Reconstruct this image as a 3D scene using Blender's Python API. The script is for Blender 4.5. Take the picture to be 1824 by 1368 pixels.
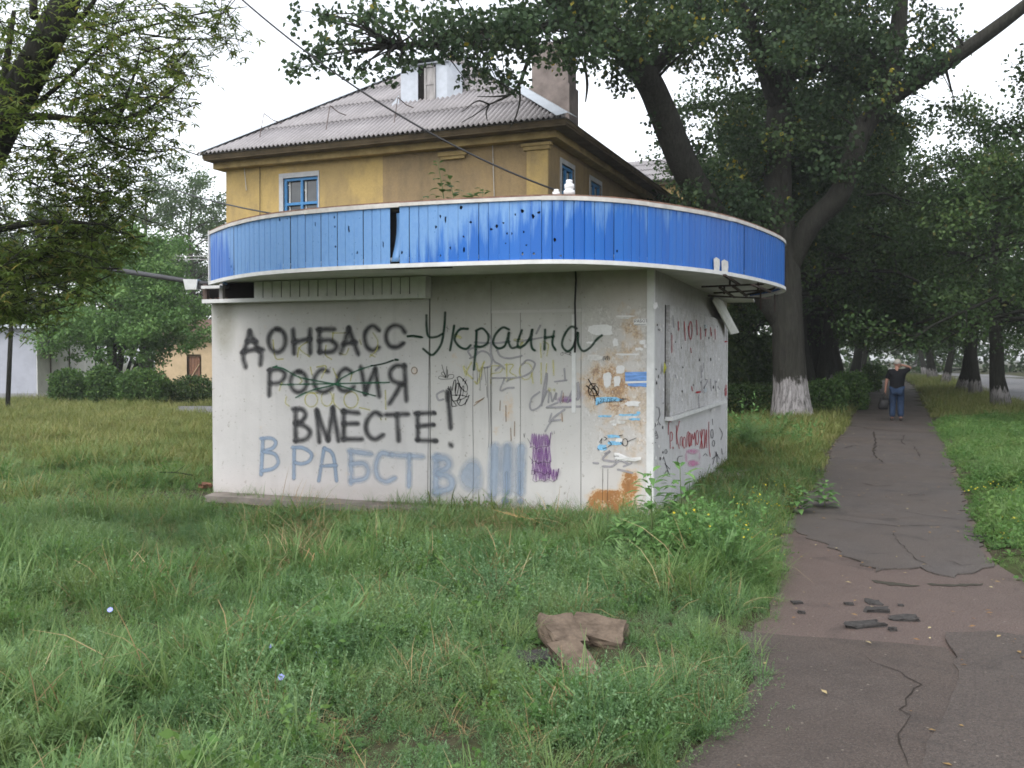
import bpy, bmesh, math, random
import numpy as np
from mathutils import Vector, Matrix, Euler
from mathutils.geometry import tessellate_polygon

R = math.radians
for o in list(bpy.data.objects): bpy.data.objects.remove(o)
SC = bpy.context.scene
COL = SC.collection
rng = np.random.default_rng(7)
random.seed(7)

# ------------------------------------------------------------------ camera, sky, sun, exposure
FPX, CXP, CYP, HORIZON, CAMH = 1680.0, 912.0, 684.0, 640.0, 1.7
PITCH = math.atan((CYP - HORIZON) / FPX)
cam_d = bpy.data.cameras.new('camera'); cam = bpy.data.objects.new('camera', cam_d); COL.objects.link(cam)
cam.location = (0, 0, CAMH); cam.rotation_euler = (math.pi / 2 - PITCH, 0, 0)
cam_d.sensor_width = 36; cam_d.lens = FPX / 1824 * 36; cam_d.clip_start = 0.05; cam_d.clip_end = 3000
SC.camera = cam
SUN_EL, SUN_AZ = R(55), R(215)
world = bpy.data.worlds.new('World'); SC.world = world; world.use_nodes = True
wt = world.node_tree; wt.nodes.clear()
sky = wt.nodes.new('ShaderNodeTexSky'); sky.sky_type = 'NISHITA'; sky.sun_disc = False
sky.sun_elevation = SUN_EL; sky.sun_rotation = SUN_AZ; sky.air_density = 1.0; sky.dust_density = 1.5; sky.ozone_density = 1.0
hs = wt.nodes.new('ShaderNodeHueSaturation'); hs.inputs['Saturation'].default_value = 0.22; hs.inputs['Value'].default_value = 1.0
bg = wt.nodes.new('ShaderNodeBackground'); bg.inputs['Strength'].default_value = 0.15
wo = wt.nodes.new('ShaderNodeOutputWorld')
wt.links.new(sky.outputs[0], hs.inputs['Color']); wt.links.new(hs.outputs[0], bg.inputs['Color']); wt.links.new(bg.outputs[0], wo.inputs['Surface'])
sun_d = bpy.data.lights.new('sun', 'SUN'); sun_d.energy = 0.6; sun_d.angle = R(40); sun_d.color = (1.0, 0.97, 0.93)
sun = bpy.data.objects.new('sun', sun_d); COL.objects.link(sun)
sun.rotation_euler = (math.pi / 2 - SUN_EL, 0, math.pi - SUN_AZ + math.pi)
sun.rotation_euler = Vector((-math.sin(SUN_AZ) * math.cos(SUN_EL), -math.cos(SUN_AZ) * math.cos(SUN_EL), -math.sin(SUN_EL))).to_track_quat('-Z', 'Y').to_euler()
SC.view_settings.view_transform = 'Standard'; SC.view_settings.look = 'None'
SC.view_settings.gamma = 1.0; SC.view_settings.use_curve_mapping = False
SC.view_settings.exposure = 1.5
SC.render.engine = 'CYCLES'
SC.cycles.max_bounces = 6; SC.cycles.diffuse_bounces = 3; SC.cycles.glossy_bounces = 2; SC.cycles.transparent_max_bounces = 24
SC.cycles.transmission_bounces = 3; SC.cycles.use_denoising = True; SC.cycles.caustics_reflective = False; SC.cycles.caustics_refractive = False
SC.cycles.filter_width = 1.7

# ------------------------------------------------------------------ measuring: pixel of the photograph -> point of the place
def ray(px, py):
    a, b = (px - CXP) / FPX, -(py - CYP) / FPX
    c, s = math.cos(PITCH), math.sin(PITCH)
    return np.array([a, c + b * s, -s + b * c])
def at(px, py, Y):
    d = ray(px, py); return np.array([0, 0, CAMH]) + d * (Y / d[1])
def gp(px, py, z=0.0):
    d = ray(px, py); return np.array([0, 0, CAMH]) + d * ((z - CAMH) / d[2])
def pixel(P):
    P = np.asarray(P, float); x, y, z = P[..., 0], P[..., 1], P[..., 2] - CAMH
    c, s = math.cos(PITCH), math.sin(PITCH)
    f = y * c - z * s; u = y * s + z * c
    f = np.where(np.abs(f) < 1e-6, 1e-6, f)
    return CXP + FPX * x / f, CYP - FPX * u / f
def on_plane(px, py, p0, n):
    d = ray(px, py); o = np.array([0, 0, CAMH]); return o + d * (np.dot(p0 - o, n) / np.dot(d, n))

# ------------------------------------------------------------------ scene helpers
ORG = {}
def tag(o, label=None, cat=None, group=None, kind=None):
    if label: o['label'] = label
    if cat: o['category'] = cat
    if group: o['group'] = group
    if kind: o['kind'] = kind
    return o
def thing(name, loc, label, cat, group=None):
    o = bpy.data.objects.new(name, None); COL.objects.link(o); o.location = tuple(loc); o.empty_display_size = 0.3
    ORG[o.name] = np.array(loc, float); return tag(o, label, cat, group)
def org(o): return ORG.get(o.name, np.zeros(3)) if o is not None else np.zeros(3)
class MB:
    def __init__(s): s.V = []; s.F = []; s.M = []; s.n = 0; s.A = []
    def add(s, verts, faces, m=0, a=None):
        verts = np.asarray(verts, float).reshape(-1, 3)
        s.V.append(verts)
        s.F += [tuple(i + s.n for i in f) for f in faces]; s.M += [m] * len(faces)
        s.A.append(np.zeros(len(verts)) if a is None else np.broadcast_to(np.asarray(a, float), (len(verts),)))
        s.n += len(verts); return s
    def obox(s, o, ax, ay, az, m=0):
        o, ax, ay, az = [np.asarray(v, float) for v in (o, ax, ay, az)]
        v = [o, o + ax, o + ax + ay, o + ay, o + az, o + ax + az, o + ax + ay + az, o + ay + az]
        return s.add(v, [(3, 2, 1, 0), (4, 5, 6, 7), (0, 1, 5, 4), (1, 2, 6, 5), (2, 3, 7, 6), (3, 0, 4, 7)], m)
    def bar(s, a, b, w, h=None, m=0, up=(0, 0, 1)):
        a, b = np.asarray(a, float), np.asarray(b, float); d = b - a; d /= np.linalg.norm(d)
        up = np.asarray(up, float)
        if abs(np.dot(up, d)) > .95: up = np.array([1., 0, 0])
        r = np.cross(d, up); r /= np.linalg.norm(r); u = np.cross(r, d); h = h or w
        return s.obox(a - r * w / 2 - u * h / 2, r * w, b - a, u * h, m)
    def tube(s, pts, rad, n=8, m=0, cap=True):
        pts = np.asarray(pts, float); k = len(pts); rad = np.broadcast_to(np.asarray(rad, float), (k,))
        T = np.gradient(pts, axis=0); T /= np.maximum(np.linalg.norm(T, axis=1, keepdims=True), 1e-9)
        ref = np.array([0, 0, 1.0]) if abs(T[0][2]) < .9 else np.array([1.0, 0, 0])
        ang = np.linspace(0, 2 * np.pi, n, endpoint=False); vs = []
        for i in range(k):
            r = ref - T[i] * np.dot(ref, T[i]); r /= max(np.linalg.norm(r), 1e-9); ref = r; b = np.cross(T[i], r)
            vs.append(pts[i] + rad[i] * (np.cos(ang)[:, None] * r + np.sin(ang)[:, None] * b))
        f = [(i * n + j, i * n + (j + 1) % n, (i + 1) * n + (j + 1) % n, (i + 1) * n + j) for i in range(k - 1) for j in range(n)]
        if cap: f += [tuple(range(n - 1, -1, -1)), tuple((k - 1) * n + j for j in range(n))]
        return s.add(np.concatenate(vs), f, m)
    def lathe(s, c, prof, n=14, m=0):
        ang = np.linspace(0, 2 * np.pi, n, endpoint=False); vs = []
        for r, z in prof: vs.append(np.stack([c[0] + r * np.cos(ang), c[1] + r * np.sin(ang), np.full(n, c[2] + z)], 1))
        k = len(prof)
        f = [(i * n + j, i * n + (j + 1) % n, (i + 1) * n + (j + 1) % n, (i + 1) * n + j) for i in range(k - 1) for j in range(n)]
        f += [tuple(range(n - 1, -1, -1)), tuple((k - 1) * n + j for j in range(n))]
        return s.add(np.concatenate(vs), f, m)
    def slab(s, pts, dz, m=0):      # polygon (3D points) extruded by vector dz
        pts = np.asarray(pts, float); k = len(pts); dz = np.asarray(dz, float)
        return s.add(np.concatenate([pts, pts + dz]), [tuple(range(k - 1, -1, -1)), tuple(range(k, 2 * k))] + [(i, (i + 1) % k, k + (i + 1) % k, k + i) for i in range(k)], m)
    def build(s, name, mats, parent=None, smooth=False, attr=None, label=None, kind=None, fix=False):
        me = bpy.data.meshes.new(name); V = np.concatenate(s.V) if s.V else np.zeros((0, 3))
        base = org(parent); V = V - base
        me.from_pydata(V.tolist(), [], s.F)
        mats = mats if isinstance(mats, (list, tuple)) else [mats]
        for mm in mats: me.materials.append(mm)
        if len(mats) > 1: me.polygons.foreach_set('material_index', s.M)
        if smooth: me.polygons.foreach_set('use_smooth', [True] * len(me.polygons))
        if attr:
            at_ = me.attributes.new(attr, 'FLOAT', 'POINT'); at_.data.foreach_set('value', np.concatenate(s.A).astype(np.float32))
        if fix:
            b = bmesh.new(); b.from_mesh(me); bmesh.ops.recalc_face_normals(b, faces=b.faces); b.to_mesh(me); b.free()
        me.update()
        o = bpy.data.objects.new(name, me); COL.objects.link(o)
        if parent is not None: o.parent = parent
        ORG[o.name] = base
        return tag(o, label=label, kind=kind)
def fast_mesh(name, V, quads, mats, tint=None, smooth=False):
    V = np.ascontiguousarray(V, np.float32); quads = np.ascontiguousarray(quads, np.int32); n, k = quads.shape
    me = bpy.data.meshes.new(name); me.vertices.add(len(V)); me.vertices.foreach_set('co', V.ravel())
    me.loops.add(n * k); me.loops.foreach_set('vertex_index', quads.ravel())
    me.polygons.add(n); me.polygons.foreach_set('loop_start', np.arange(n, dtype=np.int32) * k)
    try: me.polygons.foreach_set('loop_total', np.full(n, k, np.int32))
    except Exception: pass
    if smooth: me.polygons.foreach_set('use_smooth', np.ones(n, bool))
    for m in (mats if isinstance(mats, (list, tuple)) else [mats]): me.materials.append(m)
    if tint is not None:
        a = me.attributes.new('tint', 'FLOAT', 'POINT'); a.data.foreach_set('value', np.ascontiguousarray(tint, np.float32))
    me.update(calc_edges=True); me.validate()
    return me
def link(name, me, parent=None, loc=(0, 0, 0), rz=0.0):
    o = bpy.data.objects.new(name, me); COL.objects.link(o); o.parent = parent; o.location = tuple(loc); o.rotation_euler = (0, 0, rz)
    ORG[o.name] = org(parent) + np.array(loc, float); return o
def copy_thing(root, loc, rz, label, sc=1.0):
    r = root.copy(); COL.objects.link(r); r.location = tuple(loc); r.rotation_euler = (0, 0, rz); r.scale = (sc, sc, sc); r['label'] = label
    for ch in list(root.children):
        c = ch.copy(); COL.objects.link(c); c.parent = r
        for g in list(ch.children):
            d = g.copy(); COL.objects.link(d); d.parent = c
    return r
def unit(v): v = np.asarray(v, float); return v / np.linalg.norm(v)

# ------------------------------------------------------------------ materials
class NT:
    def __init__(s, name):
        s.m = bpy.data.materials.new(name); s.m.use_nodes = True; s.t = s.m.node_tree; s.t.nodes.clear()
        s.out = s.t.nodes.new('ShaderNodeOutputMaterial')
    def n(s, typ, ins=None, **attrs):
        nd = s.t.nodes.new('ShaderNode' + typ)
        for k, v in attrs.items(): setattr(nd, k, v)
        for k, v in (ins or {}).items():
            sock = nd.inputs[k]
            if isinstance(v, bpy.types.NodeSocket): s.t.links.new(v, sock)
            elif isinstance(v, bpy.types.Node): s.t.links.new(v.outputs[0], sock)
            else:
                if sock.type == 'RGBA' and len(v) == 3: v = (*v, 1)
                sock.default_value = v
        return nd
    def noise(s, scale, detail=4, rough=.6, stretch=None, vec=None, dist=0.0):
        v = vec if vec is not None else s.n('TexCoord').outputs['Object']
        if stretch: v = s.n('Mapping', {'Vector': v, 'Scale': stretch})
        return s.n('TexNoise', {'Vector': v, 'Scale': scale, 'Detail': detail, 'Roughness': rough, 'Distortion': dist}).outputs['Fac']
    def ramp(s, fac, stops):
        r = s.n('ValToRGB', {'Fac': fac}); e = r.color_ramp.elements
        while len(e) < len(stops): e.new(0.5)
        for i, (p, c) in enumerate(stops):
            e[i].position = p; e[i].color = (*c, 1) if not isinstance(c, (int, float)) else (c, c, c, 1)
        return r.outputs['Color']
    def mix(s, fac, a, b, blend='MIX'):
        m = s.n('Mix', data_type='RGBA', blend_type=blend)
        for k, v in ((0, fac), (6, a), (7, b)):
            sock = m.inputs[k]
            if isinstance(v, bpy.types.NodeSocket): s.t.links.new(v, sock)
            else: sock.default_value = v if k == 0 else ((*v, 1) if len(v) == 3 else v)
        return m.outputs[2]
    def math(s, op, a, b=0.0, clamp=False):
        m = s.n('Math', {0: a, 1: b}, operation=op, use_clamp=clamp); return m.outputs[0]
    def attr(s, name, out='Fac'): return s.n('Attribute', attribute_name=name).outputs[out]
    def bump(s, h, strength=.3, dist=.01): return s.n('Bump', {'Height': h, 'Strength': strength, 'Distance': dist}).outputs[0]
    def fin(s, color, rough=.8, spec=.3, normal=None, metal=0.0):
        d = {'Base Color': color, 'Roughness': rough, 'Specular IOR Level': spec, 'Metallic': metal}
        if normal is not None: d['Normal'] = normal
        p = s.n('BsdfPrincipled', d); s.t.links.new(p.outputs[0], s.out.inputs['Surface']); return s.m
def plain(name, c, rough=.7, spec=.3, var=.25, scale=6, bump=.0, metal=0.0, stretch=None):
    t = NT(name); c = np.array(c)
    f = t.noise(scale, 5, .65, stretch)
    col = t.ramp(f, [(.28, tuple(c * (1 - var))), (.72, tuple(np.minimum(c * (1 + var), .95)))])
    return t.fin(col, rough, spec, t.bump(f, bump, .01) if bump else None, metal)
def leaf_mat(name, dark, mid, light, transl=.35, yellow=None, gloss=.35, inst=False):
    t = NT(name)
    f = t.n('ObjectInfo').outputs['Random'] if inst else None
    a = t.attr('tint')
    if inst:
        pos = t.n('NewGeometry').outputs['Position']; pn = t.noise(.75, 4, .6, None, pos, .5); pn2 = t.noise(2.2, 3, .6, None, pos)
        a = t.math('ADD', t.math('ADD', t.math('MULTIPLY', a, .5), t.math('MULTIPLY', f, .4)), t.math('MULTIPLY', t.math('SUBTRACT', pn, .45), 1.1), True)
    stops = [(0, dark), (.5, mid), (.93, light)]
    if yellow: stops += [(.965, light), (1.0, yellow)]
    col = t.ramp(a, stops)
    if inst: col = t.mix(t.ramp(pn2, [(.52, 0), (.80, .38)]), col, (.24, .23, .08)); col = t.mix(t.ramp(pn2, [(.24, .5), (.46, 0)]), col, tuple(np.array(mid) * (.62, .72, .95)))
    p = t.n('BsdfPrincipled', {'Base Color': col, 'Roughness': .5, 'Specular IOR Level': gloss * .45})
    col2 = t.n('HueSaturation', {'Color': col, 'Hue': .485, 'Saturation': 1.1, 'Value': 1.25}).outputs[0]
    tr = t.n('BsdfTranslucent', {'Color': col2})
    mx = t.n('MixShader', {0: transl}); t.t.links.new(p.outputs[0], mx.inputs[1]); t.t.links.new(tr.outputs[0], mx.inputs[2])
    t.t.links.new(mx.outputs[0], t.out.inputs['Surface']); return t.m
def paint_mat(name, color, density=1.0, grain=.35, rough=.75):
    t = NT(name)
    a = t.attr('cover')
    g = t.noise(140, 3, .6); lo = t.noise(6, 4, .6); a = t.math('MULTIPLY', a, t.math('ADD', .42, t.math('MULTIPLY', lo, 1.1)), True)
    al = t.math('MULTIPLY', t.math('MULTIPLY', a, density), t.math('ADD', t.math('MULTIPLY', g, grain * 2), 1 - grain), True)
    d = t.n('BsdfDiffuse', {'Color': color}); tr = t.n('BsdfTransparent')
    mx = t.n('MixShader', {0: al}); t.t.links.new(tr.outputs[0], mx.inputs[1]); t.t.links.new(d.outputs[0], mx.inputs[2])
    t.t.links.new(mx.outputs[0], t.out.inputs['Surface']); return t.m

M = {}
def bark(name, c1, c2, white=None):
    t = NT(name)
    oc = t.n('TexCoord').outputs['Object']
    f = t.noise(17, 7, .72, (1, 1, .13), oc, .8); f2 = t.noise(2.2, 4, .6, None, oc)
    col = t.mix(t.math('MULTIPLY', f2, .6), t.ramp(f, [(.34, c1), (.66, c2)]), tuple(np.array(c2) * .8 + np.array((0, .012, 0))))
    if white:
        z = t.n('SeparateXYZ', {0: oc}).outputs['Z']
        edge = t.math('ADD', z, t.math('MULTIPLY', t.math('SUBTRACT', t.noise(7, 4, .6, (1, 1, .35), oc), .5), .9))
        msk = t.ramp(edge, [(0, 1), (1, 0)])
        mr = t.n('MapRange', {'Value': edge, 'From Min': white, 'From Max': white + .12, 'To Min': 1, 'To Max': 0}).outputs[0]
        wear = t.ramp(f, [(.36, .08), (.56, .8)])
        col = t.mix(t.math('MULTIPLY', mr, wear), col, (.50, .47, .47))
    return t.fin(col, .9, .15, t.bump(f, 1.0, .09))
M['bark'] = bark('bark', (.020, .018, .016), (.085, .076, .066))
M['bark_white'] = bark('whitewashed_bark', (.014, .012, .011), (.062, .055, .049), 1.08)
M['bark_row'] = bark('whitewashed_bark_grey', (.010, .009, .008), (.042, .038, .034), .75)
M['bark_dark'] = bark('dark_bark', (.012, .011, .009), (.04, .035, .03))
M['poplar'] = leaf_mat('poplar_leaf', (.022, .044, .020), (.042, .074, .031), (.085, .128, .052), .3, (.30, .26, .04))
M['maple'] = leaf_mat('maple_leaf', (.05, .085, .02), (.088, .132, .035), (.155, .20, .06), .45, (.22, .20, .06))
M['park'] = leaf_mat('park_leaf', (.022, .046, .017), (.043, .078, .026), (.088, .135, .044), .3, (.12, .12, .04))
M['acacia'] = leaf_mat('pale_leaf', (.04, .075, .03), (.065, .11, .04), (.12, .17, .06), .35)  # haze of the far trees put into a paler leaf colour; seedlings share it
M['silver'] = leaf_mat('silver_leaf', (.08, .12, .07), (.12, .17, .09), (.19, .25, .13), .35)
M['round'] = leaf_mat('round_leaf', (.05, .11, .032), (.105, .20, .06), (.20, .32, .11), .3)
M['hedge'] = leaf_mat('hedge_leaf', (.03, .068, .02), (.06, .12, .034), (.13, .21, .06), .3)
M['grass'] = leaf_mat('grass_blade', (.075, .155, .05), (.13, .23, .075), (.245, .335, .14), .42, None, .4, True)
M['grass2'] = leaf_mat('far_grass_blade', (.095, .13, .038), (.16, .19, .058), (.30, .29, .125), .35, None, .3, True)
M['knot'] = leaf_mat('knotweed_leaf', (.078, .165, .068), (.13, .235, .098), (.225, .34, .165), .38, None, 1.0, True)
M['feather'] = leaf_mat('feather_leaf', (.08, .155, .055), (.12, .215, .08), (.19, .30, .125), .38, None, .4, True)
M['lush'] = leaf_mat('lush_leaf', (.055, .125, .034), (.092, .185, .05), (.16, .265, .08), .38, None, .4, True)
M['dry'] = leaf_mat('dry_straw', (.20, .13, .065), (.33, .23, .12), (.48, .38, .22), .25, None, .2, True)
M['weed'] = leaf_mat('weed_leaf', (.07, .16, .05), (.12, .23, .075), (.19, .32, .11), .3)
M['yellow'] = plain('yellow_petal', (.62, .5, .03), .6)
M['chicory'] = plain('chicory_petal', (.30, .33, .72), .6)
# ------------------------------------------------------------------ ground
def in_poly(P, poly):
    x, y = P[:, 0], P[:, 1]; poly = np.asarray(poly)[:, :2]; n = len(poly); c = np.zeros(len(P), bool); j = n - 1
    for i in range(n):
        xi, yi = poly[i]; xj, yj = poly[j]
        m = ((yi > y) != (yj > y)) & (x < (xj - xi) * (y - yi) / (yj - yi + 1e-12) + xi); c ^= m; j = i
    return c
def dist_poly(P, poly, closed=True):
    poly = np.asarray(poly)[:, :2]; d = np.full(len(P), 1e9); k = len(poly)
    for i in range(k if closed else k - 1):
        a, b = poly[i], poly[(i + 1) % k]; ab = b - a; t = np.clip(((P[:, :2] - a) @ ab) / max(ab @ ab, 1e-9), 0, 1)
        d = np.minimum(d, np.linalg.norm(P[:, :2] - a - t[:, None] * ab, axis=1))
    return d
def jag(pts, step, amp, r):
    pts = np.asarray(pts, float); out = []
    for i in range(len(pts)):
        a, b = pts[i], pts[(i + 1) % len(pts)]; L = np.linalg.norm(b - a); n = max(1, int(L / step))
        if L > 12: n = min(n, 40)
        nd = np.array([-(b - a)[1], (b - a)[0], 0]) / max(L, 1e-9)
        for k in range(n): out.append(a + (b - a) * k / n + nd * r.normal(0, amp) * (k > 0) )
    return np.array(out)
VD = np.array([math.sin(R(22.2)), math.cos(R(22.2)), 0]); UD = np.array([-math.cos(R(22.2)), math.sin(R(22.2)), 0]); ZD = np.array([0, 0, 1.0])
left_px = [(1130, 1420), (1200, 1365), (1290, 1290), (1345, 1215), (1322, 1140), (1372, 1085), (1386, 1000), (1396, 940), (1425, 890), (1462, 850), (1478, 800), (1508, 760), (1540, 706), (1566, 672)]
right_px = [(1608, 672), (1628, 690), (1650, 728), (1672, 770), (1697, 820), (1722, 890), (1740, 950), (1768, 1000), (1830, 1040)]
pl = [gp(*p) for p in left_px]; pr = [gp(*p) for p in right_px]
far_l, far_r = pl[-1] + VD * 110, pr[0] + VD * 110
path_poly = [np.array([1.4, -4, 0]), np.array([1.3, 2.2, 0])] + pl + [far_l, far_r] + pr + [pr[-1] + np.array([3.0, .35, 0]), pr[-1] + np.array([14, 1.2, 0]), np.array([18, -4, 0])]
path_poly = np.array(path_poly)
rA = gp(1824, 722); perp = -UD
road_poly = np.array([rA - VD * 40, rA + VD * 160, rA + VD * 160 + perp * 7, rA - VD * 40 + perp * 7])
C = gp(1162, 932); Lk = gp(380, 885)
FU = unit(Lk - C); FN = np.array([-FU[1], FU[0], 0]); FN = FN if FN[1] < 0 else -FN; SV = -FN
KD = 5.9
kiosk_poly = np.array([C, Lk, Lk + SV * KD, C + SV * KD])

def hnoise(x, y):
    return (np.sin(x * .9 + 1.3 * np.sin(y * .6)) * .5 + np.sin(y * 1.3 + .8 * np.sin(x * 1.1) + 2) * .35 + np.sin(x * 2.7 + y * 2.1) * .2 + np.sin(x * 4.1 - y * 3.3 + 1) * .12)
def ground_z(P):
    P = np.atleast_2d(P); x, y = P[:, 0], P[:, 1]
    inside = in_poly(P, path_poly); d = dist_poly(P, path_poly); dr = dist_poly(P, road_poly); ir = in_poly(P, road_poly)
    dk = dist_poly(P, kiosk_poly)
    h = .05 + .035 * hnoise(x, y)
    h = np.where(inside, -.03, np.minimum(h, -.01 + d * .22)); h = np.where(ir, -.05, np.minimum(h, -.02 + dr * .2))
    h = np.minimum(h, -.02 + dk * .045)
    return np.where((np.abs(x) > 60) | (y > 100) | (y < -20), np.minimum(h, .0), h)
xs = np.unique(np.concatenate([[-900, -500, -250, -120, -80], np.arange(-50, -14, 1.5), np.arange(-14, 14, .22), np.arange(14, 60, 1.5), [80, 120, 250, 500, 900]]))
ys = np.unique(np.concatenate([[-300, -60, -20, -8], np.arange(-4, 18, .22), np.arange(18, 70, 1.2), [80, 100, 140, 200, 300, 500, 900, 1500]]))
gx, gy = np.meshgrid(xs, ys); G = np.stack([gx.ravel(), gy.ravel()], 1); gz = ground_z(G)
V = np.column_stack([G, gz]); nx, ny = len(xs), len(ys)
ii = (np.arange(ny - 1)[:, None] * nx + np.arange(nx - 1)).ravel()
t = NT('soil'); oc = t.n('TexCoord').outputs['Object']
f1 = t.noise(.8, 6, .65, None, oc); f2 = t.noise(9, 5, .7, None, oc); f3 = t.noise(60, 3, .6, None, oc)
c = t.mix(t.ramp(f1, [(.4, 0), (.6, 1)]), t.ramp(f2, [(.3, (.035, .03, .02)), (.7, (.075, .06, .042))]), t.ramp(f2, [(.3, (.03, .045, .015)), (.7, (.06, .075, .028))]))
M['soil'] = t.fin(c, .95, .1, t.bump(f3, .8, .02))
o = link('ground', fast_mesh('ground', V, np.stack([ii, ii + 1, ii + nx + 1, ii + nx], 1), M['soil'], None, True)); tag(o, kind='structure')

# asphalt: base layer, darker and greyer top layers with real thickness
def asphalt(name, c1, c2, dust=None, wet=.35, rough=.62):
    t = NT(name); oc = t.n('TexCoord').outputs['Object']
    big = t.noise(.55, 5, .6, None, oc, .5); mid = t.noise(3.2, 5, .65, None, oc); fine = t.noise(85, 3, .7, None, oc)
    col = t.mix(t.ramp(mid, [(.32, 0), (.68, 1)]), c1, c2)
    if dust: col = t.mix(t.math('MULTIPLY', t.ramp(big, [(.40, 0), (.58, 1)]), .8), col, dust)
    vor = t.n('TexVoronoi', {'Vector': oc, 'Scale': 90.0}).outputs['Distance']
    col = t.mix(t.ramp(vor, [(.0, .8), (.26, 0)]), col, (.24, .22, .20))
    col = t.mix(t.ramp(fine, [(.36, .6), (.56, 0)]), col, (.012, .011, .010))
    sp = t.n('TexVoronoi', {'Vector': oc, 'Scale': 14.0}); rnd = t.n('SeparateColor', {0: sp.outputs['Color']}).outputs[0]
    dot = t.math('MULTIPLY', t.ramp(sp.outputs['Distance'], [(.07, 1), (.11, 0)]), t.ramp(rnd, [(.62, 0), (.66, 1)]))
    col = t.mix(t.math('MULTIPLY', dot, .7), col, (.24, .21, .17))
    stain = t.noise(1.4, 5, .6, (1, 1, 1), oc, 1.0)
    col = t.mix(t.ramp(stain, [(.57, 0), (.70, .55)]), col, (.022, .019, .017))
    rr = t.math('SUBTRACT', rough + .12, t.math('MULTIPLY', big, wet))
    h = t.math('ADD', t.math('MULTIPLY', fine, .6), t.math('ADD', t.math('MULTIPLY', vor, .5), t.math('MULTIPLY', mid, 1.2)))
    return t.fin(col, rr, .35, t.bump(h, .55, .012))
M['asphalt_base'] = asphalt('worn_reddish_asphalt', (.090, .064, .054), (.120, .089, .075), (.116, .083, .070))
M['asphalt_dark'] = asphalt('dark_asphalt', (.056, .043, .036), (.082, .064, .054), (.078, .058, .047), .3, .66)
M['asphalt_grey'] = asphalt('grey_asphalt', (.068, .058, .053), (.096, .083, .076), (.090, .073, .062), .35, .58)
M['asphalt_fore'] = asphalt('right_foreground_asphalt', (.060, .048, .042), (.086, .071, .062), (.080, .062, .052), .32, .62)
M['asphalt_road'] = asphalt('road_asphalt', (.15, .15, .155), (.19, .19, .195), None, .2, .6)
M['crack'] = plain('crack_dirt', (.036, .031, .027), .95, .05)
r_ = np.random.default_rng(3)
def sheet(name, poly, z, mat_, th=.0, parent=None, step=.16, amp=.018, bow=True):
    pts = jag(poly, step, amp, r_); pts[:, 2] = z
    mb = MB()
    if th: mb.slab(pts - [0, 0, th], (0, 0, th))
    else: mb.add(pts, [tuple(range(len(pts)))])
    return mb.build(name, mat_, parent, fix=True)
o = sheet('path', path_poly, 0.0, M['asphalt_base'], .06); tag(o, kind='structure'); path = o
fg = [gp(1090, 1440), gp(1250, 1330), gp(1345, 1215), gp(1318, 1128), gp(1420, 1137), gp(1560, 1146), gp(1684, 1157), gp(1750, 1200), gp(1740, 1262), gp(1710, 1330), gp(1690, 1450), gp(1560, 1700), gp(1160, 1700)]
tag(sheet('asphalt_layer', fg, .014, M['asphalt_dark'], .022, path, .12, .012), label='dark brownish asphalt layer in the foreground with a stepped edge')
fg2 = [gp(1684, 1131), gp(1770, 1128), gp(1900, 1150), gp(2050, 1160), gp(2200, 1600), gp(1640, 1600), gp(1628, 1440), gp(1650, 1330), gp(1690, 1262), gp(1708, 1200)]
tag(sheet('asphalt_layer', fg2, .019, M['asphalt_fore'], .019, path, .12, .010), label='greyer asphalt layer at the right of the foreground')
lf = [np.array(p) for p in pl[7:]]; rt = [np.array(p) for p in pr]
far_sheet = [gp(1402, 948), gp(1500, 985), gp(1560, 1020), gp(1640, 1012), gp(1700, 1030), gp(1772, 1006)][::-1]
main = [p + perp * .04 for p in lf] + [far_l, far_r] + [p - perp * .04 for p in rt[:-1]] + far_sheet[:-1]
tag(sheet('asphalt_layer', main, .012, M['asphalt_grey'], .02, path, .11, .035), label='grey cracked asphalt layer running along the avenue')
o = sheet('road', road_poly, .0, M['asphalt_road'], .06, None, 3, .03); tag(o, kind='structure')
kerb = MB(); kerb.obox(road_poly[0] - perp * .15 + [0, 0, -.1], perp * .15, VD * 200, (0, 0, .2)); tag(kerb.build('kerb', plain('kerb_concrete', (.3, .29, .28), .85)), kind='structure')
side = [gp(300, 741), gp(392, 741), gp(400, 727), gp(318, 727)]
o = sheet('path', np.array(side) + [0, 0, .0], .075, M['asphalt_road'], .12, None, .4, .04); tag(o, kind='structure')
def crack(px, w, z=.0175):
    pts = np.array([gp(*p) for p in px]); out = [pts[0]]
    for a, b in zip(pts[:-1], pts[1:]):
        n = max(2, int(np.linalg.norm(b - a) / .08)); d = unit(b - a); nr = np.array([-d[1], d[0], 0])
        for k in range(1, n + 1): out.append(a + (b - a) * k / n + nr * r_.normal(0, .015) * (k < n))
    out = np.array(out); T = np.gradient(out, axis=0); T /= np.linalg.norm(T, axis=1, keepdims=True); N = np.stack([-T[:, 1], T[:, 0], T[:, 2] * 0], 1)
    n = len(out); ww = w * .32 * np.clip(r_.uniform(.35, 1.3, n) * np.minimum(1, np.minimum(np.arange(n), np.arange(n)[::-1]) / 2.0 + .1), .05, 2)
    Vv = np.concatenate([out - N * ww[:, None] / 2, out + N * ww[:, None] / 2]); Vv[:, 2] = z
    mb = MB(); mb.add(Vv, [(i, i + 1, n + i + 1, n + i) for i in range(n - 1)]); return mb.build('crack', M['crack'], path)
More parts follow.
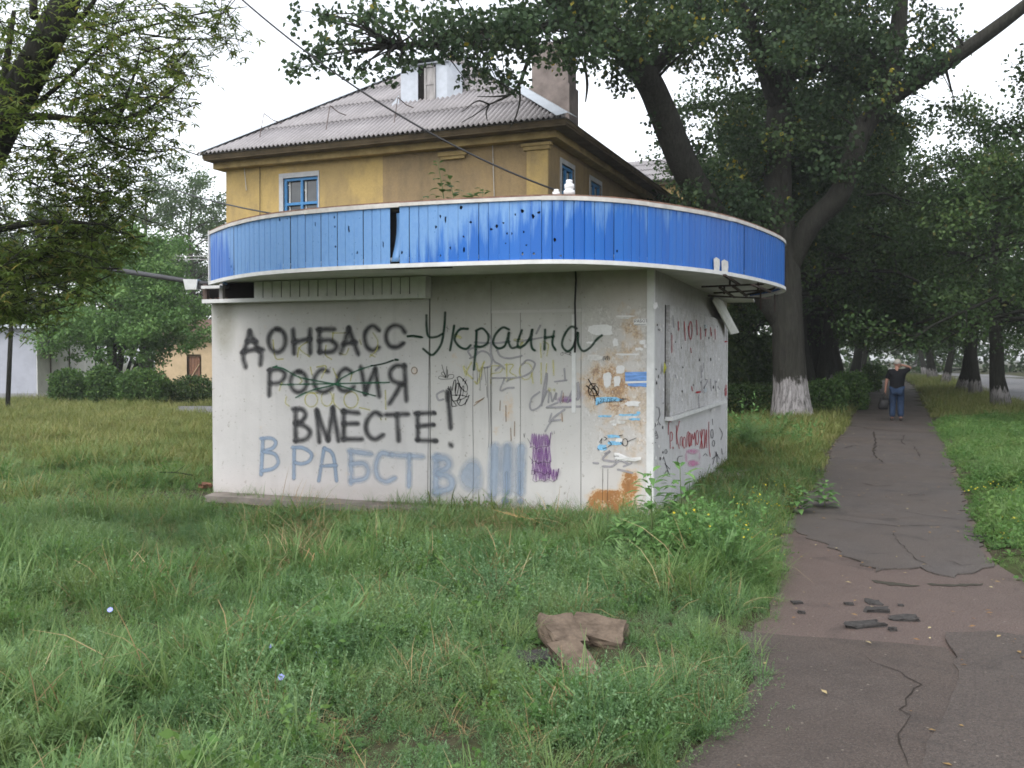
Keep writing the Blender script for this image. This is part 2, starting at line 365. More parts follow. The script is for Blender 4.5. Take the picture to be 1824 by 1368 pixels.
for px, w in [([(1540, 1172), (1582, 1194), (1612, 1210), (1642, 1225), (1624, 1240), (1614, 1262), (1622, 1280), (1610, 1300), (1602, 1330), (1618, 1372)], .022), ([(1642, 1225), (1668, 1216)], .008),
              ([(1690, 1140), (1712, 1186), (1726, 1222)], .008),
              ([(1556, 770), (1560, 790), (1556, 806), (1562, 818), (1574, 826)], .10), ([(1612, 776), (1606, 788), (1613, 794)], .06), ([(1628, 796), (1640, 816)], .05),
              ([(1508, 758), (1545, 764), (1600, 770), (1680, 772)], .10), ([(1500, 800), (1522, 795), (1538, 797)], .12), ([(1533, 862), (1560, 868), (1594, 866)], .07), ([(1610, 886), (1634, 883)], .05),
              ([(1480, 926), (1530, 934), (1600, 940), (1680, 938)], .04), ([(1590, 950), (1604, 972), (1632, 1000), (1665, 1016)], .02), ([(1680, 1000), (1712, 1010), (1742, 1008)], .03), ([(1400, 1026), (1432, 1030)], .03),
              ([(1556, 1016), (1600, 1018), (1650, 1014)], .03), ([(1590, 910), (1660, 922), (1720, 930)], .03), ([(1540, 990), (1592, 988)], .03)]: crack(px, w)
t = NT('puddle_mud'); M['mud'] = t.fin((.038, .034, .024), .7, .3)
for px in ([(1552, 1028), (1575, 1034), (1610, 1040), (1640, 1046), (1620, 1050), (1585, 1047), (1560, 1038)], [(1650, 1040), (1690, 1042), (1752, 1040), (1748, 1046), (1700, 1049), (1660, 1047)]):
    mb = MB(); pts = jag([gp(*p) * .0 + gp(p[0], 1040 + (p[1] - 1040) * .55) for p in px], .04, .014, r_); pts[:, 2] = .004; mb.add(pts, [tuple(range(len(pts)))]); mb.build('puddle', M['mud'], path)
M['chunk'] = plain('broken_asphalt', (.042, .039, .037), .9, .2, .5, 40, .6)
M['rubble'] = plain('dusty_concrete', (.115, .088, .066), .95, .1, .5, 14, 1.0)
def lump(name, ctr, dims, rz, mat_, tilt=(0, 0), seed=0, sub=2):
    b = bmesh.new(); bmesh.ops.create_cube(b, size=1); bmesh.ops.subdivide_edges(b, edges=b.edges, cuts=sub, use_grid_fill=True)
    rr = random.Random(seed); pw = [(rr.uniform(2, 7), rr.uniform(0, 6)) for _ in range(6)]
    for v in b.verts:
        k = Vector((math.sin(v.co.y * pw[0][0] + pw[0][1]) + math.sin(v.co.z * 3 + pw[3][1]), math.sin(v.co.x * pw[1][0] + pw[1][1]), math.sin((v.co.x + v.co.y) * pw[2][0] + pw[2][1])))
        v.co += k * (.09 if sub < 4 else .045) + Vector((rr.uniform(-1, 1), rr.uniform(-1, 1), rr.uniform(-1, 1))) * (.05 if sub < 4 else .022)
        v.co = Vector((v.co.x * dims[0], v.co.y * dims[1], v.co.z * dims[2]))
    bmesh.ops.triangulate(b, faces=b.faces)
    me = bpy.data.meshes.new(name); b.to_mesh(me); b.free(); me.materials.append(mat_)
    o = link(name, me, None, ctr); o.rotation_euler = (tilt[0], tilt[1], rz); return o
ch = [((1535, 1116), (.36, .10, .05), 'widest dark asphalt chunk lying on the reddish path'), ((1565, 1089), (.24, .09, .05), 'dark tilted asphalt chunk behind the widest one'), ((1608, 1104), (.26, .09, .04), 'flat dark asphalt chunk to the right of the widest one'),
      ((1557, 1075), (.14, .10, .03), 'dark asphalt flake farthest up the reddish patch'), ((1590, 1123), (.08, .05, .04), 'small dark asphalt lump at the right end of the widest chunk'), ((1512, 1077), (.09, .05, .03), 'small asphalt crumb left of the other chunks'),
      ((1428, 1092), (.07, .06, .03), 'asphalt crumb near the weedy corner of the path'), ((1420, 1075), (.13, .05, .03), 'thin asphalt flake beside the yellow flowered weeds'), ((1604, 1079), (.06, .04, .02), 'tiny asphalt crumb above the flat chunk'), ((1738, 957), (.26, .12, .04), 'dark broken asphalt piece at the right edge of the path')]
for k, (p, d, lab) in enumerate(ch):
    d = (d[0] * .62, d[1] * .9, d[2] * .7); o = lump('asphalt_chunk', gp(*p) + [0, 0, d[2] * .22], d, r_.uniform(-.3, .3), M['chunk'], (r_.uniform(-.15, .15), r_.uniform(-.1, .1)), k); tag(o, lab, 'rubble', 'asphalt chunks on the path')
P1 = gp(1010, 1140)
for k, (p, d, rz, tilt, lab) in enumerate([((1000, 1132), (.24, .36, .11), .30, (.26, .10), 'broken concrete slab tilted up out of the foreground weeds'), ((1070, 1124), (.36, .32, .10), -.25, (.20, .12), 'broken concrete slab right of the tilted one in the weeds'), ((1024, 1172), (.20, .36, .09), .45, (.40, -.12), 'dusty brown concrete piece lying in front of the two slabs'), ((948, 1165), (.22, .16, .10), .1, (.1, 0), 'dark low concrete lump half hidden in the weeds')]):
    o = lump('concrete_slab', gp(p[0], p[1] + 34) + [0, 0, .12 - .02 * k], tuple(.85 * q_ for q_ in d), rz, M['rubble'] if k < 3 else M['chunk'], tilt, 20 + k, 4); tag(o, lab, 'rubble', 'broken concrete in the weeds')
# ------------------------------------------------------------------ walls with openings, windows
def holed(mb, o, ax, az, W, H, holes, back, m=0, outline=None):
    """front face with openings, their reveals running back by vector `back`"""
    o, ax, az, back = [np.asarray(v, float) for v in (o, ax, az, back)]
    out = outline or [(0, 0), (W, 0), (W, H), (0, H)]
    loops = [out] + [h if len(h) > 4 or isinstance(h[0], (tuple, list, np.ndarray)) else [(h[0], h[2]), (h[0], h[3]), (h[1], h[3]), (h[1], h[2])] for h in holes]
    flat = [p for l in loops for p in l]
    tri = tessellate_polygon([[Vector((p[0], p[1], 0)) for p in l] for l in loops])
    P = np.array([o + ax * p[0] + az * p[1] for p in flat])
    mb.add(P, [tuple(x) for x in tri], m)
    k = 0
    for l in loops:
        q = P[k:k + len(l)]; k += len(l); n = len(l)
        mb.add(np.concatenate([q, q + back]), [(i, (i + 1) % n, n + (i + 1) % n, n + i) for i in range(n)], m)
t = NT('dark_glass'); M['glass'] = t.fin(t.ramp(t.noise(1.3, 3, .5), [(.35, (.018, .02, .022)), (.65, (.06, .065, .065))]), .08, .6)
M['blue_frame'] = plain('blue_window_paint', (.055, .20, .42), .6, .3, .15, 12, .2)
M['pale_reveal'] = plain('pale_window_surround', (.42, .42, .43), .85, .2, .15, 5)
M['white_inner'] = plain('white_sash_paint', (.6, .6, .58), .6)
def window(root, o, ax, az, nin, W, H, sill=True, cols=2, rows=2, surround=.12):
    """frame set in the opening; nin points into the wall"""
    o, ax, az, nin = [np.asarray(v, float) for v in (o, ax, az, nin)]
    d = nin * .045; f = MB(); w = .075
    for a, b, c_, e in ((0, 0, W, w), (0, H - w, W, w), (0, w, w, H - 2 * w), (W - w, w, w, H - 2 * w)): f.obox(o + d + ax * a + az * b, ax * c_, az * e, nin * .07)
    iw, ih = W - 2 * w, H - 2 * w
    for k in range(1, cols): f.obox(o + d + nin * .004 + ax * (w + iw * k / cols - .035) + az * w, ax * .07, az * ih, nin * .06)
    for k in range(1, rows): f.obox(o + d + nin * .002 + ax * w + az * (w + ih * (.52 if rows == 2 else k / rows) - .035), ax * iw, az * .07, nin * .064)
    fr = f.build('window', M['blue_frame'], root, fix=True)
    for i in range(cols):
        for j in range(rows):
            a0 = w + iw * i / cols + .035 * (i > 0); a1 = w + iw * (i + 1) / cols - .035 * (i < cols - 1)
            z0 = w + (ih * .52 + .035 if j else 0); z1 = w + (ih if j or rows == 1 else ih * .52 - .035)
            p = MB(); p.obox(o + nin * .158 + ax * a0 + az * z0, ax * (a1 - a0), az * (z1 - z0), nin * .01); p.build('pane', M['glass'], fr, fix=True)
            for s_ in (0, 1): q = MB(); q.obox(o + nin * .136 + ax * (a0 + .012 + s_ * (a1 - a0 - .074)) + az * (z0 + .01), ax * .05, az * (z1 - z0 - .02), nin * .02); q.build('inner_sash', M['white_inner'], fr, fix=True)
    sr = MB(); s0 = surround
    sr.obox(o - ax * s0 - az * 0 - nin * .02, ax * s0, az * (H + s0), nin * .12); sr.obox(o + ax * W - nin * .02, ax * s0 * .3, az * (H + s0), nin * .12); sr.obox(o + az * H - nin * .018, ax * W, az * s0, nin * .116)
    sr.build('window_surround', M['pale_reveal'], root, fix=True)
def plaster(name, base, patch, dirt, box=None, scale=1.0):
    t = NT(name); oc = t.n('TexCoord').outputs['Object']
    f = t.noise(.7 * scale, 5, .6, (1, 1, .7), oc, .4); g = t.noise(18, 5, .7, None, oc); h = t.noise(3.5 * scale, 5, .65, (1, 1, .35), oc)
    col = t.mix(t.ramp(f, [(.44, 0), (.55, 1)]), base, patch)
    col = t.mix(t.math('MULTIPLY', t.ramp(h, [(.48, 0), (.72, 1)]), .55), col, dirt)
    col = t.mix(t.ramp(g, [(.3, .22), (.6, 0)]), col, tuple(np.array(dirt) * .7))
    return t, col, t.bump(g, .5, .02), oc
t, col, nb, oc = plaster('ochre_plaster', (.44, .315, .125), (.365, .265, .12), (.22, .165, .095)); M['ochre'] = t.fin(col, .92, .1, nb)
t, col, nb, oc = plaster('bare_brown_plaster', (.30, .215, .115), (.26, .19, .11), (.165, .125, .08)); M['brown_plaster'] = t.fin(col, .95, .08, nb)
M['cornice'] = plain('cornice_plaster', (.30, .22, .10), .9, .1, .35, 3, .4)
M['soffit_dark'] = plain('stained_eave_boards', (.10, .075, .045), .9, .1, .45, 2.5, .3)
def slate(name, c):
    t = NT(name); oc = t.n('TexCoord').outputs['Object']; c = np.array(c)
    f = t.noise(1.1, 6, .7, None, oc, .3); g = t.noise(22, 4, .6, None, oc); r = t.n('ObjectInfo').outputs['Random']
    col = t.ramp(f, [(.3, tuple(c * .72)), (.7, tuple(c * 1.15))])
    col = t.mix(t.math('MULTIPLY', r, .35), col, tuple(c * .7)); col = t.mix(t.math('MULTIPLY', t.attr('trough_shade'), .62), col, tuple(c * .38)); col = t.mix(t.ramp(g, [(.3, .35), (.55, 0)]), col, tuple(c * .5))  # shade of the wave troughs is painted into the sheet colour
    return t.fin(col, .85, .2, t.bump(g, .3, .01))
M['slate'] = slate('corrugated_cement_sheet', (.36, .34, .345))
M['tin'] = plain('zinc_flashing', (.50, .54, .58), .45, .5, .12, 4, .05, .3)
M['chimney'] = plain('sooty_brick_render', (.20, .17, .155), .95, .1, .4, 2.2, .6)

E = at(1010, 208, 22.0); EZ = E[2]
house = thing('house', (E[0] - 4, E[1] + 6, 0), 'ochre plastered two storey house with grey hipped roof behind the blue topped kiosk', 'house')
WC = E + UD * .7 + VD * .7; WC[2] = 0; WW = 10.61 - 1.0; WL = 10.2; WT = EZ - .32
# front wall: left ochre part, brown repaired part, and right wall
wl = on_plane(505, 380, WC, -VD); wr = on_plane(567, 380, WC, -VD); zt = on_plane(505, 318, WC, -VD)[2]
u_r = np.dot(wr - WC, UD); u_l = np.dot(wl - WC, UD); ub = np.dot(on_plane(682, 330, WC, -VD) - WC, UD); H2 = 1.45
mb = MB(); holed(mb, WC + UD * ub, UD, ZD, WW - ub, WT, [(u_r - ub, u_l - ub, zt - H2, zt), (u_r - ub, u_l - ub, .9, 2.5)], VD * .22)
front = mb.build('wall', M['ochre'], house, label='yellow ochre part of the front wall')
mb = MB(); mb.obox(WC - VD * .006, UD * ub, VD * .22, ZD * WT); mb.build('wall', M['brown_plaster'], house, label='bare brown plaster part of the front wall', fix=True)
window(house, WC + UD * u_l + ZD * (zt - H2), -UD, ZD, VD, u_l - u_r, H2, surround=.13)
window(house, WC + UD * u_l + ZD * .9, -UD, ZD, VD, u_l - u_r, 1.6)
sideholes = []
for pxl in ((1000, 1016), (1052, 1062)):
    a = on_plane(pxl[0], 330, WC, UD); b = on_plane(pxl[1], 330, WC, UD); sideholes.append((np.dot(a - WC, VD), np.dot(b - WC, VD)))
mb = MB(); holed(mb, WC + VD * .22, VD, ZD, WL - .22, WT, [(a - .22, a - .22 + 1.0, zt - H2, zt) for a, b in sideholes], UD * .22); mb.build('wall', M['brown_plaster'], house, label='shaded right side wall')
for a, b in sideholes: window(house, WC + VD * a + ZD * (zt - H2), VD, ZD, UD, 1.0, H2)
mb = MB(); mb.obox(WC + UD * (WW - .22) + VD * .22, UD * .22, VD * (WL - .22), ZD * WT); mb.obox(WC + VD * WL + UD * .22, UD * (WW - .44), -VD * .22, ZD * WT); mb.build('wall', M['ochre'], house, fix=True)
pz = on_plane(960, 268, WC, -VD)[2]
mb = MB(); mb.obox(WC - VD * .07 + UD * .0, UD * .55, VD * .06, ZD * pz); mb.build('pilaster', M['ochre'], house, fix=True)
mb = MB(); mb.obox(WC - VD * .13 - UD * .06 + ZD * pz, UD * .68, VD * .125, ZD * .09); mb.obox(WC - VD * .17 - UD * .10 + ZD * (pz + .09), UD * .76, VD * .165, ZD * .07); mb.build('capital', M['cornice'], house, fix=True)
bl = on_plane(834, 275, WC, -VD); br_ = on_plane(784, 275, WC, -VD); ua, ub2 = np.dot(bl - WC, UD), np.dot(br_ - WC, UD)
mb = MB(); mb.obox(WC - VD * .14 + UD * ua + ZD * (bl[2] - .02), UD * (ub2 - ua), VD * .13, ZD * .10); mb.obox(WC - VD * .10 + UD * (ua + .06) + ZD * (bl[2] - .10), UD * (ub2 - ua - .12), VD * .09, ZD * .08); mb.build('ledge', M['cornice'], house, fix=True)
# cornice and eave soffit
mb = MB(); mb.obox(WC - VD * .30 - UD * .3 + ZD * (WT - .02), UD * (WW + .5), VD * .5, ZD * .17); mb.obox(WC - UD * .30 + VD * .2 + ZD * (WT - .02), UD * .28, VD * (WL - .1), ZD * .17); mb.build('cornice', M['cornice'], house, fix=True)
F0 = E.copy(); F0[2] = 0
mb = MB(); mb.obox(F0 + UD * .05 + VD * .05 + ZD * (WT + .15), UD * 10.5, VD * 12.2, ZD * .05); mb.build('eave_soffit', M['soffit_dark'], house, fix=True)
mb = MB(); mb.obox(F0 + UD * .03 + VD * .03 + ZD * (WT + .20), UD * 10.54, VD * .04, ZD * .10); mb.obox(F0 + UD * .03 + VD * .07 + ZD * (WT + .20), UD * .04, VD * 12.1, ZD * .10); mb.build('eave_board', M['soffit_dark'], house, fix=True)
# roof: front hip in separate corrugated sheets
TW = 10.61; SL = .695; TL = 12.4
def roof_pt(s, tt, h=0.0): return F0 + UD * s + VD * tt + ZD * (EZ + SL * tt + h)
roof = thing('tmp', (0, 0, 0), None, None); bpy.data.objects.remove(roof); ORG.pop('tmp', None)
deck = MB(); rz = EZ + SL * TW / 2
P = [F0 + ZD * EZ, F0 + UD * TW + ZD * EZ, F0 + UD * TW + VD * TL + ZD * EZ, F0 + VD * TL + ZD * EZ, F0 + UD * TW / 2 + VD * TW / 2 + ZD * rz, F0 + UD * TW / 2 + VD * (TL - TW / 2 + .0) + ZD * rz]
P = [p - ZD * .02 for p in P]
if TL < TW: P[5] = P[4]
deck.add(P, [(0, 1, 4), (1, 2, 5, 4), (2, 3, 5), (3, 0, 4, 5), (3, 2, 1, 0)]); roofo = deck.build('roof', M['slate'], house)
rows = 5; rowL = TW / 2 / rows; sheetW = 1.10; wave = .1375
for j in range(rows):
    t0, t1 = j * rowL - (.06 if j else .10), (j + 1) * rowL + .06
    k = 0; off = 0.0
    while k * sheetW - off < TW + .2:
        s0, s1 = k * sheetW - off, (k + 1) * sheetW - off; k += 1
        lo, hi = max(s0, max(t0, 0) * 1.0), min(s1, TW - max(t0, 0))
        if hi - lo < .05: continue
        n = int(round((s1 - s0) / wave * 6)); ss = np.linspace(s0, s1, n + 1); lift = .035 - .0 * j
        va, vb = [], []
        for s in ss:
            hh = .034 * math.cos(2 * math.pi * s / wave) + lift
            cl0 = min(s, TW - s)                       # hip limit: t <= cl0
            ta, tb = t0, min(t1, cl0)
            if tb < ta: tb = ta = min(max(cl0, t0 if t0 < 0 else 0), t1) if cl0 >= t0 else None
            va.append((s, ta, tb, hh))
        vs, fs, prev, gr = [], [], None, []
        for (s, ta, tb, hh) in va:
            if ta is None or tb - ta < 1e-4: prev = None; continue
            g_ = .5 - .5 * math.cos(2 * math.pi * s / wave); gr += [min(1, g_ + .1), g_ * .9]; i0 = len(vs); vs += [roof_pt(s, ta, hh + .035), roof_pt(s, tb, hh)]  # painted trough shade, strongest at the bottom of each wave
            if prev is not None: fs.append((prev, i0, i0 + 1, prev + 1))
            prev = i0
        if fs:
            mb = MB(); mb.add(vs, fs, 0, gr); so = mb.build('roof_sheet', M['slate'], roofo, True, 'trough_shade')
            sm = so.modifiers.new('thickness', 'SOLIDIFY'); sm.thickness = .009; sm.offset = -1
# hip and ridge flashing
mb = MB()
for a, b in ((roof_pt(0, 0, .05), roof_pt(TW / 2, TW / 2, .08)), (roof_pt(TW, 0, .05), roof_pt(TW / 2, TW / 2, .08))):
    d = unit(b - a); side_ = unit(np.cross(d, ZD)); dn = np.cross(side_, d)
    for s_ in (1, -1): mb.add([a + ZD * .05, b + ZD * .05, b + side_ * s_ * .26 - ZD * .04, a + side_ * s_ * .26 - ZD * .04], [(0, 1, 2, 3)])
fo = mb.build('hip_flashing', M['tin'], house); fo.modifiers.new('thickness', 'SOLIDIFY').thickness = .01
# snow guard brackets on the lower roof
M['rod'] = plain('rusty_rod', (.10, .07, .06), .8)
for px in (492, 608, 727):
    s = np.dot(on_plane(px, 220, F0 + VD * 1.3, -VD) - F0, UD); b0 = roof_pt(s, .55, .06); b1 = roof_pt(s - .16, 1.35, .06); top = roof_pt(s, .75, .62)
    mb = MB(); mb.tube([b0, top], .011, 6); mb.tube([top, (top + b1) / 2 - ZD * .05, b1], .014, 6); mb.build('snow_guard_bracket', M['rod'], house)
# dormer
sc_ = np.dot(on_plane(752, 180, F0 + VD * 1.75, -VD) - F0, UD); D0 = roof_pt(sc_, 1.75); D0z = D0[2]
M['dormer_metal'] = plain('pale_blue_sheet_metal', (.42, .45, .50), .5, .4, .12, 5, .1)
M['dark'] = plain('dark_interior', (.012, .011, .010), .95, .05)
M['grey_wood'] = plain('weathered_grey_wood', (.30, .285, .28), .85, .15, .3, 14, .3, 0, (1, 1, .2))
hw, hh = .70, 1.05
mb = MB(); mb.obox(D0 - UD * -.18 + VD * .10, UD * .0 + UD * .52, VD * .02, ZD * hh)           # left front panel
mb.obox(D0 + UD * -hw + VD * .10, UD * .34, VD * .02, ZD * hh)
mb.obox(D0 + UD * .70 + VD * .12, -UD * .02, VD * 1.9, ZD * hh); mb.obox(D0 - UD * .70 + VD * .12, UD * .02, VD * 1.9, ZD * hh)
mb.obox(D0 - UD * .74 + VD * .02 + ZD * hh, UD * 1.48, VD * 2.0, ZD * .03)
mb.add([D0 - UD * .70 + VD * .09 + ZD * hh, D0 - UD * .70 + VD * .09 - ZD * .06, D0 - UD * 1.05 + VD * .28 + ZD * .20, D0 - UD * .98 + VD * .5 + ZD * hh], [(0, 1, 2, 3)])
mb.add([D0 + UD * .72 + VD * .02 + ZD * .30, D0 + UD * .70 + VD * .02 - ZD * .03, D0 + UD * 1.02 - ZD * .05 - VD * .03], [(0, 1, 2)])
mb.obox(D0 - UD * .72 - VD * .03 - ZD * .05, UD * 1.46, VD * .18, ZD * .05)
dm = mb.build('dormer', M['dormer_metal'], house, fix=True)
mb = MB(); mb.obox(D0 - UD * .36 + VD * .14, UD * .56, VD * .02, ZD * (hh - .02)); mb.build('dormer_opening', M['dark'], dm, fix=True)
mb = MB()
for a, w in ((-.36, .05), (-.08, .05)): mb.obox(D0 + UD * a + VD * .06, UD * w, VD * .05, ZD * (hh - .1))
for z in (.02, .5, .96): mb.obox(D0 + UD * -.31 + VD * .065 + ZD * z, UD * .23, VD * .04, ZD * .06)
mb.obox(D0 - UD * .31 + VD * .085, UD * .23, VD * .01, ZD * (hh - .1)); mb.build('shutter', M['grey_wood'], dm, fix=True)
mb = MB(); n = 18
for i in range(n):
    a, b = -.62 + 1.0 * i / n, -.62 + 1.0 * (i + 1) / n
    za, zb = .03 * math.cos(i * 2.1), .03 * math.cos((i + 1) * 2.1)
    mb.add([D0 + UD * (a + .25) - VD * .12 + ZD * (hh + .10 + za), D0 + UD * (b + .25) - VD * .12 + ZD * (hh + .10 + zb), D0 + UD * (b + .25) + VD * 1.9 + ZD * (hh + .22 + zb), D0 + UD * (a + .25) + VD * 1.9 + ZD * (hh + .22 + za)], [(0, 1, 2, 3)])
ho = mb.build('dormer_hood', plain('mossy_slate', (.12, .15, .11), .9), dm); ho.modifiers.new('thickness', 'SOLIDIFY').thickness = .015
# chimney
c0 = at(1014, 200, 26.0); c1 = at(935, 200, 26.0); cw = np.linalg.norm((c1 - c0)[:2]) * .98; cz = EZ + .35; ctop = at(1000, 78, 26)[2]; cst = at(1000, 148, 26)[2]
c0[2] = cz
mb = MB(); mb.obox(c0, UD * cw, VD * .8, ZD * (cst - cz)); mb.obox(c0 + UD * .05 + VD * .05 + ZD * (cst - cz), UD * (cw - .12), VD * .7, ZD * (ctop - cst)); mb.obox(c0 + UD * .0 + VD * .0 + ZD * (ctop - cz), UD * (cw - .02), VD * .8, ZD * .12)
mb.build('chimney', M['chimney'], house, fix=True)
# thin drop wires on the front wall
M['wire'] = plain('black_wire', (.018, .018, .02), .6); M['pale_wire'] = plain('pale_wire', (.45, .44, .42), .6)
for px, y0, y1, m_ in ((465, 290, 385, 'wire'), (437, 300, 340, 'pale_wire'), (878, 240, 360, 'pale_wire')):
    a = on_plane(px, y0, WC, -VD) - VD * .05; b = on_plane(px + (4 if m_ == 'pale_wire' else 0), y1, WC, -VD) - VD * .05
    mb = MB(); mb.tube([a, b], .010, 5); mb.build('drop_wire', M[m_], house)

# second house beyond, seen over the eave
S0 = at(1240, 306, 41.0); S0[2] = 0; sz = at(1180, 305, 40.0)[2]
house2 = thing('house', (S0[0], S0[1] + 3, 0), 'second ochre house with grey corrugated roof, partly hidden by the leaning poplar trunk', 'house')
mb = MB(); mb.obox(S0 + UD * .35 + VD * .4, UD * 8.6, VD * 9, ZD * (sz - .25)); mb.build('wall', M['ochre'], house2, fix=True)
mb = MB(); mb.obox(S0 + UD * .1 + VD * .1 + ZD * (sz - .25), UD * 9.2, VD * 9.6, ZD * .12); mb.build('eave_soffit', M['soffit_dark'], house2, fix=True)
hr = 1.85; Q = [S0 + ZD * (sz - .1), S0 + UD * 9.4 + ZD * (sz - .1), S0 + UD * 9.4 + VD * 9.8 + ZD * (sz - .1), S0 + VD * 9.8 + ZD * (sz - .1), S0 + UD * .0 + VD * 4.9 + ZD * (sz + hr), S0 + UD * 9.4 + VD * 4.9 + ZD * (sz + hr)]
mb = MB(); mb.add(Q, [(0, 1, 5, 4), (2, 3, 4, 5), (1, 2, 5), (3, 0, 4), (3, 2, 1, 0)]); rf2 = mb.build('roof', M['slate'], house2)
for j in range(4):
    for k in range(9):
        s0, s1 = k * 1.045, (k + 1) * 1.045; t0, t1 = j * 1.225 - (.08), (j + 1) * 1.225 + .05; ss = np.linspace(s0, s1, 43); vs = []
        for s in ss:
            h_ = .03 * math.cos(2 * math.pi * s / wave) + .03
            for tt, e in ((t0, .04), (t1, 0)): vs.append(S0 + UD * s + VD * tt + ZD * (sz - .1 + (hr + .1) / 4.9 * tt + h_ + e))
        mb = MB(); mb.add(vs, [(2 * i, 2 * i + 2, 2 * i + 3, 2 * i + 1) for i in range(42)], 0, np.repeat(.5 - .5 * np.cos(2 * np.pi * ss / wave), 2)); mb.build('roof_sheet', M['slate'], rf2, True, 'trough_shade')
window(house2, S0 + UD * 2.0 + VD * .399 + ZD * (sz - 2.3), UD, ZD, -VD * .2, 1.2, 1.5)

# low buildings across the meadow
M['grey_wall'] = plain('blue_grey_render', (.36, .37, .42), .9, .1, .1, 2, .1); M['white_wall'] = plain('dirty_whitewash', (.72, .72, .70), .9, .1, .14, 2, .2)
M['cream_wall'] = plain('cream_render', (.50, .38, .24), .9, .1, .15, 2, .2); M['brown_door'] = plain('brown_door_paint', (.20, .105, .065), .8, .2, .3, 8)
g0 = gp(66, 716); g0[2] = 0; GX = np.array([1.0, .06, 0]); GY = np.array([-.06, 1, 0])
gar = thing('garage', g0 + [-4, 3, 0], 'long low blue grey garage with pale metal roof at the far left', 'garage')
gh = at(30, 585, g0[1])[2]
mb = MB(); mb.obox(g0 - GX * 9 - ZD * .2, GX * 9, GY * 6, ZD * (gh + .2)); mb.build('wall', M['grey_wall'], gar, fix=True)
mb = MB(); mb.obox(g0 - GX * 9.2 - GY * .3 + ZD * gh, GX * 9.5, GY * 6.6, ZD * .14); ro = mb.build('roof', M['tin'], gar, fix=True)
mb = MB(); mb.obox(g0 - GX * 9 - GY * .012 - ZD * .2, GX * 9.0, GY * .01, ZD * .55); mb.build('plinth', plain('dark_plinth', (.25, .25, .26), .9), gar, fix=True)
mb = MB(); mb.obox(g0 - GX * 5.6 - GY * .03, GX * 2.6, GY * .028, ZD * 2.2); mb.build('garage_door', M['grey_wood'], gar, fix=True)
mb = MB(); mb.obox(g0 + GX * .003 - ZD * .2, GX * .02, GY * 6, ZD * (gh + .19)); mb.build('wall', M['white_wall'], gar, fix=True, label='dirty whitewashed end wall')
for k in (1.2, 3.1): mb = MB(); mb.tube([g0 + GX * .05 + GY * k + ZD * .1, g0 + GX * .05 + GY * k + ZD * (gh - .3)], .03, 6); mb.build('pipe', M['rod'], gar)
y0 = gp(296, 692); y0[2] = 0; D = y0[1]; yh = at(350, 598, D)[2]; x1 = at(395, 600, D)[0]
sh = thing('cottage', ((y0[0] + x1) / 2, D + 3, 0), 'small cream cottage with brown door and red roof left of the kiosk', 'cottage')
da, db = at(335, 640, D)[0], at(356, 640, D)[0]; dz = at(345, 634, D)[2]
mb = MB(); holed(mb, (y0[0] - .6, D, 0), (1, 0, 0), (0, 0, 1), x1 - y0[0] + 8.6, yh, [(da - y0[0] + .6, db - y0[0] + .6, .02, dz)], (0, .2, 0)); mb.obox((y0[0] - .5, D + .25, 0), (x1 - y0[0] + 8.4, 0, 0), (0, 6, 0), (0, 0, yh)); mb.build('wall', M['cream_wall'], sh)
mb = MB()
for k in range(4): mb.obox((da + (db - da) * k / 4 + .01, D + .1, 0.03), ((db - da) / 4 - .02, 0, 0), (0, .05, 0), (0, 0, dz - .05))
mb.build('door', M['brown_door'], sh, fix=True)
mb = MB(); mb.bar((da + .05, D + .08, .5), (db - .05, D + .08, dz * .75), .08, .03); mb.bar((da - .05, D + .04, dz + .04), (db + .05, D + .04, dz + .04), .08, .1); mb.bar((da - .04, D + .04, 0), (da - .04, D + .04, dz), .08, .08); mb.bar((db + .04, D + .04, 0), (db + .04, D + .04, dz), .08, .08); mb.build('door_frame', M['cream_wall'], sh, fix=True)
M['red_roof'] = plain('rusty_red_roof', (.12, .075, .058), .85, .2, .3, 3)
mb = MB(); a0, a1 = y0[0] - 1.0, x1 + 8.4; mb.add([(a0, D - .5, yh - .05), (a1, D - .5, yh - .05), (a1, D + 3.4, yh + 1.1), (a0, D + 3.4, yh + 1.1), (a0, D + 7, yh - .05), (a1, D + 7, yh - .05)], [(0, 1, 2, 3), (3, 2, 5, 4)]); ro = mb.build('roof', M['red_roof'], sh); ro.modifiers.new('thickness', 'SOLIDIFY').thickness = .12
